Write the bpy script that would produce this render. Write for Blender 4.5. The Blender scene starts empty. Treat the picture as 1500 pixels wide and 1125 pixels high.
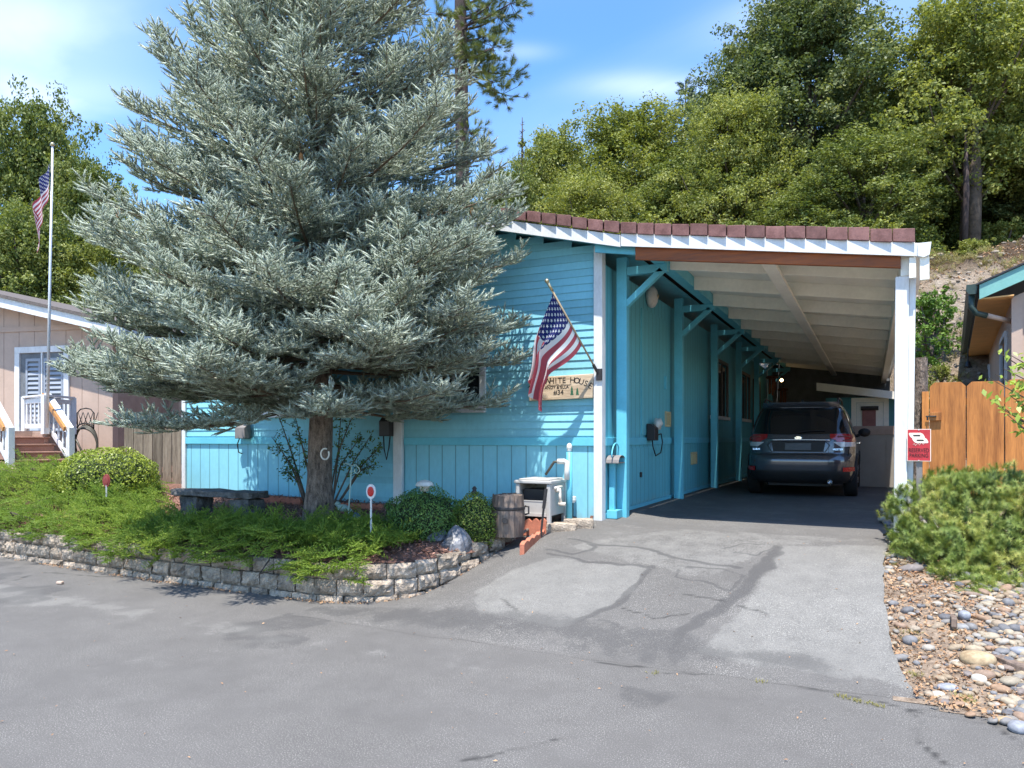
import bpy, bmesh, math, random
import numpy as np
from mathutils import Vector, Matrix, noise as mnoise
random.seed(7); rng = np.random.default_rng(7)
SC = bpy.context.scene; COL = SC.collection
# ---------------------------------------------------------------- camera frame (house frame: X along the front wall, Y into the lot)
F = 1078.0; TH = math.atan(526/1078); CT, ST = math.cos(TH), math.sin(TH); HZ = 641.0; CZ = 1.6
def ray(u, v):
    a = (u-750)/F; return (a*CT-ST, a*ST+CT, (HZ-v)/F)
def PY(u, v, Y): r = ray(u, v); t = Y/r[1]; return Vector((r[0]*t, Y, CZ+r[2]*t))
def PX(u, v, X): r = ray(u, v); t = X/r[0]; return Vector((X, r[1]*t, CZ+r[2]*t))
def PZ(u, v, Z): r = ray(u, v); t = (Z-CZ)/r[2]; return Vector((r[0]*t, r[1]*t, Z))
def PD(u, v, D): r = ray(u, v); return Vector((r[0]*D, r[1]*D, CZ+r[2]*D))
def CW(xc, zc, z=0.0): return Vector((xc*CT-zc*ST, xc*ST+zc*CT, z))
def lerp(a, b, t): return a+(b-a)*t
def sstep(a, b, x):
    t = min(1, max(0, (x-a)/(b-a))); return t*t*(3-2*t)

# ---------------------------------------------------------------- mesh builder
class MB:
    def __init__(s): s.v = []; s.f = []; s.m = []
    def add(s, vs, fs, mi=0, M=None):
        o = len(s.v)
        for p in vs:
            p = Vector(p); s.v.append(M @ p if M is not None else p)
        for f in fs: s.f.append([o+i for i in f]); s.m.append(mi)
    def quad(s, a, b, c, d, mi=0): s.add([a, b, c, d], [(0, 1, 2, 3)], mi)
    def box(s, p0, p1, mi=0, M=None):
        x0, y0, z0 = [min(a, b) for a, b in zip(p0, p1)]; x1, y1, z1 = [max(a, b) for a, b in zip(p0, p1)]
        s.add([(x0,y0,z0),(x1,y0,z0),(x1,y1,z0),(x0,y1,z0),(x0,y0,z1),(x1,y0,z1),(x1,y1,z1),(x0,y1,z1)],
              [(0,3,2,1),(4,5,6,7),(0,1,5,4),(1,2,6,5),(2,3,7,6),(3,0,4,7)], mi, M)
    def bar(s, a, b, w, h, mi=0, up=(0,0,1)):
        a = Vector(a); b = Vector(b); d = (b-a); L = d.length; d.normalize()
        up = Vector(up)
        if abs(d.dot(up)) > .98: up = Vector((1,0,0))
        x = d.cross(up).normalized(); z = x.cross(d)
        M = Matrix(((x.x,d.x,z.x,a.x),(x.y,d.y,z.y,a.y),(x.z,d.z,z.z,a.z),(0,0,0,1)))
        s.box((-w/2,0,-h/2),(w/2,L,h/2), mi, M)
    def tube(s, pts, r, n=8, mi=0, cap=True):
        pts = [Vector(p) for p in pts]; N = len(pts)
        if not hasattr(r, '__len__'): r = [r]*N
        o = len(s.v); prev = None
        for i, p in enumerate(pts):
            d = (pts[min(i+1,N-1)]-pts[max(i-1,0)])
            d = d.normalized() if d.length > 1e-9 else Vector((0,0,1))
            if prev is None:
                ref = Vector((0,0,1)) if abs(d.z) < .9 else Vector((1,0,0)); x = d.cross(ref).normalized()
            else: x = (prev-d*prev.dot(d)).normalized()
            prev = x; y = d.cross(x)
            for k in range(n):
                a = 2*math.pi*k/n; s.v.append(p+(x*math.cos(a)+y*math.sin(a))*r[i])
        for i in range(N-1):
            for k in range(n):
                s.f.append([o+i*n+k, o+i*n+(k+1)%n, o+(i+1)*n+(k+1)%n, o+(i+1)*n+k]); s.m.append(mi)
        if cap:
            s.f.append([o+k for k in range(n)][::-1]); s.m.append(mi)
            s.f.append([o+(N-1)*n+k for k in range(n)]); s.m.append(mi)
    def lathe(s, prof, n=24, mi=0, M=None, sx=1, sy=1):
        o = len(s.v)
        for (r, z) in prof:
            for k in range(n):
                a = 2*math.pi*k/n; p = Vector((r*math.cos(a)*sx, r*math.sin(a)*sy, z)); s.v.append(M @ p if M is not None else p)
        for i in range(len(prof)-1):
            for k in range(n):
                s.f.append([o+i*n+k, o+i*n+(k+1)%n, o+(i+1)*n+(k+1)%n, o+(i+1)*n+k]); s.m.append(mi)
        s.f.append([o+k for k in range(n)][::-1]); s.m.append(mi)
        s.f.append([o+(len(prof)-1)*n+k for k in range(n)]); s.m.append(mi)
    def prism(s, poly, d, mi=0, M=None):
        n = len(poly); vs = [Vector(p) for p in poly]+[Vector(p)+Vector(d) for p in poly]
        s.add(vs, [tuple(range(n))[::-1], tuple(range(n, 2*n))]+[(i,(i+1)%n,n+(i+1)%n,n+i) for i in range(n)], mi, M)
    def grid(s, P, mi=0, wrap=False):
        o = len(s.v); R = len(P); C = len(P[0])
        for row in P:
            for p in row: s.v.append(Vector(p))
        for i in range(R-1):
            for j in range(C if wrap else C-1):
                k = (j+1) % C
                s.f.append([o+i*C+j, o+i*C+k, o+(i+1)*C+k, o+(i+1)*C+j]); s.m.append(mi)
    def ball(s, c, r, n=12, mi=0, jit=0, sub=None):
        c = Vector(c); r = (r,r,r) if not hasattr(r,'__len__') else r; P = []
        for i in range(n//2+1):
            th = math.pi*i/(n//2)
            P.append([c+Vector((r[0]*math.sin(th)*math.cos(2*math.pi*k/n), r[1]*math.sin(th)*math.sin(2*math.pi*k/n), -r[2]*math.cos(th))) for k in range(n)])
        if jit:
            P = [[p+(p-c)*jit*mnoise.noise(p*3/max(r)+Vector((c.x*7,c.y*5,3))) for p in row] for row in P]
        s.grid(P, mi, True)
    def build(s, name, mats, parent=None, smooth=False, bevel=0, recalc=True):
        me = bpy.data.meshes.new(name); me.from_pydata([tuple(p) for p in s.v], [], s.f)
        return fin(name, me, mats, parent, smooth, bevel, s.m, recalc)
def link(o, parent):
    COL.objects.link(o)
    if parent is not None:
        o.parent = parent
        if parent.parent is None and parent.type == 'EMPTY': o.location = -parent.location
        elif parent.parent is None: o.location = (0,0,0)
def fin(name, me, mats, parent, smooth=False, bevel=0, mi=None, recalc=True):
    mats = mats if isinstance(mats, (list, tuple)) else [mats]
    for m in mats: me.materials.append(m)
    if mi is not None and len(mats) > 1: me.polygons.foreach_set('material_index', mi)
    if recalc:
        bm = bmesh.new(); bm.from_mesh(me); bmesh.ops.recalc_face_normals(bm, faces=bm.faces); bm.to_mesh(me); bm.free()
    if smooth: me.polygons.foreach_set('use_smooth', [True]*len(me.polygons))
    me.update()
    o = bpy.data.objects.new(name, me); link(o, parent)
    if bevel:
        b = o.modifiers.new('bevel','BEVEL'); b.width = bevel; b.segments = 2; b.limit_method = 'ANGLE'; b.angle_limit = .6
    if smooth == 'auto':
        pass
    return o
def npmesh(name, V, Fc, mats, parent=None, smooth=False, mi=None):
    V = np.asarray(V, np.float32).reshape(-1,3); Fc = np.asarray(Fc, np.int32); k = Fc.shape[1]
    me = bpy.data.meshes.new(name); me.vertices.add(len(V)); me.vertices.foreach_set('co', V.ravel())
    me.loops.add(Fc.size); me.loops.foreach_set('vertex_index', Fc.ravel())
    me.polygons.add(len(Fc)); me.polygons.foreach_set('loop_start', np.arange(0, Fc.size, k, dtype=np.int32)); me.polygons.foreach_set('loop_total', np.full(len(Fc), k, np.int32))
    mats = mats if isinstance(mats,(list,tuple)) else [mats]
    for m in mats: me.materials.append(m)
    if mi is not None: me.polygons.foreach_set('material_index', np.asarray(mi, np.int32))
    if smooth: me.polygons.foreach_set('use_smooth', np.ones(len(Fc), bool))
    me.update(calc_edges=True); me.validate()
    o = bpy.data.objects.new(name, me); link(o, parent); return o
def tag(o, label, cat, group=None):
    o['label'] = label; o['category'] = cat
    if group: o['group'] = group
    return o
def thing(name, label, cat, loc, group=None):
    o = bpy.data.objects.new(name, None); o.empty_display_size = .2; COL.objects.link(o); o.location = Vector(loc)
    return tag(o, label, cat, group)
def kind(o, k): o['kind'] = k; return o
def dup(root, loc, rotz, label, scale=None, group=None):
    r = root.copy(); COL.objects.link(r); r.location = Vector(loc); r.rotation_euler = (0,0,rotz); r['label'] = label
    if group: r['group'] = group
    if scale is not None: r.scale = scale
    for ch in list(root.children):
        c = ch.copy(); COL.objects.link(c); c.parent = r
        for g in list(ch.children):
            d = g.copy(); COL.objects.link(d); d.parent = c
    return r

# ---------------------------------------------------------------- materials
class NT:
    def __init__(s, name):
        s.mat = bpy.data.materials.new(name); s.mat.use_nodes = True; s.t = s.mat.node_tree; s.t.nodes.clear()
        s.out = s.n('ShaderNodeOutputMaterial')
    def n(s, ty, **kw):
        nd = s.t.nodes.new(ty)
        for k, v in kw.items(): setattr(nd, k, v)
        return nd
    def l(s, a, b): s.t.links.new(a, b)
    def set(s, sock, v):
        if hasattr(v, 'links') or isinstance(v, bpy.types.NodeSocket): s.l(v, sock)
        else:
            if hasattr(v, '__len__') and len(v) == 3 and sock.type == 'RGBA': v = (*v, 1)
            sock.default_value = v
    def math(s, op, a, b=None, c=None, clamp=False):
        m = s.n('ShaderNodeMath', operation=op, use_clamp=clamp); s.set(m.inputs[0], a)
        if b is not None: s.set(m.inputs[1], b)
        if c is not None: s.set(m.inputs[2], c)
        return m.outputs[0]
    def mix(s, f, a, b, mode='MIX'):
        m = s.n('ShaderNodeMix', data_type='RGBA', blend_type=mode); s.set(m.inputs[0], f); s.set(m.inputs[6], a); s.set(m.inputs[7], b); return m.outputs[2]
    def noise(s, scale, detail=4, rough=.55, vec=None, dist=0):
        m = s.n('ShaderNodeTexNoise'); m.inputs['Scale'].default_value = scale; m.inputs['Detail'].default_value = detail
        m.inputs['Roughness'].default_value = rough; m.inputs['Distortion'].default_value = dist
        if vec is not None: s.l(vec, m.inputs['Vector'])
        return m.outputs['Fac']
    def coord(s, which='Object'): return s.n('ShaderNodeTexCoord').outputs[which]
    def mapping(s, vec, scale=(1,1,1), loc=(0,0,0), rot=(0,0,0)):
        m = s.n('ShaderNodeMapping'); s.l(vec, m.inputs['Vector']); m.inputs['Scale'].default_value = scale; m.inputs['Location'].default_value = loc; m.inputs['Rotation'].default_value = rot
        return m.outputs[0]
    def ramp(s, f, *stops):
        r = s.n('ShaderNodeValToRGB'); s.set(r.inputs[0], f); e = r.color_ramp.elements
        while len(e) < len(stops): e.new(.5)
        for i, (p, c) in enumerate(stops):
            e[i].position = p; c = (c,c,c) if not hasattr(c,'__len__') else c; e[i].color = (*c[:3], 1)
        return r.outputs[0]
    def attr(s, name): return s.n('ShaderNodeAttribute', attribute_name=name).outputs['Fac']
    def bump(s, h, strength=.3, dist=.01, normal=None):
        b = s.n('ShaderNodeBump'); b.inputs['Strength'].default_value = strength; b.inputs['Distance'].default_value = dist; s.l(h, b.inputs['Height'])
        if normal is not None: s.l(normal, b.inputs['Normal'])
        return b.outputs[0]
    def pbsdf(s, col, rough=.6, metal=0, spec=.5, normal=None, emit=None, estr=0, coat=0):
        p = s.n('ShaderNodeBsdfPrincipled'); s.set(p.inputs['Base Color'], col); s.set(p.inputs['Roughness'], rough); p.inputs['Metallic'].default_value = metal
        p.inputs['Specular IOR Level'].default_value = spec; p.inputs['Coat Weight'].default_value = coat
        if normal is not None: s.l(normal, p.inputs['Normal'])
        if emit is not None: p.inputs['Emission Color'].default_value = (*emit,1); p.inputs['Emission Strength'].default_value = estr
        return p.outputs[0]
    def done(s, sh): s.l(sh, s.out.inputs[0]); return s.mat
def pmat(name, col, rough=.6, var=.12, scale=5, bump=.15, bscale=60, metal=0, spec=.4, col2=None, stretch=(1,1,1), bdist=.004, coat=0, isl=0, obr=0):
    t = NT(name); v = t.mapping(t.coord(), stretch)
    n1 = t.noise(scale, 5, .6, v); n2 = t.noise(scale*7, 3, .6, v)
    f = t.math('ADD', t.math('MULTIPLY', n1, .65), t.math('MULTIPLY', n2, .35))
    a = [max(0, c*(1-var*1.6)) for c in col]; b = col2 if col2 is not None else [min(1, c*(1+var*1.6)) for c in col]
    c = t.ramp(f, (.32, a), (.68, b))
    if isl: c = t.mix(1, c, t.ramp(t.n('ShaderNodeNewGeometry').outputs['Random Per Island'], (0, 1-isl), (1, 1+isl*.35)), 'MULTIPLY')
    if obr: c = t.mix(1, c, t.ramp(t.n('ShaderNodeObjectInfo').outputs['Random'], (0, 1-obr), (1, 1+obr*.3)), 'MULTIPLY')
    r = t.ramp(n2, (.3, max(.05, rough-.12)), (.7, min(1, rough+.1)))
    nb = t.bump(t.noise(bscale, 4, .6, v), bump, bdist) if bump else None
    return t.done(t.pbsdf(c, r, metal, spec, nb, coat=coat))
def fmat(name, c1, c2, trans=.3, nscale=1.2, rough=.5, c3=None, namt=.55, spec=.35):
    """leaves: colour varies leaf by leaf and clump by clump, some light passes through"""
    t = NT(name); g = t.n('ShaderNodeNewGeometry'); rnd = g.outputs['Random Per Island']
    n = t.noise(nscale, 3, .6, t.coord())
    n = t.ramp(n, (.33, 0.0), (.67, 1.0))
    f = t.math('ADD', t.math('MULTIPLY', rnd, 1-namt), t.math('MULTIPLY', n, namt))
    st = [(0.0, c1), (.85, c2)] if c3 is None else [(0, c1), (.6, c2), (.97, c3)]
    c = t.ramp(f, *st)
    p = t.pbsdf(c, rough, 0, spec)
    tr = t.n('ShaderNodeBsdfTranslucent'); t.l(t.mix(1, c, (1.0,1.0,.45), 'MULTIPLY'), tr.inputs[0])
    m = t.n('ShaderNodeMixShader'); m.inputs[0].default_value = trans; t.l(p, m.inputs[1]); t.l(tr.outputs[0], m.inputs[2])
    return t.done(m.outputs[0])
def emat(name, col, s): t = NT(name); return t.done(t.pbsdf((.9,.8,.6), .4, emit=col, estr=s))
def gmat(name, col, rough=.04, spec=.6):
    t = NT(name); return t.done(t.pbsdf(col, rough, 0, spec))
M = {}
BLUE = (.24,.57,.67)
def siding_mat(name, groove=None, base=BLUE):
    t = NT(name); o = t.coord()
    n1 = t.noise(1.3, 5, .6, o); n2 = t.noise(26, 4, .65, t.mapping(o, (1,1,.35)))
    c = t.ramp(t.math('ADD', t.math('MULTIPLY', n1, .6), t.math('MULTIPLY', n2, .4)), (.3, [x*.86 for x in base]), (.7, [min(1,x*1.1) for x in base]))
    z_ = t.n('ShaderNodeSeparateXYZ'); t.l(o, z_.inputs[0]); n3 = t.noise(3.5, 5, .7, t.mapping(o, (1,1,.45)))
    dirt = t.math('MULTIPLY', t.ramp(t.math('ADD', z_.outputs[2], t.math('MULTIPLY', n3, .5)), (.85, 1), (1.0, 0)), .38); c = t.mix(dirt, c, (.34,.31,.26))
    c = t.mix(t.math('MULTIPLY', t.ramp(n3, (.55,0), (.75,1)), .22), c, [min(1,x*1.25+.06) for x in base])
    if not groove: c = t.mix(1, c, t.ramp(t.n('ShaderNodeNewGeometry').outputs['Random Per Island'], (0, .84), (1, 1.05)), 'MULTIPLY')
    if groove:
        x = t.n('ShaderNodeSeparateXYZ'); t.l(o, x.inputs[0]); g = x.outputs[groove[0]]
        fr = t.math('FRACT', t.math('DIVIDE', g, groove[1])); d = t.math('ABSOLUTE', t.math('SUBTRACT', fr, .5))
        gm = t.math('GREATER_THAN', d, .5-.008/groove[1])
        h = t.math('SUBTRACT', t.math('MULTIPLY', n2, .12), gm)
        c = t.mix(gm, c, [x*.55 for x in base])
        nb = t.bump(h, .6, .006)
    else: nb = t.bump(n2, .35, .004)
    return t.done(t.pbsdf(c, .62, 0, .3, nb))
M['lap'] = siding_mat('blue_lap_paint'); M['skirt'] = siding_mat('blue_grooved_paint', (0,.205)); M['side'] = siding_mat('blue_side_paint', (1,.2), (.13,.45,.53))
M['bluetrim'] = pmat('blue_trim_paint', (.13,.49,.61), .5, .06, 6, .1, 90)
M['white'] = pmat('white_paint', (.68,.68,.665), .5, .09, 5, .15, 70, stretch=(1.5,1,.5), col2=(.80,.80,.80))
M['offwhite'] = pmat('aged_white_paint', (.84,.81,.72), .6, .06, 3, .15, 50, stretch=(1,.4,1))
M['brownbeam'] = pmat('stained_beam', (.28,.075,.016), .55, .3, 4, .3, 60, stretch=(.25,1.5,2.5))
M['tile'] = pmat('red_roof_tile', (.19,.08,.072), .85, .25, 7, .5, 120, bdist=.008, isl=.3, col2=(.31,.16,.145))
M['tile_dark'] = pmat('roof_underlay', (.06,.03,.025), .9)
M['signwood'] = pmat('pine_board', (.52,.37,.23), .65, .25, 5, .3, 60, stretch=(.35,1,3), col2=(.72,.57,.40))
M['signedge'] = pmat('dark_board_edge', (.06,.045,.035), .8)
M['ink'] = pmat('black_paint', (.012,.011,.01), .6, bump=0)
M['greenpaint'] = pmat('green_paint', (.03,.12,.06), .6, bump=0)
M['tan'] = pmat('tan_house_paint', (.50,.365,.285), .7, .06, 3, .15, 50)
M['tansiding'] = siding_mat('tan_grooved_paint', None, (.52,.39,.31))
M['tandark'] = pmat('tan_trim_and_shade_paint', (.36,.26,.205), .7)  # darker tan: trim, decking, and shade painted onto the neighbour's side and rear walls
M['step'] = pmat('brown_step_paint', (.33,.19,.14), .6, .12)
M['handrail'] = pmat('stained_handrail', (.5,.22,.06), .5, .2, 4, .2, 50)
M['graypicket'] = pmat('weathered_fence_wood', (.19,.135,.09), .85, .35, 3, .5, 40, stretch=(6,6,.5), col2=(.34,.27,.2), isl=.4)
M['orangefence'] = pmat('stained_gate_wood', (.40,.13,.03), .6, .3, 2.2, .35, 40, stretch=(5,5,.4), col2=(.66,.27,.07), obr=.35)
M['tealtrim'] = pmat('teal_trim_paint', (.19,.42,.38), .55, .06)
M['darkgreen'] = pmat('dark_green_metal', (.035,.06,.05), .4, .1)
M['soffit'] = pmat('tan_soffit', (.72,.40,.15), .7, .08)
M['shingle'] = pmat('dark_shingle', (.04,.042,.05), .85, .3, 30)
M['grayroof'] = pmat('brown_shingle', (.13,.11,.1), .9, .3, 30)
M['glass'] = gmat('dark_window_glass', (.015,.02,.024))
M['shutter'] = pmat('white_shutter', (.62,.64,.66), .5, .04); M['louvre'] = pmat('shaded_louvre', (.30,.33,.38), .5, .05)  # louvre: white shutter paint darkened to stand for the shade behind glass
M['black'] = pmat('black_metal', (.015,.015,.016), .45, .1)
M['graybox'] = pmat('grey_utility_box', (.22,.2,.19), .55, .1)
M['darkbox'] = pmat('dark_utility_box', (.03,.026,.026), .5, .1)
M['cream'] = pmat('cream_vent_paint', (.55,.45,.25), .55, .1)
M['gravelgrey'] = pmat('resin_grey', (.46,.44,.41), .5, .04, 4, .1, 120)
M['barrel'] = pmat('weathered_barrel_wood', (.16,.12,.1), .8, .35, 4, .5, 50, stretch=(5,5,.5), col2=(.3,.22,.17), isl=.4)
M['iron'] = pmat('dull_iron', (.06,.055,.055), .5, .2, metal=.6)
M['terracotta'] = pmat('terracotta', (.46,.16,.095), .85, .2, 8, .3, 90)
M['stone'] = pmat('dark_bench_stone', (.075,.072,.07), .9, .5, 6, .8, 25, col2=(.2,.19,.18), bdist=.02)
M['bark'] = pmat('spruce_bark', (.10,.07,.055), .95, .6, 16, 1, 34, stretch=(1.4,1.4,.5), bdist=.05, col2=(.40,.31,.25))
M['barkgrey'] = pmat('oak_bark', (.11,.085,.065), .95, .4, 6, .8, 20, bdist=.02)
M['barkpine'] = pmat('pine_bark', (.065,.046,.042), .95, .5, 3, .8, 10, bdist=.02, stretch=(1,1,.4))
M['galv'] = pmat('white_metal_pole', (.66,.67,.68), .35, .05, metal=.3)
M['brass'] = pmat('brass', (.6,.5,.3), .35, .1, metal=.8)
M['pole_wood'] = pmat('flag_pole_wood', (.35,.27,.17), .4, .2)
M['redplastic'] = pmat('red_reflector', (.5,.02,.02), .25, .1, bump=0)
M['dullred'] = pmat('faded_red_reflector', (.22,.04,.035), .4, .1, bump=0)
M['palegreen'] = pmat('pale_green_iron', (.42,.55,.47), .5, .1)
M['bluelamp'] = pmat('blue_plastic', (.1,.14,.35), .3, .1)
M['solarglass'] = pmat('frosted_shade', (.62,.6,.55), .35, .1)
M['silver'] = pmat('silver_quartz', (.13,.13,.14), .35, .6, 5, .6, 18, col2=(.30,.30,.32), bdist=.02)
M['hosegreen'] = pmat('hose_rubber', (.07,.065,.05), .5, .15)
M['pvc'] = pmat('white_pvc', (.7,.7,.66), .4, .1)
M['carpaint'] = pmat('dark_grey_car_paint', (.085,.09,.105), .22, .05, 300, 0, 10, metal=.5, spec=.5, coat=1)
M['carglass'] = gmat('tinted_car_glass', (.008,.009,.011), .05, .7)
M['blackplastic'] = pmat('black_plastic', (.02,.02,.021), .6, .1)
M['tyre'] = pmat('tyre_rubber', (.014,.014,.014), .85, .2)
M['alloy'] = pmat('alloy_metal', (.5,.5,.52), .3, .1, metal=.9)
M['chrome'] = pmat('chrome_trim', (.75,.76,.78), .15, .05, metal=1, bump=0)
M['taillight'] = pmat('red_lens', (.35,.012,.014), .12, .1, bump=0, spec=.7, coat=1)
M['clearlens'] = pmat('clear_lens', (.6,.6,.62), .12, .1, bump=0, coat=1)
M['platedark'] = pmat('blank_plate', (.055,.06,.068), .4, .1)
M['rsign'] = pmat('red_sign_paint', (.5,.035,.045), .4, .12, 10, 0)
M['signcream'] = pmat('cream_sign_paint', (.8,.7,.58), .45, .08, bump=0)
M['beige'] = pmat('beige_panel', (.3,.27,.23), .7, .06)
M['pinkpost'] = pmat('faded_rose_print', (.3,.13,.12), .7, .15)
M['backdark'] = pmat('dark_board', (.17,.18,.19), .8, .2)
M['bulb'] = emat('lit_bulb', (1,.66,.3), 7)
M['winbrown'] = pmat('brown_window_frame', (.10,.075,.06), .5, .1); M['cone'] = pmat('spruce_cone', (.27,.13,.05), .8, .3)
M['rust'] = pmat('rusty_wood', (.2,.07,.03), .7, .3)
# ---------------------------------------------------------------- camera, sky, sun
cam = bpy.data.cameras.new('camera'); camo = bpy.data.objects.new('camera', cam); COL.objects.link(camo); SC.camera = camo
cam.sensor_width = 36; cam.lens = F/1500*36; cam.clip_start = .05; cam.clip_end = 3000
cam.shift_y = (HZ-562.5)/1500
camo.location = (0,0,CZ); camo.rotation_euler = (math.pi/2, 0, TH)
SUNV = Vector((.06,-.37,1)).normalized()
sun = bpy.data.lights.new('sun','SUN'); sun.energy = 4.15; sun.angle = math.radians(.53); sun.color = (1,.955,.88)
so = bpy.data.objects.new('sun', sun); COL.objects.link(so); so.location = (0,-10,40); so.rotation_euler = (-SUNV).to_track_quat('-Z','Y').to_euler()
W = bpy.data.worlds.new('World'); SC.world = W; W.use_nodes = True; t = W.node_tree; t.nodes.clear()
def wn(ty, **k):
    n = t.nodes.new(ty)
    for a, b in k.items(): setattr(n, a, b)
    return n
sky = wn('ShaderNodeTexSky', sky_type='NISHITA'); sky.sun_disc = False; sky.sun_elevation = math.asin(SUNV.z); sky.sun_rotation = math.atan2(SUNV.x, SUNV.y)
sky.air_density = 1.0; sky.dust_density = .35; sky.ozone_density = 2.2; sky.altitude = 700
tc = wn('ShaderNodeTexCoord'); sep = wn('ShaderNodeSeparateXYZ'); t.links.new(tc.outputs['Generated'], sep.inputs[0])
# thin high cloud: noise on a flat layer above (direction / height)
def wmath(op, a, b=None, clamp=False):
    m = wn('ShaderNodeMath', operation=op, use_clamp=clamp)
    for i, x in enumerate((a, b)):
        if x is None: continue
        if isinstance(x, bpy.types.NodeSocket): t.links.new(x, m.inputs[i])
        else: m.inputs[i].default_value = x
    return m.outputs[0]
zc_ = wmath('ADD', wmath('MAXIMUM', sep.outputs[2], 0.0), .12)
cx = wmath('DIVIDE', sep.outputs[0], zc_); cy = wmath('DIVIDE', sep.outputs[1], zc_)
cmb = wn('ShaderNodeCombineXYZ'); t.links.new(cx, cmb.inputs[0]); t.links.new(cy, cmb.inputs[1])
mp = wn('ShaderNodeMapping'); t.links.new(cmb.outputs[0], mp.inputs[0]); mp.inputs['Scale'].default_value = (.55,.95,1); mp.inputs['Rotation'].default_value = (0,0,-.5); mp.inputs['Location'].default_value = CLOUD_OFF if 'CLOUD_OFF' in globals() else (3.1,1.7,0)
nz = wn('ShaderNodeTexNoise'); t.links.new(mp.outputs[0], nz.inputs[0]); nz.inputs['Scale'].default_value = 1.0; nz.inputs['Detail'].default_value = 7; nz.inputs['Roughness'].default_value = .5; nz.inputs['Distortion'].default_value = .5
rp = wn('ShaderNodeValToRGB'); t.links.new(nz.outputs[0], rp.inputs[0]); rp.color_ramp.elements[0].position = .46; rp.color_ramp.elements[1].position = .8
rp.color_ramp.elements[1].color = (1,1,1,1)
# a wide bank of cloud to the left of the view, smaller wisps to the right
def blob(u, v, ru, rv, amp):
    d = Vector(ray(u, v)).normalized(); du = (Vector(ray(u+ru, v)).normalized()-d).length; dv = (Vector(ray(u, v+rv)).normalized()-d).length
    right = Vector((CT, ST, 0)); up = d.cross(right)*-1
    dot1 = wn('ShaderNodeVectorMath', operation='DOT_PRODUCT'); t.links.new(tc.outputs['Generated'], dot1.inputs[0]); dot1.inputs[1].default_value = right
    dot2 = wn('ShaderNodeVectorMath', operation='DOT_PRODUCT'); t.links.new(tc.outputs['Generated'], dot2.inputs[0]); dot2.inputs[1].default_value = up
    a = wmath('DIVIDE', wmath('SUBTRACT', dot1.outputs['Value'], d.dot(right)), du); b = wmath('DIVIDE', wmath('SUBTRACT', dot2.outputs['Value'], d.dot(up)), dv)
    r2 = wmath('ADD', wmath('MULTIPLY', a, a), wmath('MULTIPLY', b, b))
    return wmath('MULTIPLY', wmath('POWER', 2.718, wmath('MULTIPLY', r2, -1.0)), amp)
tot = None
for args in ((40,60,190,80,.6), (70,140,150,26,.5), (955,125,95,20,.42), (765,76,45,13,.42), (1180,40,130,55,.5), (560,-80,300,60,.4), (1500,-60,300,80,.5)):
    bl = blob(*args); tot = bl if tot is None else wmath('ADD', tot, bl)
dens = wmath('MULTIPLY', tot, wmath('ADD', wmath('MULTIPLY', rp.outputs[0], 1.1), .28)); dens = wmath('ADD', dens, wmath('MULTIPLY', rp.outputs[0], .12), True)
mix = wn('ShaderNodeMix', data_type='RGBA'); t.links.new(dens, mix.inputs[0]); 
hsv = wn('ShaderNodeHueSaturation'); hsv.inputs['Saturation'].default_value = 1.2; hsv.inputs['Value'].default_value = 1.4; t.links.new(sky.outputs[0], hsv.inputs['Color'])
t.links.new(hsv.outputs[0], mix.inputs[6]); mix.inputs[7].default_value = (8.2,8.4,8.8,1)
bg = wn('ShaderNodeBackground'); bg.inputs[1].default_value = .122; t.links.new(mix.outputs[2], bg.inputs[0])
wo = wn('ShaderNodeOutputWorld'); t.links.new(bg.outputs[0], wo.inputs[0])
SC.view_settings.view_transform = 'Standard'; SC.view_settings.look = 'None'; SC.view_settings.exposure = 1.1; SC.view_settings.gamma = 1
SC.render.engine = 'CYCLES'; SC.cycles.use_denoising = True; SC.cycles.max_bounces = 8; SC.cycles.transparent_max_bounces = 4
SC.cycles.sample_clamp_indirect = 4; SC.cycles.caustics_reflective = False; SC.cycles.caustics_refractive = False

# ---------------------------------------------------------------- ground heights
PROF = [(-99,0),(5.1,0),(5.4,.06),(5.8,.17),(6.4,.32),(7.2,.455),(8.0,.54),(9.0,.58),(14,.57),(20,.53),(99,.53)]
def prof(y):
    return np.interp(y, [p[0] for p in PROF], [p[1] for p in PROF])
def DRV(x, y):
    """driveway height: ramp up from the road, fading to road level towards its left edge near the road"""
    x = np.asarray(x, float); y = np.asarray(y, float)
    e = np.clip((x+4.35)/1.5, 0, 1); e = e*e*(3-2*e); w = np.clip((y-6.2)/2.0, 0, 1); k = e+(1-e)*w
    return prof(y)*k + np.where((y > 8.3), .05*np.clip((-2.3-x)/.5, 0, 1), 0)
def vnoise(x, y, seed=0):
    x = np.asarray(x, float); y = np.asarray(y, float); T = np.random.default_rng(seed).random((256,256))
    xi = np.floor(x).astype(int); yi = np.floor(y).astype(int); fx = x-xi; fy = y-yi; fx = fx*fx*(3-2*fx); fy = fy*fy*(3-2*fy)
    g = lambda a, b: T[a % 256, b % 256]
    return (g(xi,yi)*(1-fx)+g(xi+1,yi)*fx)*(1-fy)+(g(xi,yi+1)*(1-fx)+g(xi+1,yi+1)*fx)*fy
def fbm(x, y, seed=0, oct=4, s=1.0):
    r = 0; a = .5; tot = 0
    for o in range(oct): r = r+a*vnoise(x*s*2**o+o*17.3, y*s*2**o+o*9.1, seed+o); tot += a; a *= .55
    return r/tot
def seg_d(x, y, pts):
    d = np.full(np.shape(x), 9.0)
    for (a, b) in zip(pts[:-1], pts[1:]):
        ax, ay = a; bx, by = b; vx, vy = bx-ax, by-ay; L = vx*vx+vy*vy+1e-9
        tt = np.clip(((x-ax)*vx+(y-ay)*vy)/L, 0, 1); d = np.minimum(d, np.hypot(x-ax-tt*vx, y-ay-tt*vy))
    return d
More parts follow.
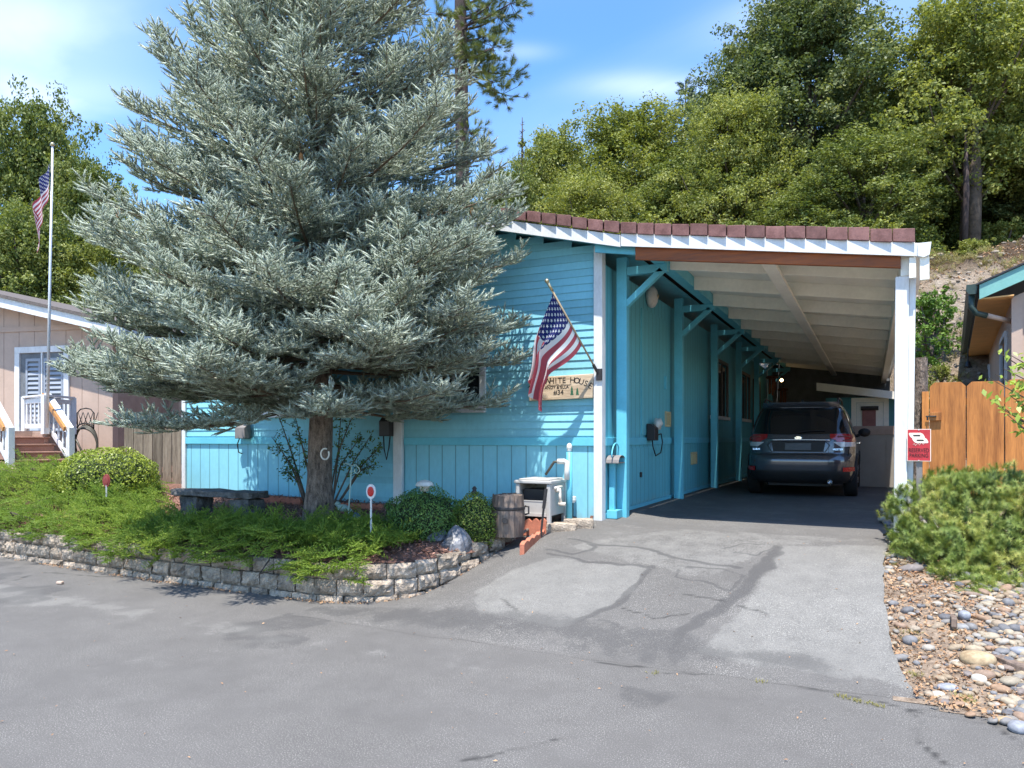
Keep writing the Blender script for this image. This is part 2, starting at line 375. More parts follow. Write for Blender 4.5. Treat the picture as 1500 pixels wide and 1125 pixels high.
def pix_path(pts):
    """photo points of a painted or poured line -> its place on the drive"""
    out = []
    for (u, v) in pts:
        z = 0.0
        for _ in range(30):
            p = PZ(u, v, z); z = .5*z+.5*float(DRV(p.x, p.y))
        out.append((p.x, p.y))
    return out
def asphalt_mat():
    t = NT('asphalt'); o = t.coord(); worn = t.attr('worn'); seal_dark = t.attr('seal_dark'); crack = t.attr('crack')
    sp = t.noise(135, 2, .7, o); sp2 = t.noise(55, 3, .7, o); big = t.noise(.7, 5, .6, o); mid = t.noise(5, 4, .65, o)
    base = t.ramp(t.math('ADD', t.math('MULTIPLY', big, .6), t.math('MULTIPLY', mid, .4)), (.3, (.104,.098,.092)), (.7, (.140,.133,.126)))
    w = t.ramp(t.math('ADD', t.math('MULTIPLY', mid, .5), t.math('MULTIPLY', sp2, .5)), (.3, (.15,.145,.136)), (.7, (.225,.217,.2)))
    wf = t.ramp(t.math('ADD', worn, t.math('ADD', t.math('MULTIPLY', t.math('SUBTRACT', sp2, .5), 1.1), t.math('MULTIPLY', t.math('SUBTRACT', mid, .5), 1.0))), (.34, 0), (.60, .6), (.98, .85))
    wf = t.math('MULTIPLY', wf, t.math('GREATER_THAN', worn, .02))
    seal_dark = t.ramp(t.math('ADD', seal_dark, t.math('ADD', t.math('MULTIPLY', t.math('SUBTRACT', sp2, .5), .7), t.math('MULTIPLY', t.math('SUBTRACT', mid, .5), .8))), (.30, 0), (.52, .75), (1, 1))
    c = t.mix(wf, base, w)
    fl = t.ramp(t.noise(1.6, 4, .65, o), (.38, .25), (.62, 1)); c = t.mix(t.math('MULTIPLY', t.math('MULTIPLY', t.ramp(sp, (.575, 0), (.63, 1)), fl), .95), c, (.36,.345,.315))
    c = t.mix(t.math('MULTIPLY', t.ramp(sp, (.35, 1), (.42, 0)), .4), c, (.05,.049,.048))
    c = t.mix(t.math('MULTIPLY', seal_dark, .68, clamp=True), c, (.062,.06,.06))
    c = t.mix(crack, c, (.03,.029,.028))
    h = t.math('SUBTRACT', t.math('ADD', sp2, sp), t.math('MULTIPLY', crack, 2.0))
    nb = t.bump(h, .55, .006)
    return t.done(t.pbsdf(c, .85, 0, .25, nb))
M['asphalt'] = asphalt_mat()
def sheet(name, x, y, z, mat, mask=None, attrs=None, smooth=True):
    ny, nx = z.shape; V = np.stack([x, y, z], -1).reshape(-1,3); idx = np.arange(ny*nx).reshape(ny,nx)
    Fc = np.stack([idx[:-1,:-1], idx[:-1,1:], idx[1:,1:], idx[1:,:-1]], -1).reshape(-1,4)
    if mask is not None: Fc = Fc[mask.reshape(-1)[Fc].all(1)]
    o = npmesh(name, V, Fc, mat, smooth=smooth)
    if attrs and len(o.data.vertices) == len(V):
        for k, a in attrs.items():
            at = o.data.attributes.new(k, 'FLOAT', 'POINT'); at.data.foreach_set('value', np.asarray(a, np.float32).ravel())
    return o
def road_attrs(x, y):
    n = fbm(x, y, 3, 5, 1.1); n2 = fbm(x, y, 9, 4, 5); n3 = fbm(x, y, 31, 3, .35)
    wob = (fbm(x, y, 21, 4, 3)-.5)*.22
    worn = np.clip((n+.35*n2-.80)*2.6+1.0*np.exp(-((y-4.55-.30*(x+6)*.0+wob*2)/.28)**2)*np.clip((-3.2-x)/1.5,0,1), 0, 1)*.8
    worn += np.clip((3.0-y)/1.4, 0, 1)*.28
    worn = worn*np.clip((5.0-y)/.5+.15, 0, 1)
    crack = np.zeros_like(x)
    for pts in ([(540,903),(700,938),(860,965),(1000,985),(1120,995),(1240,1022),(1330,1044),(1420,1058)], [(1320,1045),(1335,1062),(1365,1100),(1400,1130)], [(0,855),(80,838),(180,846)],
                [(1310,1045),(1390,1030)], [(700,1115),(800,1082)], [(1440,1060),(1500,1110)]):
        P = [tuple(PZ(u, v, 0).xy) for u, v in pts]
        d = seg_d(x+(fbm(x,y,41,5,2.5)-.5)*.34, y+(fbm(x,y,43,5,2.5)-.5)*.30, P); crack = np.maximum(crack, np.clip(1.25-(d/.016), 0, 1)*np.clip((fbm(x,y,5,3,3)-.36)*6,.2,1)*.8)
    seal_dark = np.clip((fbm(x, y, 77, 4, .9)-.56)*5, 0, .5)*np.clip((y-3.4)/1, 0, 1)
    dl = np.hypot((y-5.35), 0*x); seal_dark = np.maximum(seal_dark, .55*np.exp(-(dl/.35)**2)*np.clip((x+4.6)/.8, 0, 1)*np.clip((.3-x)/.5,0,1)*(.6+.6*n2))
    return dict(worn=worn, seal_dark=seal_dark, crack=crack)
gx, gy = np.meshgrid(np.arange(-16, 6.01, .03), np.arange(.9, 5.95, .03))
road = kind(sheet('road', gx, gy, np.where(gy > 5.1, DRV(np.full_like(gx,-2), gy)*0, 0)*1.0, M['asphalt'], attrs=road_attrs(gx, gy)), 'structure')
# driveway sheet
gx, gy = np.meshgrid(np.arange(-4.7, .30, .022), np.concatenate([np.arange(5.0, 9.2, .022), np.arange(9.2, 25, .15)]))
rightedge = np.interp(gy, [4.4,4.7,5.0,5.3,5.7,6.3,9,9.6,30], [1.5,.72,.36,.21,.13,.11,.14,.40,.40])+ (fbm(gy*0+3, gy, 4, 4, 3)-.5)*.10
leftedge = np.interp(gy, [5.0,5.55,5.7,6.0,6.45,7.05,7.7,8.25,8.5,8.7,25], [-5,-5.2,-4.5,-4.15,-3.9,-3.75,-3.66,-3.42,-3.05,-2.93,-2.93])
gx = np.clip(gx, leftedge, rightedge); gy = np.maximum(gy, 5.06+(fbm(gx,gx*0+2.2,44,4,1.3)-.5)*.16); zz = DRV(gx, gy)+.0012+.005*np.clip((gy-5.1)/.3,0,1)
n = fbm(gx, gy, 12, 5, 1.6); n2 = fbm(gx, gy, 15, 4, 7)
sx = gx+(fbm(gx,gy,51,3,4)-.5)*.16; sy = gy+(fbm(gx,gy,53,3,4)-.5)*.16
seal_dark = np.zeros_like(gx); crack = np.zeros_like(gx); worn = np.clip((n-.42)*3, 0, 1)*.55
def inpoly(pts):
    P = pix_path(pts); r = np.zeros(gx.shape, bool)
    for (x0,y0),(x1,y1) in zip(P, P[1:]+P[:1]):
        c = ((y0 > sy) != (y1 > sy)) & (sx < (x1-x0)*(sy-y0)/(y1-y0+1e-9)+x0); r ^= c
    return r
def soften(m, k=5):
    m = m.astype(float)
    for _ in range(k): m = (m+np.roll(m,1,0)+np.roll(m,-1,0)+np.roll(m,1,1)+np.roll(m,-1,1))/5
    return m
worn = np.maximum(worn*.5, .95*soften(inpoly([(690,868),(795,818),(950,832),(930,868),(835,918),(700,900)])))
worn = np.maximum(worn, .95*soften(inpoly([(1150,800),(1300,800),(1300,950),(1345,1010),(1020,958),(1100,880)])))
worn = np.maximum(worn, .55*soften(inpoly([(830,800),(1000,775),(1290,792),(1150,800),(1040,850),(950,832)])))
for wdt, s, pts in ((.062,1,[(1145,803),(1128,825),(1105,845),(1085,865),(1045,895),(1000,930),(990,958)]), (.05,.85,[(950,832),(940,850),(905,885),(835,916)]),
               (.028,1,[(830,790),(866,796),(866,806),(840,812),(800,806)]), (.034,1,[(866,797),(945,805),(1010,822),(1090,833)]), (.03,.95,[(800,812),(860,822),(955,834)]),
               (.022,.8,[(1000,835),(990,845),(1065,866),(1090,845),(1060,835),(1010,832)]), (.03,.7,[(880,910),(990,943)]), (.018,.8,[(1060,805),(1090,797),(1140,800),(1110,815),(1080,810)])):
    d = seg_d(sx, sy, pix_path(pts)); seal_dark = np.maximum(seal_dark, s*np.clip(1.45-d/wdt, 0, 1)*(.55+.55*n2))
for pts in ([(915,890),(960,905),(1010,900)], [(1080,885),(1130,905)], [(730,880),(755,895)], [(1000,870),(1060,880)]):
    crack = np.maximum(crack, np.clip(1-seg_d(sx, sy, pix_path(pts))/.016, 0, 1)*.8)
seal_dark = np.maximum(seal_dark, .8*np.exp(-((gy-5.35+(n-.5)*.5)/.22)**2)*np.clip((.2-gx)/.6,0,1)*(.4+n2*.7))
seal_dark = np.maximum(seal_dark, np.clip((gy-9.0)/.4, 0, 1)*.45*(.5+n))  # whole drive set darker from the carport front to the back
drv = kind(sheet('driveway', gx, gy, zz, M['asphalt'], None, dict(worn=worn, seal_dark=seal_dark, crack=crack)), 'structure')
# garden bed
BEDW = [(-14.5,6.2),(-12,5.97),(-10.5,5.88),(-8.95,5.79),(-7,5.68),(-5.45,5.65),(-4.75,5.66),(-4.36,5.82),(-4.08,6.12),(-3.88,6.5),(-3.76,7.1),(-3.64,7.75),(-3.40,8.2),(-3.05,8.42)]
def bed_front(x): return np.interp(x, [p[0] for p in BEDW], [p[1] for p in BEDW])
def BED(x, y):
    x = np.asarray(x, float); y = np.asarray(y, float); f = bed_front(x); s = np.clip((y-f)/(8.4-f+1e-6), 0, 1)
    top = np.interp(x, [-16,-10,-6,-3], [.95,.76,.70,.66]); return .34+(top-.34)*(s**.8)+np.clip((y-8.4)/5,0,1)*.25*np.clip((-10-x)/1,0,1)
M['mulch'] = pmat('red_bark_mulch', (.16,.065,.045), .9, .5, 18, 1, 60, bdist=.03, col2=(.36,.19,.14))
M['chip'] = fmat('bark_chip', (.14,.05,.035), (.42,.24,.18), 0, 2, .85)
gx, gy = np.meshgrid(np.arange(-17, -2.9, .1), np.arange(5.5, 15, .1))
gy = np.maximum(gy, np.minimum(bed_front(gx)+.10, 8.38)); bm_ = ((gy < 8.5) | (gx < -9.9))
kind(sheet('garden_bed', gx, gy, BED(gx, gy)+(fbm(gx,gy,6,3,4)-.5)*.04, M['mulch'], bm_), 'structure')
# stony bed to the right of the drive and the yard behind it
def GRV(x, y):
    x = np.asarray(x, float); y = np.asarray(y, float)
    h = np.interp(y, [0,4.55,5.2,5.4,5.8,6.4,7.2,8,9,10.5,13,21.5,26,28.5,33,60], [0,.0,.0,.03,.12,.27,.41,.49,.53,.66,1.0,2.9,5.9,7.4,8.2,13])
    return h*np.clip((y+ .28*x-4.55)/.5, 0, 1)
M['gravelbase'] = pmat('stony_soil', (.2,.13,.085), .95, .4, 10, 1, 40, bdist=.02, col2=(.4,.31,.23))
gx, gy = np.meshgrid(np.arange(-.2, 9, .08), np.arange(3.2, 12, .08))
gm_ = (gy > 4.94-.36*np.clip(gx-.3,-1,9)+ (fbm(gx,gy,8,3,2)-.5)*.15) & (gx > np.interp(gy,[4.4,4.7,5.0,5.3,5.7,6.3,9,9.6,30],[1.3,.5,.1,-.1,-.1,-.1,-.1,.3,.33])) 
kind(sheet('gravel_bed', gx, gy, GRV(gx, gy)+.003+.009*np.clip((gy+.36*np.clip(gx-.3,-1,9)-5.0)/.3,0,1)+(fbm(gx,gy,2,3,5)-.5)*.02*np.clip((gy-5)/.4,0,1), M['gravelbase'], gm_), 'structure')
# hillside behind everything
def HILL(x, y):
    x = np.asarray(x, float); y = np.asarray(y, float)
    r = np.interp(y, [0,11.5,13,21.5,26.0,28.0,33,60,140], [.5,.78,1.0,2.9,6.6,7.6,8.4,14,30])
    c = np.interp(y, [0,24.5,25.2,27.5,29,33,60,140], [.4,.42,1.6,6.0,7.2,8.2,14,30])
    l = np.interp(y, [0,15,22,27,32,60,140], [.5,.8,1.6,4,6,13,28])
    a = np.clip((x-.62)/.3, 0, 1); b = np.clip((-9.5-x)/3, 0, 1)
    return (c*(1-a)+r*a)*(1-b)+l*b+(fbm(x,y,61,4,.45)-.5)*.9*np.clip((y-22)/4,0,1)+(fbm(x,y,67,4,1.6)-.5)*.9*np.clip((y-20.5)/3,0,1)*np.clip((32-y)/3,0,1)
def hill_mat():
    t = NT('cut_earth_bank'); o = t.coord(); n1 = t.noise(.8,5,.65,o); n2 = t.noise(6,5,.7,o); n3 = t.noise(2.2,4,.6,o)
    c = t.ramp(t.math('ADD', t.math('MULTIPLY', n2, .6), t.math('MULTIPLY', n1, .4)), (.3,(.26,.18,.125)), (.5,(.46,.36,.27)), (.7,(.66,.57,.46)))
    c = t.mix(t.ramp(n3, (.52,0),(.68,.75)), c, (.14,.13,.06)); sx_ = t.n('ShaderNodeSeparateXYZ'); t.l(o, sx_.inputs[0]); c = t.mix(t.ramp(t.math('ADD', t.math('MULTIPLY', sx_.outputs[2], .1), t.math('MULTIPLY', n2, .12)), (.70,0),(.77,.9)), c, t.ramp(n2, (.3,(.05,.032,.02)), (.7,(.17,.11,.07))))
    return t.done(t.pbsdf(c, .95, 0, .1, t.bump(t.noise(3,8,.75,o), 1, .4)))
M['hill'] = hill_mat()
gx, gy = np.meshgrid(np.concatenate([np.arange(-90,-12,2.5),np.arange(-12,0,.4),np.arange(0,7,.1),np.arange(7,8.2,.4),np.arange(8,70,2.5)]), np.concatenate([np.arange(11.6,20,.3),np.arange(20,30,.1),np.arange(30,34,.4),np.arange(34,140,4)]))
hz = HILL(gx, gy); kind(sheet('hillside', gx, gy, hz, M['hill'], (gx > .55)|(gy > 24.4)|((gx < -10.4)&(gy > 14.6))), 'structure')
# wide ground to the horizon
M['soil'] = pmat('dry_soil', (.2,.16,.11), .95, .3, 1, .6, 12, bdist=.03)
g = MB(); g.quad((-900,-900,-.02),(900,-900,-.02),(900,900,-.02),(-900,900,-.02)); kind(g.build('ground', M['soil']), 'structure')
g = MB(); g.quad((-300,-4.5,-.006),(300,-4.5,-.006),(300,5.6,-.006),(-300,5.6,-.006)); kind(g.build('road', M['asphalt']), 'structure')
g = MB(); g.quad((-2.9,8.5,.0),(.6,8.5,.0),(.6,25,.0),(-2.9,25,0)); kind(g.build('carport_pad', M['soil']), 'structure')
# ---------------------------------------------------------------- the blue house
YF = 8.4; XL = -10.0; XR = -2.9; XM = -6.45; YO = 8.05
def ZR(x): return 4.87-.245*abs(x-XM)           # roof deck top
def ZC(x): return ZR(-2.55)-.152*(x+2.55)        # carport roof top
house = thing('blue_house', 'turquoise clapboard house with red tile roof and white trim', 'house', (XM, YF, .7))
def lap_wall(x0, x1, z0, zfun, y, name, pitch=.092, mat='lap', parent=house):
    b = MB(); z = z0
    while z < 5:
        z1 = z+pitch; a0, a1 = x0, x1
        # clip to the gable
        if zfun(x0) < z1: a0 = XM-(4.85-z1-.06)/.245
        if zfun(x1) < z1: a1 = XM+(4.85-z1-.06)/.245
        a0 = max(a0, x0); a1 = min(a1, x1)
        if a1-a0 < .1: break
        b.quad((a0,y-.017,z),(a1,y-.017,z),(a1,y-.004,z1),(a0,y-.004,z1)); b.quad((a0,y+.0,z),(a1,y+.0,z),(a1,y-.017,z),(a0,y-.017,z)); z = z1
    return b.build(name, M[mat], parent, recalc=False)
lap_wall(XL, XR, 1.53, lambda x: ZR(x)-.09, YF, 'front_siding')
b = MB(); b.box((XL, YF+.001, .4), (XR, YF+.14, 3.75)); b.build('front_wall', M['lap'], house)
for x0_, x1_ in ((XL,-7.15),(-5.72,XR)):
    b = MB(); b.quad((x0_,YF-.012,.45),(x1_,YF-.012,.45),(x1_,YF-.012,1.53),(x0_,YF-.012,1.53)); b.build('skirting', M['skirt'], house, recalc=False)
    b = MB(); b.box((x0_,YF-.042,1.50),(x1_,YF-.017,1.60)); b.build('skirting_band', M['bluetrim'], house, bevel=.004)
b = MB(); z = .60
while z < 1.62:
    b.quad((-7.15,YF-.06,z),(-5.87,YF-.06,z),(-5.87,YF-.045,z+.092),(-7.15,YF-.045,z+.092)); b.quad((-7.15,YF-.02,z),(-5.87,YF-.02,z),(-5.87,YF-.06,z),(-7.15,YF-.06,z)); z += .092
b.build('lower_siding', M['lap'], house, recalc=False)
b = MB()
b.box((-5.87,YF-.075,.6),(-5.73,YF-.018,3.9)); b.build('corner_trim', M['white'], house, bevel=.004)
b = MB(); b.box((XR-.085,YF-.055,.6),(XR+.022,YF-.018,3.89)); b.box((XR+.003,YF-.018,.6),(XR+.022,YF+.07,3.86)); b.build('corner_trim', M['white'], house, bevel=.004)
b = MB(); b.box((XL-.02,YF-.05,.7),(XL+.06,YF-.018,3.8)); b.box((XL-.02,YF-.018,.7),(XL-.003,YF+.07,3.8)); b.build('corner_trim', M['white'], house, bevel=.004)
# side walls
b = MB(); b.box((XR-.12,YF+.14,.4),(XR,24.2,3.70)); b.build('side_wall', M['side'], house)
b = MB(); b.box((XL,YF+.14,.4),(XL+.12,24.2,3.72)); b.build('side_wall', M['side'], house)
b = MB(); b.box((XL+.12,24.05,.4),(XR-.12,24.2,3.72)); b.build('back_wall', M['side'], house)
b = MB(); b.box((XR+.0005,YF+.08,1.50),(XR+.028,24.2,1.60)); b.build('skirting_band', M['bluetrim'], house, bevel=.004)
b = MB(); b.box((XR+.0005,YF+.08,.55),(XR+.02,24.2,.68)); b.build('base_board', M['bluetrim'], house, bevel=.004)
# windows
def window(x0, x1, z0, z1):
    f = MB(); w = .085; y0, y1 = YF-.055, YF-.018
    f.box((x0,y0-.02,z0),(x1,y1,z0+w)); f.box((x0,y0,z1-w),(x1,y1,z1)); f.box((x0,y0,z0+w),(x0+w,y1,z1-w)); f.box((x1-w,y0,z0+w),(x1,y1,z1-w))
    o = f.build('window', M['white'], house, bevel=.004)
    p = MB(); p.box((x0+w,YF-.03,z0+w),(x1-w,YF-.019,z1-w)); p.build('pane', M['glass'], o)
    s = MB(); xm = (x0+x1)/2; s.box((xm-.02,YF-.045,z0+w),(xm+.02,YF-.031,z1-w)); s.build('sash', M['white'], o)
window(-5.42,-4.46,1.925,3.08); window(-8.47,-7.45,1.90,3.06)
# side wall openings, doors and vents
def side_rect(u0, v0, u1, v1, u2=None, v2=None):
    a = PX(u0, v0, XR); c = PX(u1, v1, XR); return a.y, c.y, min(a.z,c.z), max(a.z,c.z)
def side_panel(y0, y1, z0, z1, name, mat, depth=.014, gap=True):
    b = MB(); b.box((XR+.0005,y0,z0),(XR+depth,y1,z1))
    o = b.build(name, mat, house, bevel=.003); return o
side_panel(9.15, 11.25, .70, 1.46, 'storage_hatch', M['side']); 
o = side_panel(10.05, 11.45, 1.64, 3.42, 'storage_door', M['side'], .02)
h = MB(); h.box((XR+.021,11.28,2.35),(XR+.05,11.33,2.55)); h.build('handle', M['bluetrim'], o)
for q in ((9.32,.85,.011),(9.32,1.3,.011),(9.95,1.05,.02)):
    h = MB(); h.box((XR+.015,q[0],q[1]),(XR+.015+q[2],q[0]+.06,q[1]+.07)); h.build('hinge' if q[0] < 9.9 else 'latch', M['darkbox'], house)
def vent(u, v, w, h_):
    c = PX(u, v, XR+.02); b = MB()
    b.box((XR+.001,c.y-w/2,c.z-h_/2),(XR+.03,c.y+w/2,c.z-h_/2+.03)); b.box((XR+.001,c.y-w/2,c.z+h_/2-.03),(XR+.03,c.y+w/2,c.z+h_/2))
    b.box((XR+.001,c.y-w/2,c.z-h_/2+.03),(XR+.03,c.y-w/2+.035,c.z+h_/2-.03)); b.box((XR+.001,c.y+w/2-.035,c.z-h_/2+.03),(XR+.03,c.y+w/2,c.z+h_/2-.03))
    for k in range(1,4):
        y = c.y-w/2+.035+(w-.07)*k/4; b.box((XR+.001,y-.012,c.z-h_/2+.03),(XR+.024,y+.012,c.z+h_/2-.03))
    o = b.build('wall_vent', M['cream'], house)
    g = MB(); g.box((XR+.0005,c.y-w/2+.035,c.z-h_/2+.03),(XR+.008,c.y+w/2-.035,c.z+h_/2-.03)); g.build('screen', M['ink'], o)
vent(978,614,.36,.24); vent(1017,671,.42,.22)
def side_window(y0, y1, z0, z1):
    f = MB(); w = .07
    sl_ = MB(); sl_.box((XR+.001,y0-.04,z0),(XR+.07,y1+.04,z0+w-.001)); f.box((XR+.001,y0,z1-w),(XR+.04,y1,z1)); f.box((XR+.001,y0,z0+w),(XR+.04,y0+w,z1-w)); f.box((XR+.001,y1-w,z0+w),(XR+.04,y1,z1-w))
    o = f.build('window', M['winbrown'], house, bevel=.003); sl_.build('sill', M['white'], o, bevel=.004)
    g = MB(); g.box((XR+.0008,y0+w,z0+w),(XR+.015,y1-w,z1-w)); g.build('pane', M['glass'], o)
    g = MB(); ym = lerp(y0, y1, .62); g.box((XR+.016,ym,z0+w),(XR+.03,ym+.06,z1-w)); g.build('sash', M['winbrown'], o)
side_window(15.0,16.9,1.98,3.25); side_window(18.6,20.2,2.0,3.25); side_window(20.9,22.2,1.3,3.2)
# roof: slabs with tile ribs, soffit, fascia, rake tiles
def roof_slab(x0, x1, zf, y0, y1, name, parent, mat, n=1):
    b = MB(); xs = np.linspace(x0, x1, n+1)
    b.prism([(x0,y0,zf(x0)),(x1,y0,zf(x1)),(x1,y0,zf(x1)-.035),(x0,y0,zf(x0)-.035)], (0,y1-y0,0))
    o = b.build(name, mat, parent); return o
roof = MB()
for (x0, x1) in ((-10.45, XM), (XM, -2.56)):
    roof.prism([(x0,YO+.03,ZR(x0)),(x1,YO+.03,ZR(x1)),(x1,YO+.03,ZR(x1)-.03),(x0,YO+.03,ZR(x0)-.03)], (0,16.4,0), 1)
    n = 15
    for i in range(n):      # tile courses, each a low step
        a = lerp(x0, x1, i/n); c = lerp(x0, x1, (i+1)/n); hi, lo = (c, a) if x0 < XM-1 else (a, c)
        roof.prism([(a,YO+.35,ZR(a)+.003),(c,YO+.35,ZR(c)+.003),(c,YO+.35,ZR(c)+(.02 if c == hi else .055)),(a,YO+.35,ZR(a)+(.02 if a == hi else .055))], (0,16.0,0), 0)
rf = roof.build('roof', [M['tile'], M['tile_dark']], house)
def rake_tiles(x0, x1, zf, parent, down):
    n = max(1, int(round(abs(x1-x0)/.193))); b = MB()
    for i in range(n):
        a = lerp(x0, x1, i/n); c = lerp(x0, x1, (i+1)/n); lo = c if down else a
        j = random.uniform(-.006,.006); jj = random.uniform(-.004,.004)
        ya = YO-.012+jj; yc = YO-.042+jj
        if not down: ya, yc = yc, ya
        g = .003
        za, zc = zf(a)+.128+j, zf(c)+.128+j+random.uniform(-.004,.004)
        ba, bc = zf(a)+.0+j, zf(c)-.004+j
        a2, c2 = min(a,c)+g, max(a,c)-g
        if a > c: ya, yc, za, zc, ba, bc = yc, ya, zc, za, bc, ba
        vs = [(a2,ya,ba),(c2,yc,bc),(c2,yc,zc),(a2,ya,za),(a2,ya+.02,ba),(c2,yc+.02,bc),(c2,YO+.34,zc-.03),(a2,YO+.34,za-.03),(c2,yc+.02,zc-.03),(a2,ya+.02,za-.03)]
        b.add(vs, [(0,1,2,3),(3,2,6,7),(0,4,5,1),(1,5,8,6,2),(0,3,7,9,4),(9,7,6,8),(4,9,8,5)])
    return b.build('rake_tiles', M['tile'], parent, bevel=.006)
rake_tiles(XM, -2.56, ZR, rf, True); rake_tiles(-10.45, XM, ZR, rf, False)
b = MB()
for (x0, x1) in ((-10.45, XM), (XM, -2.56)):
    b.prism([(x0,YO,ZR(x0)-.015),(x1,YO,ZR(x1)-.015),(x1,YO,ZR(x1)-.15),(x0,YO,ZR(x0)-.15)], (0,.028,0))
b.build('fascia', M['white'], house)
b = MB()
for (x0, x1) in ((-10.45, XM), (XM, -2.58)):
    b.prism([(x0,YO+.03,ZR(x0)-.10),(x1,YO+.03,ZR(x1)-.10),(x1,YO+.03,ZR(x1)-.085),(x0,YO+.03,ZR(x0)-.085)], (0,16.3,0))
b.build('soffit', M['bluetrim'], house)
b = MB(); b.box((-10.47,YO+.03,ZR(-10.45)-.16),(-10.45,24.4,ZR(-10.45)+.0)); b.build('eave_fascia', M['white'], house)

# ---------------------------------------------------------------- carport
cp = thing('carport', 'long lean-to carport with white rafters and blue bracketed posts', 'carport', (-1.1, 9, .57))
XE = .38
b = MB(); b.prism([(-2.55,YO+.03,ZC(-2.55)-.02),(XE,YO+.03,ZC(XE)-.02),(XE,YO+.03,ZC(XE)+.02),(-2.55,YO+.03,ZC(-2.55)+.02)], (0,16.2,0)); 
for i in range(15):
    a = lerp(-2.55, XE, i/15); c = lerp(-2.55, XE, (i+1)/15)
    b.prism([(a,YO+.35,ZC(a)+.023),(c,YO+.35,ZC(c)+.023),(c,YO+.35,ZC(c)+.06),(a,YO+.35,ZC(a)+.03)], (0,15.8,0), 1)
crf = b.build('roof', [M['offwhite'], M['tile']], cp)
rake_tiles(-2.555, XE, ZC, crf, True)
b = MB(); b.prism([(-2.55,YO-.004,ZC(-2.55)-.0),(XE+.10,YO-.004,ZC(XE+.1)-.0),(XE+.10,YO-.004,ZC(XE+.1)-.125),(-2.55,YO-.004,ZC(-2.55)-.14)], (0,.028,0)); b.build('fascia', M['white'], cp)
b = MB(); b.prism([(-2.40,YO+.05,ZC(-2.4)-.12),(.26,YO+.05,ZC(.26)-.12),(.26,YO+.05,ZC(.26)-.235),(-2.40,YO+.05,ZC(-2.4)-.275)], (0,.045,0)); b.build('front_beam', M['brownbeam'], cp, bevel=.004)
def rafter(y):
    b = MB(); x0, x1 = -2.218, .26; b.prism([(x0,y,ZC(x0)-.021),(x1,y,ZC(x1)-.021),(x1,y,ZC(x1)-.185),(x0,y,ZC(x0)-.20)], (0,.045,0)); b.build('rafter', M['offwhite'], cp, bevel=.004)
ys = [8.96+1.37*i for i in range(11)]
for y in ys: rafter(y)
xs_ = -.98
b = MB(); b.prism([(xs_-.07,YO+.12,ZC(xs_)-.198),(xs_+.07,YO+.12,ZC(xs_)-.203),(xs_+.07,YO+.12,ZC(xs_)-.245),(xs_-.07,YO+.12,ZC(xs_)-.24)], (0,15.6,0)); b.build('centre_stringer', M['offwhite'], cp, bevel=.004)
b = MB(); b.box((-2.36,YO+.1,3.70),(-2.22,24.1,3.85)); b.build('wall_beam', M['bluetrim'], cp, bevel=.004)
# soffit wedge between house wall and carport roof, outer beam and gutter
b = MB(); b.prism([(-2.9,YO+.1,ZR(-2.56)-.15),(-2.36,YO+.1,ZC(-2.3)-.2),(-2.36,YO+.1,ZC(-2.3)-.03),(-2.9,YO+.1,ZR(-2.9)-.11)], (0,.04,0)); b.build('gable_board', M['bluetrim'], cp)
b = MB(); b.box((.26,YO+.1,ZC(.3)-.30),(.385,24.1,ZC(.3)-.10)); b.build('outer_beam', M['offwhite'], cp, bevel=.004)
b = MB(); gp = [(.40,ZC(XE)-.01),(.40,ZC(XE)-.13),(.45,ZC(XE)-.15),(.50,ZC(XE)-.13),(.515,ZC(XE)-.01),(.50,ZC(XE)-.01),(.49,ZC(XE)-.12),(.45,ZC(XE)-.135),(.41,ZC(XE)-.12),(.41,ZC(XE)-.01)]
b.prism([(x,YO-.03,z) for x,z in gp], (0,16.1,0)); b.quad((.405,YO-.028,ZC(XE)-.01),(.51,YO-.028,ZC(XE)-.01),(.49,YO-.028,ZC(XE)-.14),(.405,YO-.028,ZC(XE)-.14)); b.build('gutter', M['white'], cp)
b = MB(); b.box((.42,YO+.0,ZC(XE)-.36),(.50,YO+.06,ZC(XE)-.14)); b.box((.33,YO+.02,ZC(XE)-.33),(.39,YO+.06,ZC(XE)-.13)); b.build('beam_cap', M['offwhite'], cp, bevel=.004)
def carport_post(y, first=False):
    zt = 3.70
    b = MB(); b.box((-2.83,y-.06,.45),(-2.70,y+.06,3.82)); o = b.build('post', M['bluetrim'], cp, bevel=.006)
    b = MB(); b.box((-2.70,y-.045,zt-.10),(-2.20,y+.045,zt-.002)); b.build('arm', M['bluetrim'], o, bevel=.004)
    b = MB(); b.bar((-2.72,y,3.24),(-2.27,y,zt-.07),.07,.09,up=(0,1,0)); b.build('brace', M['bluetrim'], o, bevel=.004)
for i in range(6): carport_post(8.8+2.97*i)
# right hand white post: two boards with a gap
b = MB(); b.add([(.20,8.16,.3),(.31,8.16,.3),(.31,8.28,.3),(.20,8.28,.3),(.215,8.16,ZC(.3)-.3),(.335,8.16,ZC(.3)-.3),(.335,8.28,ZC(.3)-.3),(.215,8.28,ZC(.3)-.3)], [(0,3,2,1),(4,5,6,7),(0,1,5,4),(1,2,6,5),(2,3,7,6),(3,0,4,7)])
b.add([(.312,8.20,.3),(.36,8.20,.3),(.36,8.24,.3),(.312,8.24,.3),(.337,8.20,ZC(.3)-.3),(.395,8.20,ZC(.3)-.3),(.395,8.24,ZC(.3)-.3),(.337,8.24,ZC(.3)-.3)], [(0,3,2,1),(4,5,6,7),(0,1,5,4),(1,2,6,5),(2,3,7,6),(3,0,4,7)])
b.build('post', M['white'], cp, bevel=.005)
b = MB(); b.prism([(-2.85,24.15,.4),(.5,24.15,.4),(.5,24.15,ZC(.5)-.05),(-2.85,24.15,ZC(-2.85)-.05)], (0,.05,0)); b.build('end_wall', M['backdark'], cp)

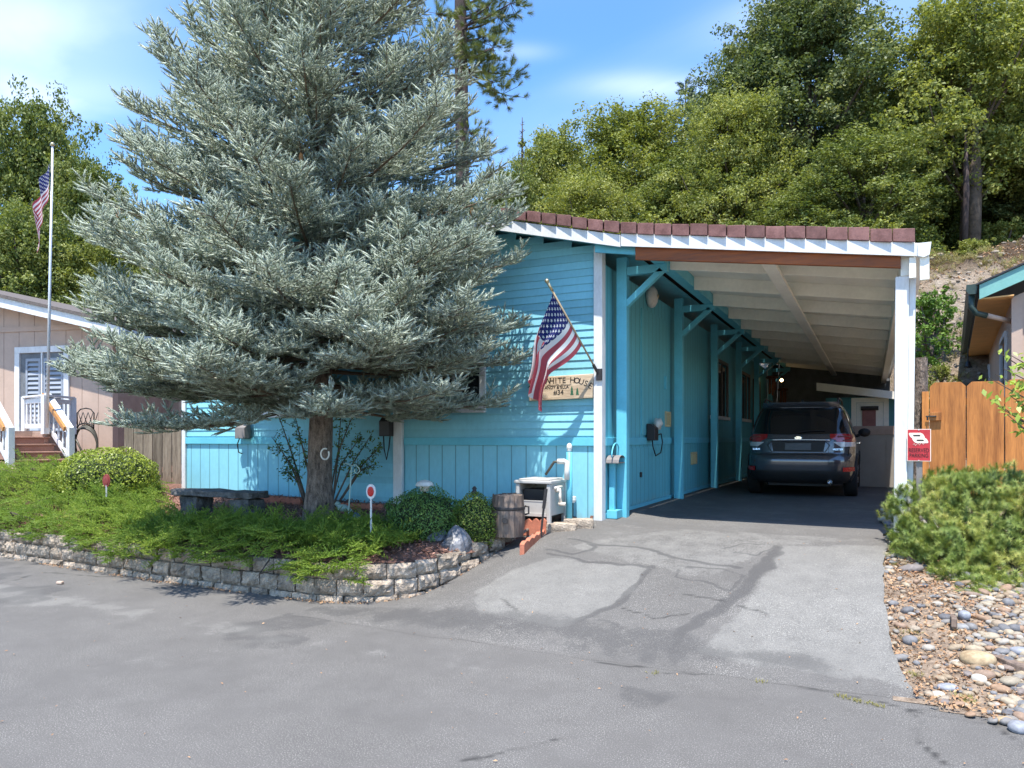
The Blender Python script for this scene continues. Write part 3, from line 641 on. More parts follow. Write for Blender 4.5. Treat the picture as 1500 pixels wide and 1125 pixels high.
# shed at the far end of the carport
sh = thing('shed', 'small teal shed with cream door at the far end of the carport', 'shed', (-.2,20.4,.5))
YS = 20.6
b = MB(); b.box((-1.05,YS,.4),(1.0,22.5,2.62)); b.build('wall', M['side'], sh)
b = MB(); b.prism([(-1.25,YS-.35,3.0),(1.2,YS-.35,2.62),(1.2,YS-.35,2.44),(-1.25,YS-.35,2.80)], (0,.04,0)); b.build('fascia', M['offwhite'], sh)
b = MB(); b.prism([(-1.25,YS-.31,3.0),(1.2,YS-.31,2.62),(1.2,YS-.31,2.58),(-1.25,YS-.31,2.96)], (0,2.3,0)); b.build('roof', M['grayroof'], sh)
a = PY(1247,583,YS); c = PY(1302,583,YS); zt = a.z
b = MB(); b.box((a.x,YS-.04,.5),(a.x+.12,YS-.001,zt)); b.box((c.x-.12,YS-.04,.5),(c.x,YS-.001,zt)); b.box((a.x+.12,YS-.04,zt-.12),(c.x-.12,YS-.001,zt)); df = b.build('door_frame', M['offwhite'], sh, bevel=.004)
b = MB(); b.box((a.x+.125,YS-.025,.5),(c.x-.125,YS-.002,zt-.125)); b.build('door', M['offwhite'], sh)
pc = thing('door_banner', 'faded rose banner on a dark rod hung on the cream shed door', 'banner', PY(1272,625,YS-.05))
a = PY(1263,600,YS-.05); c = PY(1283,624,YS-.05)
b = MB(); b.box((a.x,YS-.06,c.z),(c.x,YS-.045,a.z)); b.build('cloth', M['pinkpost'], pc)
b = MB(); b.tube([(a.x-.03,YS-.07,a.z+.03),(c.x+.06,YS-.07,a.z+.03)], .055, 10); b.build('rod', M['darkbox'], pc, smooth=False)
# low beige gate panel beside the car
gt = thing('carport_gate', 'plain beige panel gate with brown cap beside the car', 'gate', (.1,17,.55))
a = PY(1250,645,17.0); c = PY(1325,712,17.0)
b = MB(); b.box((a.x-.2,17.0,.58),(.52,17.04,1.66)); b.build('panel', M['beige'], gt)
b = MB(); b.box((a.x-.2,16.98,1.66),(.52,17.06,1.84)); b.build('cap_board', M['tandark'], gt, bevel=.004)
for x in (a.x+.12, a.x+.62):
    b = MB(); b.box((x,16.985,.58),(x+.03,16.999,1.66)); b.build('batten', M['beige'], gt)
# ---------------------------------------------------------------- lettering
def text_mesh(body, size, Mx, name, mat, parent, ext=.002, align='CENTER', arc=None):
    vs, fs = [], []
    def one(s, M2):
        cu = bpy.data.curves.new('t', 'FONT'); cu.body = s; cu.size = size; cu.align_x = align; cu.extrude = ext; cu.resolution_u = 3
        o = bpy.data.objects.new('t', cu); COL.objects.link(o); bpy.context.view_layer.update()
        me = bpy.data.meshes.new_from_object(o.evaluated_get(bpy.context.evaluated_depsgraph_get()))
        k = len(vs)
        for v in me.vertices: vs.append(Mx @ (M2 @ v.co))
        for p in me.polygons: fs.append([k+i for i in p.vertices])
        bpy.data.objects.remove(o); bpy.data.curves.remove(cu); bpy.data.meshes.remove(me)
    if arc is None: one(body, Matrix.Identity(4))
    else:
        for ch, (x, y, r) in zip(body, arc):
            if ch != ' ': one(ch, Matrix.Translation((x,y,0)) @ Matrix.Rotation(r,4,'Z'))
    b = MB(); b.v = vs; b.f = fs; b.m = [0]*len(fs)
    return b.build(name, mat, parent)
def frame(o, x, n):      # text plane: x axis, normal (towards the reader); y = n x x
    x = Vector(x).normalized(); n = Vector(n).normalized(); y = n.cross(x)
    return Matrix(((x.x,y.x,n.x,o[0]),(x.y,y.y,n.y,o[1]),(x.z,y.z,n.z,o[2]),(0,0,0,1)))
# wooden name board on the siding
YS_ = YF-.075
sg = thing('house_sign', 'pine name board lettered WHITE HOUSE #34 behind the draped flag', 'sign', (-3.41, YS_, 2.2))
b = MB(); b.add([(-3.83,YS_,2.055),(-2.995,YS_,2.075),(-2.985,YS_,2.365),(-3.83,YS_,2.345),(-3.83,YF-.02,2.055),(-2.995,YF-.02,2.075),(-2.985,YF-.02,2.365),(-3.83,YF-.02,2.345)], [(0,1,2,3),(4,7,6,5),(0,4,5,1),(1,5,6,2),(2,6,7,3),(3,7,4,0)])
b.build('board', M['signwood'], sg, bevel=.006)
FM = frame((-3.41, YS_-.001, 2.21), (1,0,.012), (0,-1,0))
s_ = 'THE WHITE HOUSE'; arc = []; R = .62; n_ = len(s_)
for i, ch in enumerate(s_):
    x = (i-(n_-1)/2)*.0535; q = max(0, abs(x)-.12); yy = .055-q*q*1.15; arc.append((x, yy, -2.3*q*(1 if x > 0 else -1)))
text_mesh(s_, .098, FM, 'lettering', M['ink'], sg, arc=arc)
text_mesh('ANDY & ELLA', .052, FM @ Matrix.Translation((-.045,-.012,0)), 'lettering', M['ink'], sg)
text_mesh('#34', .085, FM @ Matrix.Translation((-.02,-.085,0)), 'lettering', M['ink'], sg)
b = MB()
for x, h in ((.155,.115),(.225,.09)):
    y0 = -.095
    for k in range(3): b.add([FM @ Vector((x-.022+.004*k, y0+k*h*.28, .0015+k*.0004)), FM @ Vector((x+.022-.004*k, y0+k*h*.28, .0015+k*.0004)), FM @ Vector((x, y0+h*(.5+.25*k), .0015+k*.0004))], [(0,1,2)])
b.build('painted_tree', M['greenpaint'], sg)
b = MB(); pts = [FM @ Vector((-.18+.03*i, .032+.012*(i % 2)-(.01 if i % 3 == 0 else 0), .003)) for i in range(12)]; b.tube(pts, .002, 4); b.build('scroll', M['ink'], sg)

# ---------------------------------------------------------------- flags
def flag_mat():
    t = NT('flag_cloth'); uv = t.n('ShaderNodeUVMap', uv_map='uv').outputs[0]; sp = t.n('ShaderNodeSeparateXYZ'); t.l(uv, sp.inputs[0]); u, v = sp.outputs[0], sp.outputs[1]
    st = t.math('LESS_THAN', t.math('FRACT', t.math('MULTIPLY', v, 6.5)), .5)
    red = (.45,.085,.11); wh = (.83,.80,.80); c = t.mix(st, wh, red)
    cu = t.math('DIVIDE', u, .4); cv = t.math('DIVIDE', v, 7/13)
    canton = t.math('MULTIPLY', t.math('LESS_THAN', cu, 1.0), t.math('LESS_THAN', cv, 1.0))
    def dots(du, dv, nx, ny):
        a = t.math('SUBTRACT', t.math('FRACT', t.math('ADD', t.math('MULTIPLY', cu, nx), du)), .5); b2 = t.math('SUBTRACT', t.math('FRACT', t.math('ADD', t.math('MULTIPLY', cv, ny), dv)), .5)
        ang = t.math('ARCTAN2', a, t.math('MULTIPLY', b2, -.8)); r = t.math('SQRT', t.math('ADD', t.math('MULTIPLY', t.math('MULTIPLY', a, 1.3), t.math('MULTIPLY', a, 1.3)), t.math('MULTIPLY', b2, b2)))
        return t.math('LESS_THAN', r, t.math('ADD', .19, t.math('MULTIPLY', t.math('COSINE', t.math('MULTIPLY', ang, 5)), .09)))
    star = t.math('MAXIMUM', dots(0,0,6,5), dots(.5,.5,6,5))
    c = t.mix(canton, c, t.mix(star, (.022,.03,.15), (.75,.75,.75)))
    p = t.pbsdf(c, .7, 0, .2); tr = t.n('ShaderNodeBsdfTranslucent'); t.l(c, tr.inputs[0]); m = t.n('ShaderNodeMixShader'); m.inputs[0].default_value = .45; t.l(p, m.inputs[1]); t.l(tr.outputs[0], m.inputs[2])
    return t.done(m.outputs[0])
M['flag'] = flag_mat()
def cloth(name, fn, parent, nu=70, nv=40):
    V = []; UV = []
    for i in range(nv+1):
        for j in range(nu+1): V.append(fn(j/nu, i/nv)); UV.append((j/nu, i/nv))
    idx = np.arange((nv+1)*(nu+1)).reshape(nv+1, nu+1); Fc = np.stack([idx[:-1,:-1], idx[:-1,1:], idx[1:,1:], idx[1:,:-1]], -1).reshape(-1,4)
    o = npmesh(name, np.array([tuple(v) for v in V]), Fc, M['flag'], parent, True)
    ul = o.data.uv_layers.new(name='uv'); ul.data.foreach_set('uv', np.array(UV, np.float32)[Fc.ravel()].ravel()); return o
A = Vector((-2.925, YF-.07, 2.37)); T = PY(803, 415, 7.72)
hf = thing('house_flag', 'stars and stripes draped from an angled pole on the white corner trim', 'flag', A)
D = (T-A); L = D.length; D.normalize()
b = MB(); b.tube([A, T], .0115, 10); b.build('pole', M['pole_wood'], hf, smooth=True)
b = MB(); b.ball(T+D*.03, .026, 12); b.tube([T-D*.10, T+D*.01], .017, 10); b.build('finial', M['brass'], hf, smooth=True)
b = MB(); b.box((A.x-.02,YF-.079,A.z-.09),(A.x+.05,YF-.056,A.z+.05)); b.tube([A-D*.03, A+D*.12], .019, 10); b.build('bracket', M['iron'], hf)
def ff(u, v):           # u along the fly, v along the hoist from the pole tip down
    h = T-D*(.11+.70*v)
    # cloth falls from the pole and gathers under its upper end
    g = sstep(0, .5, u); top = T-D*.13
    ax = T-D*.16
    hx = lerp(h.x, ax.x-.19+.16*v, g); hy = lerp(h.y, ax.y+.04+.05*math.sin(v*9), g)
    hx += .035*math.sin(v*17+1.2)*sstep(.1,.5,u)+.02*math.sin(u*9+v*4)*u; hy += .05*math.sin(v*17+2.8)*sstep(.05,.5,u)+.03*math.sin(v*31)*sstep(.3,.8,u)
    drop = 1.18*u*(.80+.2*v)*(1-.15*v)
    z = h.z-drop+ (.20*v)*sstep(.15,.8,u)
    return (hx-.16*u, hy, z)
cloth('cloth', ff, hf)
PB = PD(69, 586, 13.2); PT = PD(77, 214, 13.2)
fp = thing('flagpole', 'tall white flagpole with limp flag rising from the neighbour deck rail', 'flagpole', PB)
b = MB(); b.tube([PB-Vector((0,0,.5)), PT], [.028,.018], 10); b.build('pole', M['galv'], fp, smooth=True)
b = MB(); b.ball(PT+Vector((0,0,.03)), .04, 10); b.build('finial', M['brass'], fp, smooth=True)
RT = Vector((CT, ST, 0)); FWD = Vector((-ST, CT, 0))
fa = PD(73.5, 240, 13.16); fb = PD(72.5, 292, 13.16)
def lf(u, v):
    h = fa.lerp(fb, v); w = .42*u*(1.15-.55*u)*(1.0-.2*v)
    x = -w-.04*math.sin(u*11+v*3)*u; y = .09*math.sin(u*13+v*2)*min(1,u*4)*(1-.3*v)
    z = -(.95*u**1.1)-.06*math.sin(v*3)*u
    return tuple(h+RT*x+FWD*(y-.02)+Vector((0,0,z)))
cloth('cloth', lf, fp)

# ---------------------------------------------------------------- fittings on the house
def hang_box(name, label, c, w, d, h, mat, cords, parent_mat='black', y_out=True, cat='utility box', cap=True):
    t = thing(name, label, cat, c); b = MB()
    if y_out: b.prism([(c.x-w/2,c.y,c.z-h/2),(c.x-w/2,c.y-d,c.z-h/2),(c.x-w/2,c.y-d,c.z+h*.28),(c.x-w/2,c.y-d*.4,c.z+h/2),(c.x-w/2,c.y,c.z+h/2)], (w,0,0))
    else: b.prism([(c.x,c.y-w/2,c.z-h/2),(c.x+d,c.y-w/2,c.z-h/2),(c.x+d,c.y-w/2,c.z+h*.28),(c.x+d*.4,c.y-w/2,c.z+h/2),(c.x,c.y-w/2,c.z+h/2)], (0,w,0))
    b.build('case', M[mat], t, bevel=.008)
    b = MB()
    for pts in cords: b.tube(pts, .009, 6)
    b.build('cord', M[parent_mat], t, smooth=True); return t
c = PY(360,632,YF-.05); c.y = YF-.045
hang_box('hose_timer', 'grey box with a looped cord on the sunlit wall left of the spruce', c, .20, .13, .22, 'graybox', [[c+Vector((-.08,-.05,-.10)), c+Vector((-.13,-.05,-.2)), c+Vector((-.10,-.05,-.32)), c+Vector((-.04,-.04,-.34))]])
c = PY(569,625,YF-.08); c.y = YF-.075
hang_box('cable_box', 'dark box with dangling cord beside the white middle trim', c, .17, .11, .26, 'darkbox', [[c+Vector((-.05,-.05,-.12)), c+Vector((-.04,-.05,-.3)), c+Vector((0,-.05,-.45)), c+Vector((.04,-.05,-.28)), c+Vector((.06,-.05,-.12))]])
c = PX(950,633,XR+.03)
t = hang_box('outdoor_socket', 'dark socket box with coiled cord and pale bag on the carport wall', c, .20, .12, .24, 'darkbox', [[c+Vector((.08,.12,-.05)), c+Vector((.1,.32,-.02)), c+Vector((.1,.40,-.15)), c+Vector((.1,.3,-.3)), c+Vector((.09,.05,-.34)), c+Vector((.08,-.06,-.2)), c+Vector((.06,-.03,-.1))]], y_out=False)
b = MB(); b.ball(c+Vector((.1,.14,.12)), (.06,.09,.08), 12, jit=.6); b.build('bag', M['solarglass'], t, smooth=True)
c = PX(949,435,XR); lamp = thing('globe_lamp', 'round frosted lamp under the first carport bracket', 'wall lamp', c)
b = MB(); b.lathe([(.02,.0),(.14,.01),(.165,.05),(.15,.09),(.10,.125),(.03,.14)], 24, M=Matrix.Translation(c) @ Matrix.Rotation(math.pi/2,4,'Y')); b.build('shade', M['solarglass'], lamp, smooth=True)
b = MB(); b.lathe([(.06,.0),(.085,.005),(.085,.012),(.06,.016)], 20, M=Matrix.Translation(c+Vector((-.004,0,0))) @ Matrix.Rotation(math.pi/2,4,'Y')); b.lathe([(.012,.138),(.03,.15),(.012,.16)], 12, M=Matrix.Translation(c) @ Matrix.Rotation(math.pi/2,4,'Y')); b.build('base', M['brass'], lamp)
c = PY(366,606,YF-.05); c.y = YF-.04; t = thing('porch_lamp', 'small round yellowish lamp on the wall beside the left window', 'wall lamp', c)
b = MB(); b.ball(c+Vector((0,-.09,0)), (.075,.075,.085), 14); b.build('globe', M['signcream'], t, smooth=True)
b = MB(); b.tube([c, c+Vector((0,-.03,0))], .06, 12); b.tube([c+Vector((0,-.02,.0)), c+Vector((0,-.05,.09))], .02, 8); b.build('base', M['brass'], t)
# hose hook dome near the corner of the house
c = PX(893,672,XR+.02); t = thing('hose_hanger', 'grey domed hose hanger low on the corner of the house', 'hose hanger', c)
b = MB(); P = []
for i in range(9):
    a = math.pi*i/8; P.append([(XR+.02+x, c.y+.14*math.cos(a), c.z-.04+.085*math.sin(a)) for x in (0,.16)])
b.grid(P); b.box((XR+.02,c.y-.14,c.z-.05),(XR+.18,c.y+.14,c.z-.04)); b.build('dome', M['graybox'], t)
b = MB(); b.tube([(XR+.10,c.y+.16*math.cos(a),c.z+.02+.17*math.sin(a)) for a in np.linspace(0,math.pi,12)], .009, 6); b.build('hose', M['bluetrim'], t, smooth=True)
b = MB(); b.box((XR+.023,c.y-.03,.64),(XR+.09,c.y+.03,c.z-.05)); b.box((XR+.023,c.y-.12,.62),(XR+.15,c.y+.1,.72)); b.build('stand', M['bluetrim'], t, bevel=.005)
# little lit lantern, rust coloured chimes deep in the carport
c = PX(1145,557,-2.3); t = thing('lantern', 'small lit bulb on a bracket deep in the carport', 'lantern', c)
b = MB(); b.ball(c, .045, 12); b.build('bulb', M['bulb'], t, smooth=True)
b = MB(); b.bar((-2.7,c.y,c.z+.13),(c.x,c.y,c.z+.13),.03,.03); b.tube([c+Vector((0,0,.13)),c+Vector((0,0,.06))],.03,8); b.build('bracket', M['iron'], t)
for k, (u, v, lab, hh) in enumerate(((1131,562,'short rust coloured wooden ornament hung left of the lit bulb',.35),(1147,578,'long rust coloured wooden chimes hung right under the lit bulb',1.0))):
    c = PX(u, v, -2.35-.1*k); t = thing('hanging_ornament', lab, 'ornament', c); b = MB()
    b.tube([c+Vector((0,0,.55)), c+Vector((0,0,.1))], .008, 5); b.build('string', M['ink'], t)
    b = MB()
    for j in range(5): b.bar(c+Vector((.07*math.cos(j*1.26),.1*math.sin(j*1.26),.15)), c+Vector((.07*math.cos(j*1.26),.1*math.sin(j*1.26),-hh*(.5+.1*j))), .05, .05)
    b.ball(c+Vector((0,0,.16)), (.16,.16,.05), 12); b.build('rods', M['rust'], t, bevel=.004)

# ---------------------------------------------------------------- RESERVED PARKING sign on the outer post
c = PY(1346,652,8.10); w, h = .205, .31
t = thing('parking_sign', 'small red number 8 reserved parking sign on the white post', 'sign', c)
ns = Vector((-.22,-1,0)).normalized(); xs = Vector((0,0,1)).cross(-ns); xs = Vector((ns.y*-1, ns.x, 0)); SM = frame(c, xs, ns)
def srect(b, x0, y0, x1, y1, z0, z1): b.box((x0,y0,z0),(x1,y1,z1), M=SM)
b = MB(); srect(b, -w/2, -h/2, w/2, h/2, -.004, 0); b.build('plate', M['signcream'], t)
b = MB(); srect(b, -w/2+.006, -h/2+.006, w/2-.006, h/2-.006, 0, .0012); b.build('face', M['rsign'], t)
def slab8(poly, z0, z1, mat, nm):
    b = MB(); b.prism([SM @ Vector((x,y,z0)) for x, y in poly], SM.to_3x3() @ Vector((0,0,z1-z0))); return b
def rr(cx, cy, w_, h_, sk, r, n=5):
    out = []
    for (sx_, sy_, a0) in ((1,1,0),(-1,1,90),(-1,-1,180),(1,-1,270)):
        for k in range(n+1):
            a = math.radians(a0+90*k/n); x = sx_*(w_/2-r)+r*math.cos(a); y = sy_*(h_/2-r)+r*math.sin(a); out.append((cx+x-sk*y, cy+y))
    return out
b8 = MB()
for (cx, cy) in ((-.018,.092),(.012,.046)):
    b8.prism([SM @ Vector((x,y,.0014+.0003*(cy<.05))) for x, y in rr(cx,cy,.125,.054,.55,.02)], SM.to_3x3() @ Vector((0,0,.0015)))
    i8 = MB(); i8.prism([SM @ Vector((x,y,.0031)) for x, y in rr(cx,cy,.06,.013,.4,.004)], SM.to_3x3() @ Vector((0,0,.0008))); i8.build('numeral_opening', M['ink'], t)
b8.build('numeral', M['signcream'], t)
b = MB(); b.tube([SM @ Vector((-.05+.011*i, .002+.013*math.sin(i*2.1)+.002*i, .003)) for i in range(10)], .0022, 5); b.build('signature', M['signcream'], t)
for yy, s in ((-.068,'RESERVED'),(-.118,'PARKING')):
    text_mesh(s, .040, SM @ Matrix.Translation((0,yy,.0016)) @ Matrix.Diagonal((.98,1.35,1,1)), 'lettering', M['ink'], t)
b = MB()
for y in (.148,-.148): b.tube([SM @ Vector((0,y,-.01)), SM @ Vector((0,y,.006))], .006, 8)
b.build('screw', M['galv'], t)
b = MB(); b.bar(c-ns*.03+Vector((0,0,-.6)), c-ns*.03+Vector((0,0,.12)), .05, .02, up=ns); b.build('stake', M['graybox'], t)
# grey rustic post and stump behind
c = PZ(1346,690,.7); c = Vector((.72,11.2,.6))
t = thing('timber_post', 'dark rough timber post standing at the left end of the wooden gate', 'post', c)
b = MB(); z0 = .5; P = []
for i in range(10):
    z = z0+i*.24; P.append([(c.x-.13+.09*math.cos(a)*(1+.25*mnoise.noise((a,z*2,1))), c.y+.09*math.sin(a)*(1+.25*mnoise.noise((a+5,z*2,1))), z) for a in np.linspace(0,2*math.pi,13)[:-1]])
b.grid(P, wrap=True); b.f.append(list(range(9*12,10*12))); b.m.append(0); b.build('post_body', M['bark'], t, smooth=False)

# ---------------------------------------------------------------- wooden gate on the right
YG = 11.0; x0 = PY(1362,560,YG).x; zt = PY(1400,559,YG).z
gate = thing('wooden_gate', 'orange stained wooden gate of wide dog-eared boards with black latch', 'gate', (x0+.8,YG,.7))
bw = .40; n_ = 8
for i in range(n_):
    xa = x0+i*(bw+.012); ca = .055; j = random.uniform(-.012,.012)
    b = MB(); b.prism([(xa,YG,.55),(xa+bw,YG,.55),(xa+bw,YG,zt-ca+j),(xa+bw-ca,YG,zt+j),(xa+ca,YG,zt+j),(xa,YG,zt-ca+j)], (0,.022,0)); b.box((xa+bw*.42,YG-.003,.55),(xa+bw*.42+.004,YG-.0005,zt-.02+j)); b.build('board', M['orangefence'], gate, bevel=.004)
b = MB()
for z in (.85, zt-.3): b.box((x0,YG+.023,z),(x0+n_*bw,YG+.065,z+.09))
b.build('rail', M['orangefence'], gate)
b = MB(); b.box((x0-.09,YG-.02,.5),(x0-.01,YG+.07,zt-.12)); b.build('gate_post', M['orangefence'], gate, bevel=.004)
b = MB(); zl = PY(1375,610,YG).z; b.box((x0+.0,YG-.045,zl-.055),(x0+.13,YG-.004,zl+.055)); b.build('latch_block', M['orangefence'], gate, bevel=.004)
b = MB(); b.tube([(x0-.05,YG-.055,zl),(x0+.07,YG-.055,zl)], .01, 8); b.tube([(x0-.03,YG-.055,zl),(x0-.03,YG-.055,zl-.05)], .01, 8); b.build('latch', M['black'], gate)

# ---------------------------------------------------------------- neighbour on the right
D0 = 11.2; th = math.atan((1396-750)/F); dep = Vector((math.sin(th-TH), math.cos(th-TH), 0)); lat = Vector((dep.y, -dep.x, 0))
O = PD(1437, 415, D0); rh = thing('tan_house', 'tan neighbour house with teal rake board and dark green gutter', 'house', (O.x+1,O.y+1,.8))
def RL(a, d, z): return O+lat*a+dep*d+Vector((0,0,z-O.z))
ze = O.z; Lr = 13
b = MB(); sl = .42
b.prism([RL(-.02,0,ze-.02),RL(3.2,0,ze+sl*3.2),RL(3.2,0,ze+sl*3.2-.24),RL(-.02,0,ze-.24)], dep*.05); b.build('rake_board', M['tealtrim'], rh)
b = MB(); b.prism([RL(-.06,-.03,ze+.0),RL(3.2,-.03,ze+sl*3.2+.03),RL(3.2,-.03,ze+sl*3.2-.005),RL(-.06,-.03,ze-.025)], dep*Lr); b.build('roof', M['shingle'], rh)
b = MB(); g0 = [(-.19,0),(-.19,-.10),(-.15,-.15),(-.06,-.15),(-.04,0)]
b.prism([RL(x,.02,ze+.0+z) for x,z in g0], dep*Lr); b.build('gutter', M['darkgreen'], rh)
b = MB(); b.prism([RL(-.03,.05,ze-.24),RL(.42,.05,ze-.22),RL(.42,.05,ze-.20),RL(-.03,.05,ze-.22)], dep*(Lr-.1)); b.build('soffit', M['soffit'], rh)
b = MB(); b.prism([RL(.42,.3,.4),RL(.42,.3,ze-.2),RL(3.2,.3,ze+sl*2.6-.1),RL(3.2,.3,.4)], dep*.12); b.build('front_wall', M['tansiding'], rh)
b = MB(); b.prism([RL(.42,.42,.4),RL(.42,.42,ze-.22),RL(.54,.42,ze-.22),RL(.54,.42,.4)], dep*(Lr-.8)); b.build('side_wall', M['tansiding'], rh)
b = MB(); b.prism([RL(.40,.26,.4),RL(.40,.26,ze-.22),RL(.54,.26,ze-.2),RL(.54,.26,.4)], dep*.06); b.build('corner_trim', M['tan'], rh)
for d0, d1 in ((1.6,3.2),(8.2,9.4)):
    b = MB(); w_ = .08
    z0, z1 = ze-1.7, ze-.55
    for (da, db, za, zb) in ((d0,d1,z0,z0+w_),(d0,d1,z1-w_,z1),(d0,d0+w_,z0+w_,z1-w_),(d1-w_,d1,z0+w_,z1-w_)):
        b.prism([RL(.375,da,za),RL(.375,db,za),RL(.375,db,zb),RL(.375,da,zb)], lat*.043)
    o = b.build('window', M['shutter'], rh)
    b = MB(); b.prism([RL(.40,d0+w_,z0+w_),RL(.40,d1-w_,z0+w_),RL(.40,d1-w_,z1-w_),RL(.40,d0+w_,z1-w_)], lat*.015); b.build('pane', M['glass'], o)
b = MB(); pts = [RL(-.12,.12,ze-.15),RL(-.12,.12,ze-.33),RL(-.06,.14,ze-.43),RL(.08,.2,ze-.47)]; b.tube(pts, .045, 10); b.build('downspout_elbow', M['darkgreen'], rh, smooth=True)
b = MB(); b.tube([RL(.06,.2,ze-.46), RL(.42,.5,ze-.55)], .04, 8); b.build('downspout', M['tan'], rh, smooth=True)
b = MB(); b.tube([RL(.86,.27,ze-1.15),RL(.90,.25,ze-1.25),RL(1.0,.24,ze-1.22),RL(1.1,.24,ze-1.12),RL(1.3,.24,ze-1.05)], .014, 6); b.build('cable', M['pvc'], rh, smooth=True)
c = PD(1434,541,19); fl = thing('flood_light', 'white flood lamp under the eave of the tan house on the right', 'lamp', c)
b = MB(); b.ball(c, .16, 12); b.build('shade', M['white'], fl, smooth=True)
b = MB(); b.tube([c+Vector((.05,.1,.0)), c+lat*.65+Vector((0,0,.1))], .06, 8); b.lathe([(.05,-.3),(.17,-.26),(.12,-.16)], 12, M=Matrix.Translation(c)); b.build('bracket', M['black'], fl)
c = PD(1418,535,17.5); bl = thing('hanging_bell', 'little dark bell hanging from the far end of the green gutter', 'bell', c)
b = MB(); b.lathe([(.02,.10),(.05,.08),(.07,0),(.10,-.06)], 12, M=Matrix.Translation(c)); b.build('bell', M['black'], bl, smooth=True)
b = MB(); b.tube([c+Vector((0,0,.1)), c+Vector((0,0,.42))], .012, 6); b.build('chain', M['black'], bl)
# ---------------------------------------------------------------- neighbour on the left
ang = math.radians(15); C0 = CW(-.5427*15, 15); LD = (CW(-math.cos(ang), math.sin(ang))).normalized(); BD = Vector((-LD.y, LD.x, 0)); BD = BD if BD.dot(FWD) > 0 else -BD
def NL(a, d, z): return Vector((C0.x, C0.y, 0))+LD*a+BD*d+Vector((0,0,z))
def NLpix(u, v, d=0.0):  # point of the photo on the plane at depth d of this house
    r = Vector(ray(u, v)); o = NL(0, d, 0); n = BD; t = o.dot(n)/r.dot(n); p = r*t+Vector((0,0,CZ)); q = p-Vector((C0.x,C0.y,0)); return q.dot(LD), p.z
nh = thing('tan_house', 'tan neighbour house with white gable board and shuttered window on the left', 'house', NL(2,0,.9))
aR, zR_ = NLpix(165,478,-.5); aL, zL_ = NLpix(0,440,-.5); sl = (zL_-zR_)/(aL-aR)
def zg(a): return zR_+sl*(a-aR)
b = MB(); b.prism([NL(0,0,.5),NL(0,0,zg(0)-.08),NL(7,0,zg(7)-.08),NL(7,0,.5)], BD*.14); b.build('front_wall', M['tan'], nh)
b = MB(); b.prism([NL(0,.14,.5),NL(0,.14,zg(0)-.1),NL(.14,.14,zg(.14)-.1),NL(.14,.14,.5)], BD*9); b.build('side_wall', M['tandark'], nh)  # tan of the front wall, darkened in the paint for shade
b = MB(); b.prism([NL(-.62,-.5,zg(-.62)+.06),NL(8,-.5,zg(8)+.06),NL(8,-.5,zg(8)-.14),NL(-.62,-.5,zg(-.62)-.14)], BD*.03); b.build('gable_board', M['white'], nh)
b = MB(); b.prism([NL(-.66,-.54,zg(-.66)+.13),NL(8,-.54,zg(8)+.13),NL(8,-.54,zg(8)+.065),NL(-.66,-.54,zg(-.66)+.065)], BD*10); b.build('roof', M['grayroof'], nh)
b = MB(); b.prism([NL(-.6,-.47,zg(-.6)-.10),NL(8,-.47,zg(8)-.10),NL(8,-.47,zg(8)-.08),NL(-.6,-.47,zg(-.6)-.08)], BD*9.8); b.build('soffit', M['tan'], nh)
b = MB(); b.prism([NL(-.62,-.47,zg(-.62)+.06),NL(-.59,-.47,zg(-.62)+.06),NL(-.59,-.47,zg(-.62)-.16),NL(-.62,-.47,zg(-.62)-.16)], BD*9.8); b.build('eave_board', M['white'], nh)
b = MB(); a2 = -.0
b.prism([NL(-2.9,1.6,.5),NL(-2.9,1.6,3.3),NL(-.0,1.6,3.9),NL(-.0,1.6,.5)], BD*.12); b.build('rear_wall', M['tandark'], nh)  # recessed wall: its shade is put into the darker tan
b = MB(); b.prism([NL(-.42,1.57,.5),NL(-.42,1.57,3.7),NL(-.30,1.57,3.7),NL(-.30,1.57,.5)], BD*.028); b.build('corner_trim', M['tan'], nh)
b = MB(); 
for a in np.arange(.35,7,.41): b.prism([NL(a,-.004,.6),NL(a,-.004,zg(a)-.1),NL(a+.012,-.004,zg(a)-.1),NL(a+.012,-.004,.6)], BD*.0035)
b.build('siding_groove', M['tandark'], nh)
b = MB(); z0 = NLpix(80,485)[1]; b.prism([NL(.0,-.025,z0),NL(7,-.025,z0+.05),NL(7,-.025,z0+.16),NL(0,-.025,z0+.11)], BD*.024); b.build('wall_band', M['tan'], nh)
ax0, zt0 = NLpix(103,506); ax1, _ = NLpix(24,506); _, zb0 = NLpix(60,642)
w_ = .13; b = MB()
def nrect(b, a0, a1, z0, z1, d0, d1, mi=0): b.prism([NL(a0,d0,z0),NL(a0,d0,z1),NL(a1,d0,z1),NL(a1,d0,z0)], BD*(d1-d0), mi)
nrect(b,ax0,ax1,zb0,zb0+w_,-.06,-.002); nrect(b,ax0,ax1,zt0-w_,zt0,-.05,-.002); nrect(b,ax0,ax0+w_,zb0+w_,zt0-w_,-.05,-.002); nrect(b,ax1-w_,ax1,zb0+w_,zt0-w_,-.05,-.002)
wn_ = b.build('window', M['white'], nh, bevel=.006)
b = MB(); nrect(b,ax0+w_,ax1-w_,zb0+w_,zt0-w_,-.012,-.003); b.build('pane', M['backdark'], wn_)
am = (ax0+ax1)/2
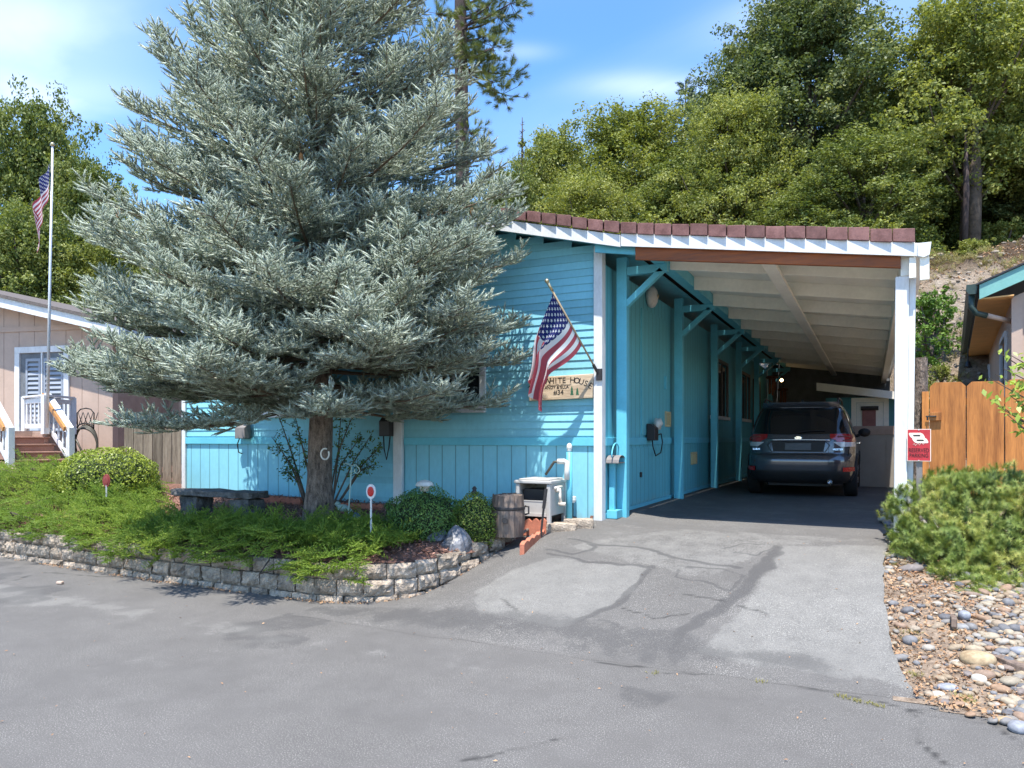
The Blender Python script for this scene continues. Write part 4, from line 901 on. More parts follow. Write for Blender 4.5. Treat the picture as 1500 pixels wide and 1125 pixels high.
for (p, q) in ((ax0+w_+.02, am-.05),(am+.03, ax1-w_-.16)):
    b = MB(); zz0, zz1 = zb0+w_+.03, zt0-w_-.18
    nrect(b,p,p+.05,zz0,zz1,-.04,-.014); nrect(b,q-.05,q,zz0,zz1,-.04,-.014); nrect(b,p,q,zz1,zz1+.06,-.04,-.014)
    n = 15
    for k in range(n):
        z = lerp(zz0, zz1, k/n); b.prism([NL(p+.05,-.040,z),NL(q-.05,-.040,z),NL(q-.05,-.02,z+.055),NL(p+.05,-.02,z+.055)], BD*.006)
    b.build('shutter', M['louvre'], wn_)
b = MB(); nrect(b,am-.03,am+.01,zb0+w_,zt0-w_,-.045,-.013); b.build('mullion', M['white'], wn_)
# deck, stairs and white railings (camera-frame directions)
SD = CW(-.77,.64).normalized(); SR = Vector((SD.y,-SD.x,0)); SR = SR if SR.dot(RT) > 0 else -SR
S0 = PD(60, 684, 12.7); S0.z = 0
def ST_(r, d, z): return S0+SR*r+SD*d+Vector((0,0,z))
dk = thing('deck_stairs', 'brown wooden stairs and deck with white railings at the tan house', 'stairs', ST_(0,0,.9))
def sbox(b, r0, r1, d0, d1, z0, z1): b.prism([ST_(r0,d0,z0),ST_(r1,d0,z0),ST_(r1,d1,z0),ST_(r0,d1,z0)], (0,0,z1-z0))
zl = 1.09; rise = .132
for k in range(4):
    b = MB(); sbox(b,-.46,.40,.28*k+.02,1.2,zl+rise*k-.1*(k==0),zl+rise*(k+1)-.03); sbox(b,-.46,.42,.28*k-.01,.28*k+.30,zl+rise*(k+1)-.028,zl+rise*(k+1)); b.build('step', M['step'], dk, bevel=.006)
b = MB(); sbox(b,-1.6,.62,-.35,1.3,.70,zl-.0); b.build('landing', M['tandark'], dk, bevel=.01)
zd = zl+rise*5
b = MB(); sbox(b,-1.2,.50,1.10,1.8,.6,zd-.03); b.build('deck', M['tandark'], dk)
def rail(p, q, h, n, name='railing', posts=(True,True), hand=False):
    b = MB(); p = Vector(p); q = Vector(q); U = Vector((0,0,1))
    b.bar(p+U*h, q+U*h, .11, .035); b.bar(p+U*(h-.09), q+U*(h-.09), .035, .08); b.bar(p+U*.10, q+U*.10, .04, .08)
    for k in range(n):
        m = p.lerp(q, (k+.5)/n); b.tube([m+U*.10, m+U*(.10+.25*(h-.2)), m+U*(.1+.5*(h-.2)), m+U*(h-.1)], [.019,.028,.019,.019], 6)
    if posts[0]: b.box((p.x-.05,p.y-.05,p.z-.05),(p.x+.05,p.y+.05,p.z+h-.0))
    if posts[1]: b.box((q.x-.05,q.y-.05,q.z-.05),(q.x+.05,q.y+.05,q.z+h-.0))
    o = b.build(name, M['white'], dk)
    if hand:
        s = (q-p).cross(U).normalized(); s = -s if s.dot(RT) > 0 else s
        b = MB(); b.bar(p+U*(h-.02)+s*.09, q+U*(h-.02)+s*.09, .035, .085); b.build('handrail', M['handrail'], o, bevel=.006)
    return o
rail(ST_(.46,.0,zl), ST_(.46,1.1,zd-.02), .68, 5, hand=True)
rail(ST_(-.46,.0,zl-.05), ST_(-.46,1.1,zd-.02), .72, 5, hand=True)
zd2 = 1.715; A2 = PD(66,600,13.5); B2 = PD(106,600,14.35); C2 = PD(37,600,14.1)
for q in (A2, B2, C2): q.z = zd2
rail(A2, B2, .66, 6); rail(A2, C2, .66, 5, posts=(False,True))
b = MB(); b.prism([A2-Vector((0,0,.9)), B2-Vector((0,0,.9)), B2-RT*2.6+FWD*.3-Vector((0,0,.9)), C2-RT*1.8-Vector((0,0,.9))], (0,0,.895)); b.build('deck', M['tandark'], dk, bevel=.01)
# hose on its ornate hanger
c = PD(128,642,14.75); ht = thing('garden_hose', 'coiled dark hose on an ornate black hanger against the tan wall', 'hose', c)
b = MB()
for k in range(4):
    b.tube([c+RT*((.22+.02*k)*math.cos(a))+Vector((0,0,-.02*k+.36*math.sin(a)-.10))+FWD*(-.04-.035*k) for a in np.linspace(0,2*math.pi,29)], .022, 6, cap=False)
b.tube([c+RT*x+Vector((0,0,z))+FWD*(-.1) for x,z in ((-.2,.05),(-.06,-.25),(.02,-.5),(.2,-.55))], .022, 6)
b.build('hose_coil', M['hosegreen'], ht, smooth=True)
b = MB()
for s in (-1,1): b.tube([c+RT*(s*x)+Vector((0,0,z))-FWD*.06 for x,z in ((.16,.18),(.17,.5),(.10,.58),(0,.6))], .013, 5)
for k in range(4):
    for s in (-1,1): b.tube([c+RT*(s*(-.15+.1*k))+Vector((0,0,.22))-FWD*.06, c+RT*(s*(-.05+.1*k))+Vector((0,0,.52))-FWD*.06], .008, 5)
b.tube([c+RT*(.17*math.cos(a))+Vector((0,0,.2+.1*math.sin(a)))-FWD*.07 for a in np.linspace(0,math.pi,9)], .015, 5); b.build('hanger', M['black'], ht, smooth=True)
# weathered picket fence
A_ = PD(182,712,12.6); B_ = Vector((-10.05, 9.35, .72)); A_.z = .72
fn = thing('picket_fence', 'weathered grey dog-eared picket fence between the two houses', 'fence', (A_+B_)/2)
d_ = (B_-A_); n_ = 11; d_.z = 0; Lf = d_.length; d_.normalize(); nf = Vector((-d_.y,d_.x,0)); pw = Lf/n_
b = MB()
for i in range(n_):
    p = A_+d_*(i*pw); w = pw-.012; j = random.uniform(-.02,.02); zt = 1.83+j; e = .035; off = nf*random.uniform(-.004,.004)
    q = [p+off, p+d_*w+off]; Z = lambda P, z: Vector((P.x,P.y,z))
    b.prism([Z(q[0],.6),Z(q[1],.6),Z(q[1],zt-e),Z(q[1]-d_*e,zt),Z(q[0]+d_*e,zt),Z(q[0],zt-e)], nf*.018)
b.build('pickets', M['graypicket'], fn)
b = MB()
for z in (.95,1.6): b.bar(Vector((A_.x,A_.y,z))+nf*.045, Vector((B_.x,B_.y,z))+nf*.045, .05, .09)
b.build('rail', M['graypicket'], fn)

# ---------------------------------------------------------------- garden things
def bedz(x, y): return float(BED(x, y))
def PB_(u, v):      # photo point on the garden bed
    z = .5
    for _ in range(25): p = PZ(u, v, z); z = .5*z+.5*bedz(p.x, p.y)
    return p
# stone bench
pl = PB_(292,752); pr = PB_(357,760)
bn = thing('stone_bench', 'dark grey stone bench on two block legs left of the spruce', 'bench', (pl+pr)/2)
def rough(b, p0, p1, n=6, amp=.02):
    x0,y0,z0 = p0; x1,y1,z1 = p1; m = bmesh.new(); bmesh.ops.create_cube(m, size=1); bmesh.ops.subdivide_edges(m, edges=m.edges, cuts=n, use_grid_fill=True)
    o = len(b.v)
    for v in m.verts:
        p = Vector((lerp(x0,x1,v.co.x+.5), lerp(y0,y1,v.co.y+.5), lerp(z0,z1,v.co.z+.5))); nn = mnoise.noise_vector(p*9)*amp+mnoise.noise_vector(p*27)*amp*.4
        cc = Vector(((x0+x1)/2,(y0+y1)/2,(z0+z1)/2)); k = (abs(v.co.x)>.49)+(abs(v.co.y)>.49)+(abs(v.co.z)>.49)
        if k >= 2: p = p.lerp(cc, .018*k)
        b.v.append(p+nn)
    for f in m.faces: b.f.append([o+v.index for v in f.verts]); b.m.append(0)
    m.free()
zs = PY(330,722,(pl.y+pr.y)/2).z
xl = PY(268,722,pl.y).x; xr = PY(385,722,pl.y).x; yb = (pl.y+pr.y)/2
b = MB(); rough(b, (xl,yb-.17,zs-.05),(xr,yb+.19,zs+.03), 9, .018); b.build('seat', M['stone'], bn)
for px in (pl.x, pr.x):
    b = MB(); rough(b, (px-.17,yb-.13,.35),(px+.17,yb+.15,zs-.055), 5, .03); b.build('leg', M['stone'], bn)
# reflectors on stakes
def reflector(p, top, mat, label, ring='white', r=.05):
    t = thing('reflector_stake', label, 'reflector', p); b = MB(); b.tube([(p.x,p.y,p.z-.1),(p.x,p.y,top.z-r)], .011, 6); b.build('stake', M['galv'], t)
    Mx = Matrix.Translation((p.x,p.y,top.z)) @ Matrix.Rotation(.22,4,'Z') @ Matrix.Rotation(math.pi/2,4,'X')
    b = MB(); b.lathe([(r*1.25,-.008),(r*1.3,0),(r*1.25,.008)], 20, M=Mx, sx=.85, sy=1.25); b.build('rim', M[ring], t)
    b = MB(); b.lathe([(r*.85,.0085),(r*.85,.013),(r*.5,.016)], 20, M=Mx, sx=.85, sy=1.25); b.build('lens', M[mat], t)
p = PD(543.5,778,7.75); reflector(p, PD(545,720,7.75), 'redplastic', 'red oval reflector with white rim on a stake before the blue wall')
p = PD(156,725,9.9); reflector(p, PD(156,704,9.9), 'dullred', 'dull red reflector on a stake before the round yellow-green bush', 'dullred', .055)
# shepherd hooks
def pp(u, v, D): return PD(u, v, D)
D_ = 8.6; t = thing('shepherd_hook', 'pale green scrolled garden hook on a thin rod right of the spruce', 'garden hook', pp(510,772,D_))
b = MB(); b.tube([pp(509,778,D_), pp(515,682,D_)], .008, 6)
b.tube([pp(515,682,D_), pp(521,681,D_), pp(526,686,D_), pp(527,690,D_), pp(523,694,D_), pp(519,691,D_), pp(520,687,D_)], .007, 6); b.tube([pp(515,682,D_), pp(508,679,D_), pp(503,679,D_)], .006, 6); b.build('rod', M['palegreen'], t, smooth=True)
D_ = 8.55; t = thing('ring_hook', 'white wire ring hanging on the right side of the spruce trunk', 'hook', pp(476,665,D_))
b = MB(); b.tube([pp(476+6*math.cos(a),665+8*math.sin(a),D_) for a in np.linspace(-.5,5.2,16)], .010, 6); b.build('ring', M['pvc'], t, smooth=True)
p = PB_(520,772); t = thing('spot_lamp', 'small blue and black garden spot lamp in the juniper behind the red reflector', 'lamp', p)
b = MB(); b.lathe([(.03,-.05),(.055,.02),(.06,.05),(.02,.06)], 14, M=Matrix.Translation(p+Vector((0,0,.1))) @ Matrix.Rotation(.9,4,'Y')); b.build('head', M['bluelamp'], t, smooth=True)
b = MB(); b.tube([p+Vector((-.05,0,-.05)), p+Vector((-.02,0,.09))], .016, 6); b.tube([p+Vector((.03,0,.0)), p+Vector((.09,0,.10))], .014, 6); b.build('stake', M['black'], t)
p = PB_(501,752); t = thing('garden_ornament', 'pale green bird ornament on the bark beside the spruce trunk', 'ornament', p)
b = MB(); b.ball(p+Vector((.02,0,.07)), (.09,.05,.05), 12); b.ball(p+Vector((-.065,-.005,.12)), (.037,.034,.037), 10); b.tube([p+Vector((-.05,0,.09)),p+Vector((-.065,0,.12))], .032, 8); b.tube([p+Vector((.08,0,.07)),p+Vector((.17,0,.03))], [.035,.012], 8); b.build('body', M['palegreen'], t, smooth=True)
b = MB(); b.tube([p+Vector((-.09,-.005,.12)),p+Vector((-.13,-.005,.112))], [.012,.003], 6); b.build('beak', M['cream'], t)
p = PD(620,735,8.3); t = thing('solar_light', 'mushroom shaped frosted solar light rising behind the dark round bush', 'lamp', p)
q = PD(622,712,8.3); b = MB(); b.tube([p-Vector((0,0,.3)), q], .02, 8); b.build('stake', M['darkbox'], t)
b = MB(); b.lathe([(.045,-.06),(.055,-.02),(.05,.0)], 14, M=Matrix.Translation(q)); b.build('shade', M['signcream'], t, smooth=True)
b = MB(); b.lathe([(.10,.0),(.105,.012),(.085,.045),(.04,.065),(.01,.07)], 16, M=Matrix.Translation(q)); b.build('cap', M['solarglass'], t)
q = PD(695,722,8.3); t = thing('stake_finial', 'small dark figure topping a stake behind the variegated bush', 'ornament', q)
b = MB(); b.tube([q-Vector((0,0,.45)), q], .012, 6); b.lathe([(.03,-.03),(.045,.0),(.02,.03),(.028,.05),(.01,.075)], 12, M=Matrix.Translation(q)); b.build('finial', M['darkbox'], t, smooth=True)
# silvery pointed rock
p = PB_(665,800); b = MB(); b.lathe([(.17,-.05),(.17,.02),(.13,.09),(.075,.17),(.03,.215),(.004,.23)], 9, M=Matrix.Translation(p+Vector((0,.05,0)))); tag(b.build('quartz_rock', M['silver']), 'silvery grey pointed rock before the variegated bush', 'rock')
p = PB_(632,793); b = MB(); b.ball(p+Vector((0,.1,.04)), (.16,.12,.09), 10, jit=.5); tag(b.build('quartz_rock', M['silver']), 'low silvery grey rock half hidden between juniper and dark round bush', 'rock')
for v_ in bpy.data.objects['quartz_rock'].data.vertices: v_.co += mnoise.noise_vector(v_.co*7)*.045
# barrel planter / keg
p = PB_(744,782); t = thing('wooden_barrel', 'weathered wooden keg with iron hoop and bung beside the round bush', 'barrel', p)
zt = PD(741,722,(p.x*-ST+p.y*CT)).z; H = zt-p.z; R0 = .185
b = MB(); n = 18
for k in range(n):
    a0 = 2*math.pi*(k+.03)/n; a1 = 2*math.pi*(k+.97)/n; jj = random.uniform(-.012,.012)
    P = []
    for i in range(7):
        f = i/6; r = R0*(.93+.10*math.sin(math.pi*min(1,f*1.05)))
        P.append([(p.x+r*math.cos(a), p.y+r*math.sin(a), p.z-.02+f*(H+jj)) for a in (a0,(a0+a1)/2,a1)])
    b.grid(P)
b.lathe([(R0*.8,H*.93),(R0*.92,H*.935)], 18, M=Matrix.Translation(p)); b.lathe([(R0*.90,0),(R0*.985,H*.5),(R0*.90,H*.95)], 18, M=Matrix.Translation(p)); b.build('staves', M['barrel'], t, recalc=False)
b = MB(); b.lathe([(R0*1.035,H*.60),(R0*1.05,H*.62),(R0*1.05,H*.66),(R0*1.03,H*.675)], 24, M=Matrix.Translation(p)); b.build('hoop', M['iron'], t)
fr = Vector((-p.x,-p.y,0)).normalized(); sd = Vector((-fr.y, fr.x, 0))
q = p+fr*R0*1.0+sd*-.02*0+Vector((0,0,H*.36)); q += sd*(.03 if sd.dot(RT) < 0 else -.03)
b = MB(); b.tube([q-fr*.02, q+fr*.035], [.035,.028], 14); b.build('bung', M['iron'], t); 
b = MB(); rtv = RT; b.tube([p+rtv*R0*1.02+Vector((0,0,H*.68)), p+rtv*(R0*1.25)+Vector((0,0,H*.66)), p+rtv*(R0*1.25)+Vector((0,0,H*.5)), p+rtv*(R0*1.03)+Vector((0,0,H*.47))], .012, 6); b.build('handle', M['iron'], t, smooth=True)
# hose reel box
pz = .60; a = PZ(806,768,pz); yb_ = a.y; xr_ = a.x; e = PZ(755,758,pz+.0); xl_ = PY(755,758,yb_+.0).x
zt = PY(806,703,yb_).z; dep_ = .50
t = thing('hose_reel_box', 'light grey resin hose reel box with crank on its side', 'hose reel', ((xl_+xr_)/2, yb_+.2, pz))
b = MB(); w = .05
for x in (xl_, xr_-w):
    for y in (yb_, yb_+dep_-w):
        b = MB(); b.prism([(x,y,pz-.05),(x+w,y,pz-.05),(x+w,y+w,pz-.05),(x,y+w,pz-.05)], (0,0,zt-pz+.0)); b.build('leg', M['gravelgrey'], t, bevel=.01)
b = MB(); z1 = zt-.10; zb_ = pz+.09
b.box((xl_+w,yb_+.012,zb_),(xr_-w,yb_+.03,zb_+.34*(z1-zb_)*1.6)); b.box((xl_+w,yb_+.008,zb_+.5*(z1-zb_)),(xr_-w,yb_+.012,zb_+.55*(z1-zb_))); b.box((xl_+w,yb_+.004,zb_-.01),(xr_-w,yb_+.03,zb_+.03)); b.build('front_panel', M['gravelgrey'], t, bevel=.006)
b = MB(); b.box((xr_-.03,yb_+w,zb_),(xr_-.012,yb_+dep_-w,zt-.05)); b.box((xr_-.012,yb_+w,zb_+.26),(xr_-.004,yb_+dep_-w,zb_+.31)); b.box((xl_+.012,yb_+w,zb_),(xl_+.03,yb_+dep_-w,zt-.05)); b.box((xl_+w,yb_+dep_-.03,zb_),(xr_-w,yb_+dep_-.012,zt-.05)); b.build('side_panel', M['gravelgrey'], t, bevel=.006)
b = MB(); b.box((xl_-.015,yb_-.015,zt-.05),(xr_+.015,yb_+dep_+.015,zt-.012)); b.box((xl_+.03,yb_+.03,zt-.012),(xr_-.03,yb_+dep_-.03,zt+.006)); b.build('lid', M['gravelgrey'], t, bevel=.012)
b = MB(); b.box((xl_+.06,yb_+.1,z1-.35),(xr_-.06,yb_+.4,z1-.02)); b.build('hose_coil', M['darkbox'], t)
b = MB(); zc2 = zt-.13; yc = yb_+.18; b.tube([(xr_-.02,yc,zc2),(xr_+.05,yc,zc2)], .025, 10); b.tube([(xr_+.045,yc,zc2+.02),(xr_+.05,yc+.01,zc2-.16)], [.014,.02], 8); b.tube([(xr_+.03,yc+.01,zc2-.16),(xr_+.11,yc+.01,zc2-.16)], .022, 8); b.tube([(xr_-.0,yc-.08,zc2+.03),(xr_+.02,yc+.12,zc2+.03)], .02, 8); b.build('crank', M['signcream'], t, smooth=True)
# leaning stick and stray stake
p = PB_(792,780); q = PD(800,716,(p.x*-ST+p.y*CT)+.0); t = thing('iron_stake', 'thin brown iron rod leaning against the hose reel box', 'stake', p)
b = MB(); b.tube([p-Vector((0,0,.05)), p.lerp(q,.55)], .013, 7); b.tube([p.lerp(q,.55), q], .02, 7); b.build('rod', M['iron'], t)
p = PB_(766,784); q = PB_(795,770); b = MB(); b.tube([p+Vector((0,0,.03)), p.lerp(q,.5)+Vector((0,0,.05)), q+Vector((0,0,.10))], [.016,.019,.012], 8); tag(b.build('wood_stick', M['barrel'], smooth=True), 'bent wooden stick lying on the bark in front of the hose reel box', 'stick')
# standpipe: teal pipe, white elbow, green hose end
yp = 8.12; p0 = PY(836,700,yp); p1 = PY(834,655,yp); t = thing('standpipe', 'teal water pipe with white elbow and knob by the siding', 'water pipe', p0)
b = MB(); b.tube([(p1.x,yp,.55),(p1.x,yp,PY(834,662,yp).z)], .035, 10); b.build('pipe', M['bluetrim'], t, smooth=True)
b = MB(); b.ball((p1.x,yp,p1.z), (.035,.035,.05), 10); b.tube([(p1.x,yp,p1.z-.05),(p1.x,yp,p1.z-.02)], .028, 8); b.build('knob', M['pvc'], t, smooth=True)
b = MB(); zz_ = PY(834,690,yp).z; e1 = PY(820,678,yp); b.tube([(p1.x-.01,yp-.05,zz_-.1),(p1.x-.01,yp-.05,zz_),(p1.x-.01,yp-.055,e1.z+.01),(p1.x-.04,yp-.06,e1.z+.02),(e1.x,yp-.06,e1.z+.02)], .032, 10); b.build('elbow', M['pvc'], t, smooth=True)
b = MB(); e2 = PY(804,695,yp); b.tube([(e1.x,yp-.06,e1.z+.02),(e1.x-.05,yp-.06,e1.z+.01),(e2.x,yp-.1,e2.z)], .016, 8); b.build('hose_end', M['hosegreen'], t, smooth=True)
yp = 8.2; p0 = PY(838,752,yp); t = thing('spigot', 'short white spigot post beside the hose reel box', 'spigot', p0)
b = MB(); b.tube([(p0.x,yp,.55),(p0.x,yp,PY(838,730,yp).z)], .018, 8); b.build('post', M['black'], t)
b = MB(); zz_ = PY(838,730,yp).z; b.lathe([(.035,-.05),(.05,-.02),(.05,.02),(.02,.03)], 12, M=Matrix.Translation((p0.x,yp,zz_))); b.build('cap', M['pvc'], t)
# terracotta scalloped edging pieces
def scallop(a, b_, label, h=.12, n=5):
    a = Vector(a); b_ = Vector(b_); d = b_-a; L = d.length; d.normalize(); nn = Vector((-d.y,d.x,0)).normalized()*.05
    top = []
    for i in range(n):
        for k in range(8):
            s = (i+k/8)/n*L; top.append(a+d*s+Vector((0,0,h*.72+h*.28*math.sin(math.pi*k/8))))
    top.append(a+d*L+Vector((0,0,h*.72)))
    m = MB(); m.prism([a-Vector((0,0,.06)), b_-Vector((0,0,.06))]+top[::-1], nn)
    return tag(m.build('garden_edging', M['terracotta']), label, 'edging')
def e_(u, v, z): return PZ(u, v, z)
scallop(e_(768,806,.42), e_(802,783,.47), 'terracotta scalloped edging nearest the drive, on the wall end', .08, 5)
scallop(e_(757,777,.52), e_(800,776,.54), 'terracotta scalloped edging right under the hose reel box', .13, 4)
scallop(e_(848,762,.58), e_(884,757,.60), 'terracotta scalloped edging at the white corner trim', .09, 4)
scallop(PB_(380,735), PB_(440,740), 'terracotta scalloped edging against the wall left of the spruce trunk', .10, 8)
scallop(PB_(497,745), PB_(560,747), 'shaded terracotta edging against the wall right of the spruce trunk', .08, 8)
# ---------------------------------------------------------------- retaining wall of split-face blocks
M['block'] = pmat('split_face_block', (.33,.255,.19), .95, .3, 12, 1, 45, bdist=.025, col2=(.66,.54,.42), isl=.28)
wallb = MB()
path = [Vector((x,y,0)) for x, y in BEDW[:-2]]
seg = [0]
for a, c in zip(path[:-1], path[1:]): seg.append(seg[-1]+(c-a).length)
def on(s):
    s = max(0, min(seg[-1]-1e-4, s))
    for i in range(len(seg)-1):
        if s <= seg[i+1]: f = (s-seg[i])/(seg[i+1]-seg[i]); p = path[i].lerp(path[i+1], f); break
    e = .3; return p
def tang(s): return (on(s+.12)-on(s-.12)).normalized()
def block(b, s, z, w, h, setback, dpt=.22, n=(7,3,4)):
    c = on(s); d = tang(s); nin = Vector((-d.y,d.x,0)); seed = random.random()*100
    if nin.y < 0 and d.x > .2: nin = -nin
    nx, ny, nz = n; o = len(b.v); P = {}
    j = random.uniform(-.012,.012); rot = random.uniform(-.05,.05); d = Matrix.Rotation(rot,3,'Z') @ d; nin = Matrix.Rotation(rot,3,'Z') @ nin
    def vert(i, k, l):
        key = (i,k,l)
        if key in P: return P[key]
        x = (i/nx-.5)*(w-.010); y = k/ny*dpt; zz = z+l/nz*(h-.004)
        ex = min(i, nx-i)/nx; ez = min(l, nz-l)/nz
        bul = .035*(1-math.exp(-8*min(ex*1.3, ez)))
        p = c+d*x+nin*(y+setback+j)+Vector((0,0,zz))
        if k == 0: p += nin*(-bul)+ nin*mnoise.noise(Vector((x*22+seed, zz*26, seed)))*.02+nin*mnoise.noise(Vector((x*55+seed, zz*60, seed)))*.010
        else: x2 = x*(1-.25*k/ny); p += d*(x2-x)
        p += Vector((0,0,mnoise.noise(Vector((x*9+seed,y*9,l)))*.006))
        b.v.append(p); P[key] = len(b.v)-1; return P[key]
    def fc(*q): b.f.append([vert(*t_) for t_ in q]); b.m.append(0)
    for i in range(nx):
        for l in range(nz): fc((i,0,l),(i+1,0,l),(i+1,0,l+1),(i,0,l+1))
        for k in range(ny): fc((i,k,nz),(i+1,k,nz),(i+1,k+1,nz),(i,k+1,nz))
    for k in range(ny):
        for l in range(nz): fc((0,k,l),(0,k,l+1),(0,k+1,l+1),(0,k+1,l)); fc((nx,k,l),(nx,k+1,l),(nx,k+1,l+1),(nx,k,l+1))
for course, (z, off, sb) in enumerate(((-.095,.0,-.0),(.056,.15,.028),(.207,.02,.052))):
    s = off+.05
    while s < seg[-1]-.1:
        w = random.uniform(.23,.31); c = on(s+w/2); zb = z+ (max(0, float(DRV(c.x,c.y))-.02) if c.x > -4.3 else 0)*.45
        block(wallb, s+w/2, zb+random.uniform(-.004,.004), w, .152, sb+random.uniform(-.008,.008)); s += w+random.choice((.004,.006,.012))
tag(wallb.build('retaining_wall', M['block'], recalc=True), 'low curved retaining wall of split-face blocks edging the road', 'wall')
for (u, v, w, z, lab, rz) in ((812,772,.52,.56,'long pale concrete block laid at the drive edge under the hose reel box',.30),(848,766,.34,.60,'pale rough block between the drive and the white corner trim',.22)):
    c = PZ(u, v, z); b = MB(); rough(b, (-w/2,-.09,-.10),(w/2,.09,.05), 6, .012); o = b.build('edging_block', M['block']); o.location = c; o.rotation_euler = (0,0,rz); tag(o, lab, 'block')
p = PZ(88,856,0); b = MB(); b.box((-.035,-.025,0),(.035,.025,.035)); o = b.build('brick_piece', M['tan'], bevel=.012); o.location = p; o.rotation_euler = (0,0,.3); tag(o, 'small tan brick piece lying alone on the road', 'brick')
# ---------------------------------------------------------------- the parked car (rear towards the road)
CX, CY, CZ0 = -1.12, 13.32, .572
car = thing('parked_car', 'dark grey estate car parked nose-in under the carport', 'car', (CX, CY+2.3, CZ0))
CM = Matrix.Translation((CX, CY, CZ0))
#        z,   half width, y rear, y front, plan exponent
RING = [(.24,.80,.22,4.45,5),(.30,.86,.08,4.52,5.5),(.42,.893,.012,4.58,6),(.58,.905,.0,4.60,6),(.66,.907,.0,4.60,6),(.72,.905,.03,4.59,6),(.76,.903,.075,4.58,6),(.86,.902,.085,4.5,6),
        (.95,.895,.095,4.2,6),(1.02,.882,.11,3.75,6),(1.08,.862,.135,3.42,6),(1.20,.825,.20,3.15,6),(1.35,.775,.295,2.85,6),(1.48,.725,.385,2.58,5.5),(1.56,.69,.44,2.40,5),(1.60,.655,.40,2.30,5),(1.635,.60,.50,2.2,4.5),(1.655,.50,.65,2.05,4),(1.665,.32,.9,1.85,4)]
RZ = [r[0] for r in RING]
def rp_(z): return [float(np.interp(z, RZ, [r[k] for r in RING])) for k in (1,2,3,4)]
def body_rear(x, z, off=0):
    w, y0, y1, n = rp_(z); hl = (y1-y0)/2; return (x, y0+hl-(hl+off)*(1-min(1,abs(x/(w+off)))**n)**(1/n), z)
def body_side(y, z, s, off=0):
    w, y0, y1, n = rp_(z); hl = (y1-y0)/2; return (s*(w+off)*(1-min(1,abs((y-y0-hl)/(hl+off)))**n)**(1/n), y, z)
def cbuild(b, name, mat, parent, smooth=False, bevel=0):
    b.v = [CM @ Vector(p) for p in b.v]; return b.build(name, mat, parent, smooth, bevel)
b = MB(); P = []; zs = np.concatenate([np.linspace(.24,.70,12), np.linspace(.72,.78,4), np.linspace(.82,1.60,22), [1.615,1.635,1.647,1.655,1.661,1.665]])
for z in zs:
    w, y0, y1, n = rp_(z); hl = (y1-y0)/2; row = []
    for k in range(96):
        a = 2*math.pi*k/96; ca, sa = math.cos(a), math.sin(a); row.append((w*math.copysign(abs(ca)**(2/n),ca), y0+hl+hl*math.copysign(abs(sa)**(2/n),sa), z))
    P.append(row)
b.grid(P, wrap=True); nL = len(P)*96; b.f.append(list(range(nL-96, nL))); b.m.append(0); b.f.append(list(range(96))[::-1]); b.m.append(0)
body = cbuild(b, 'body', M['carpaint'], car, True)
def rpatch(x0, x1, zf0, zf1, off, name, mat, nx=20, nz=10, parent=None, xw=None):
    b = MB(); P = []
    for i in range(nz+1):
        row = []
        for j in range(nx+1):
            t_ = j/nx
            z = lerp(zf0(t_) if callable(zf0) else zf0, zf1(t_) if callable(zf1) else zf1, i/nz)
            x = lerp(x0(z) if callable(x0) else x0, x1(z) if callable(x1) else x1, t_)
            p = body_rear(x, z, off); row.append(p)
        P.append(row)
    b.grid(P); return cbuild(b, name, mat, parent or car, True)
rw = rpatch(lambda z: -rp_(z)[0]*.875, lambda z: rp_(z)[0]*.875, lambda t_: 1.085+.03*abs(2*t_-1)**3, 1.545, .006, 'rear_window', M['carglass'])
b = MB(); b.tube([body_rear(0,1.12,.03), body_rear(.15,1.145,.03), body_rear(.42,1.15,.03)], .008, 6); cbuild(b, 'wiper', M['blackplastic'], rw)
b = MB(); P = []
for i in range(5):
    P.append([(x, body_rear(x,1.56,0)[1]-.03-.06*math.sin(math.pi*i/4*.5)+.0, 1.555+.022*i) for x in np.linspace(-.63,.63,15)])
b.grid(P); P2 = [[(p[0],p[1]+.12,p[2]+.001) for p in P[-1]]]; b.grid([P[-1]]+P2); b.grid([P[0]]+[[(p[0],p[1]+.14,p[2]) for p in P[0]]]); cbuild(b, 'roof_spoiler', M['carpaint'], car, True)
for s in (-1,1):
    for (ya, yb, za, zb) in ((.62,1.42,1.10,1.50),(1.46,2.26,1.08,1.51),(2.32,2.95,1.08,1.47)):
        b = MB(); P = []
        for i in range(9):
            z = lerp(za, zb, i/8); w, y0, y1, n = rp_(z); a0 = max(ya, y0+.22); a1 = min(yb, y1-.12); P.append([body_side(y, z, s, .005) for y in np.linspace(a0, a1, 10)])
        b.grid(P); cbuild(b, 'side_window', M['carglass'], car, True)
# lower cladding, bumper, light bar
rpatch(-.80,.80,.25,.47,.008,'lower_bumper', M['blackplastic'], 24, 5)
rpatch(-.62,.62,.485,.60,.010,'bumper_step', M['carpaint'], 24, 4)
pl_ = rpatch(lambda z: -.40-.18*(z-.78), lambda z: .40+.18*(z-.78), .785,.965,.004,'plate_recess', M['blackplastic'], 14, 5)
b = MB(); y = body_rear(0,.87,.02)[1]; b.prism([(-.21,y,.815),(.21,y,.815),(.21,y+.012,.935),(-.21,y+.012,.935)], (0,-.008,0)); cbuild(b, 'licence_plate', M['platedark'], car, bevel=.004)
b = MB(); pts = [(-.50,.90),(-.43,.965),(.43,.965),(.50,.90),(.43,.79),(-.43,.79)]
for p, q in zip(pts, pts[1:]+pts[:1]): b.tube([body_rear(p[0],p[1],.010), body_rear((p[0]+q[0])/2,(p[1]+q[1])/2,.010), body_rear(q[0],q[1],.010)], .006, 5)
cbuild(b, 'plate_trim', M['iron'], car)
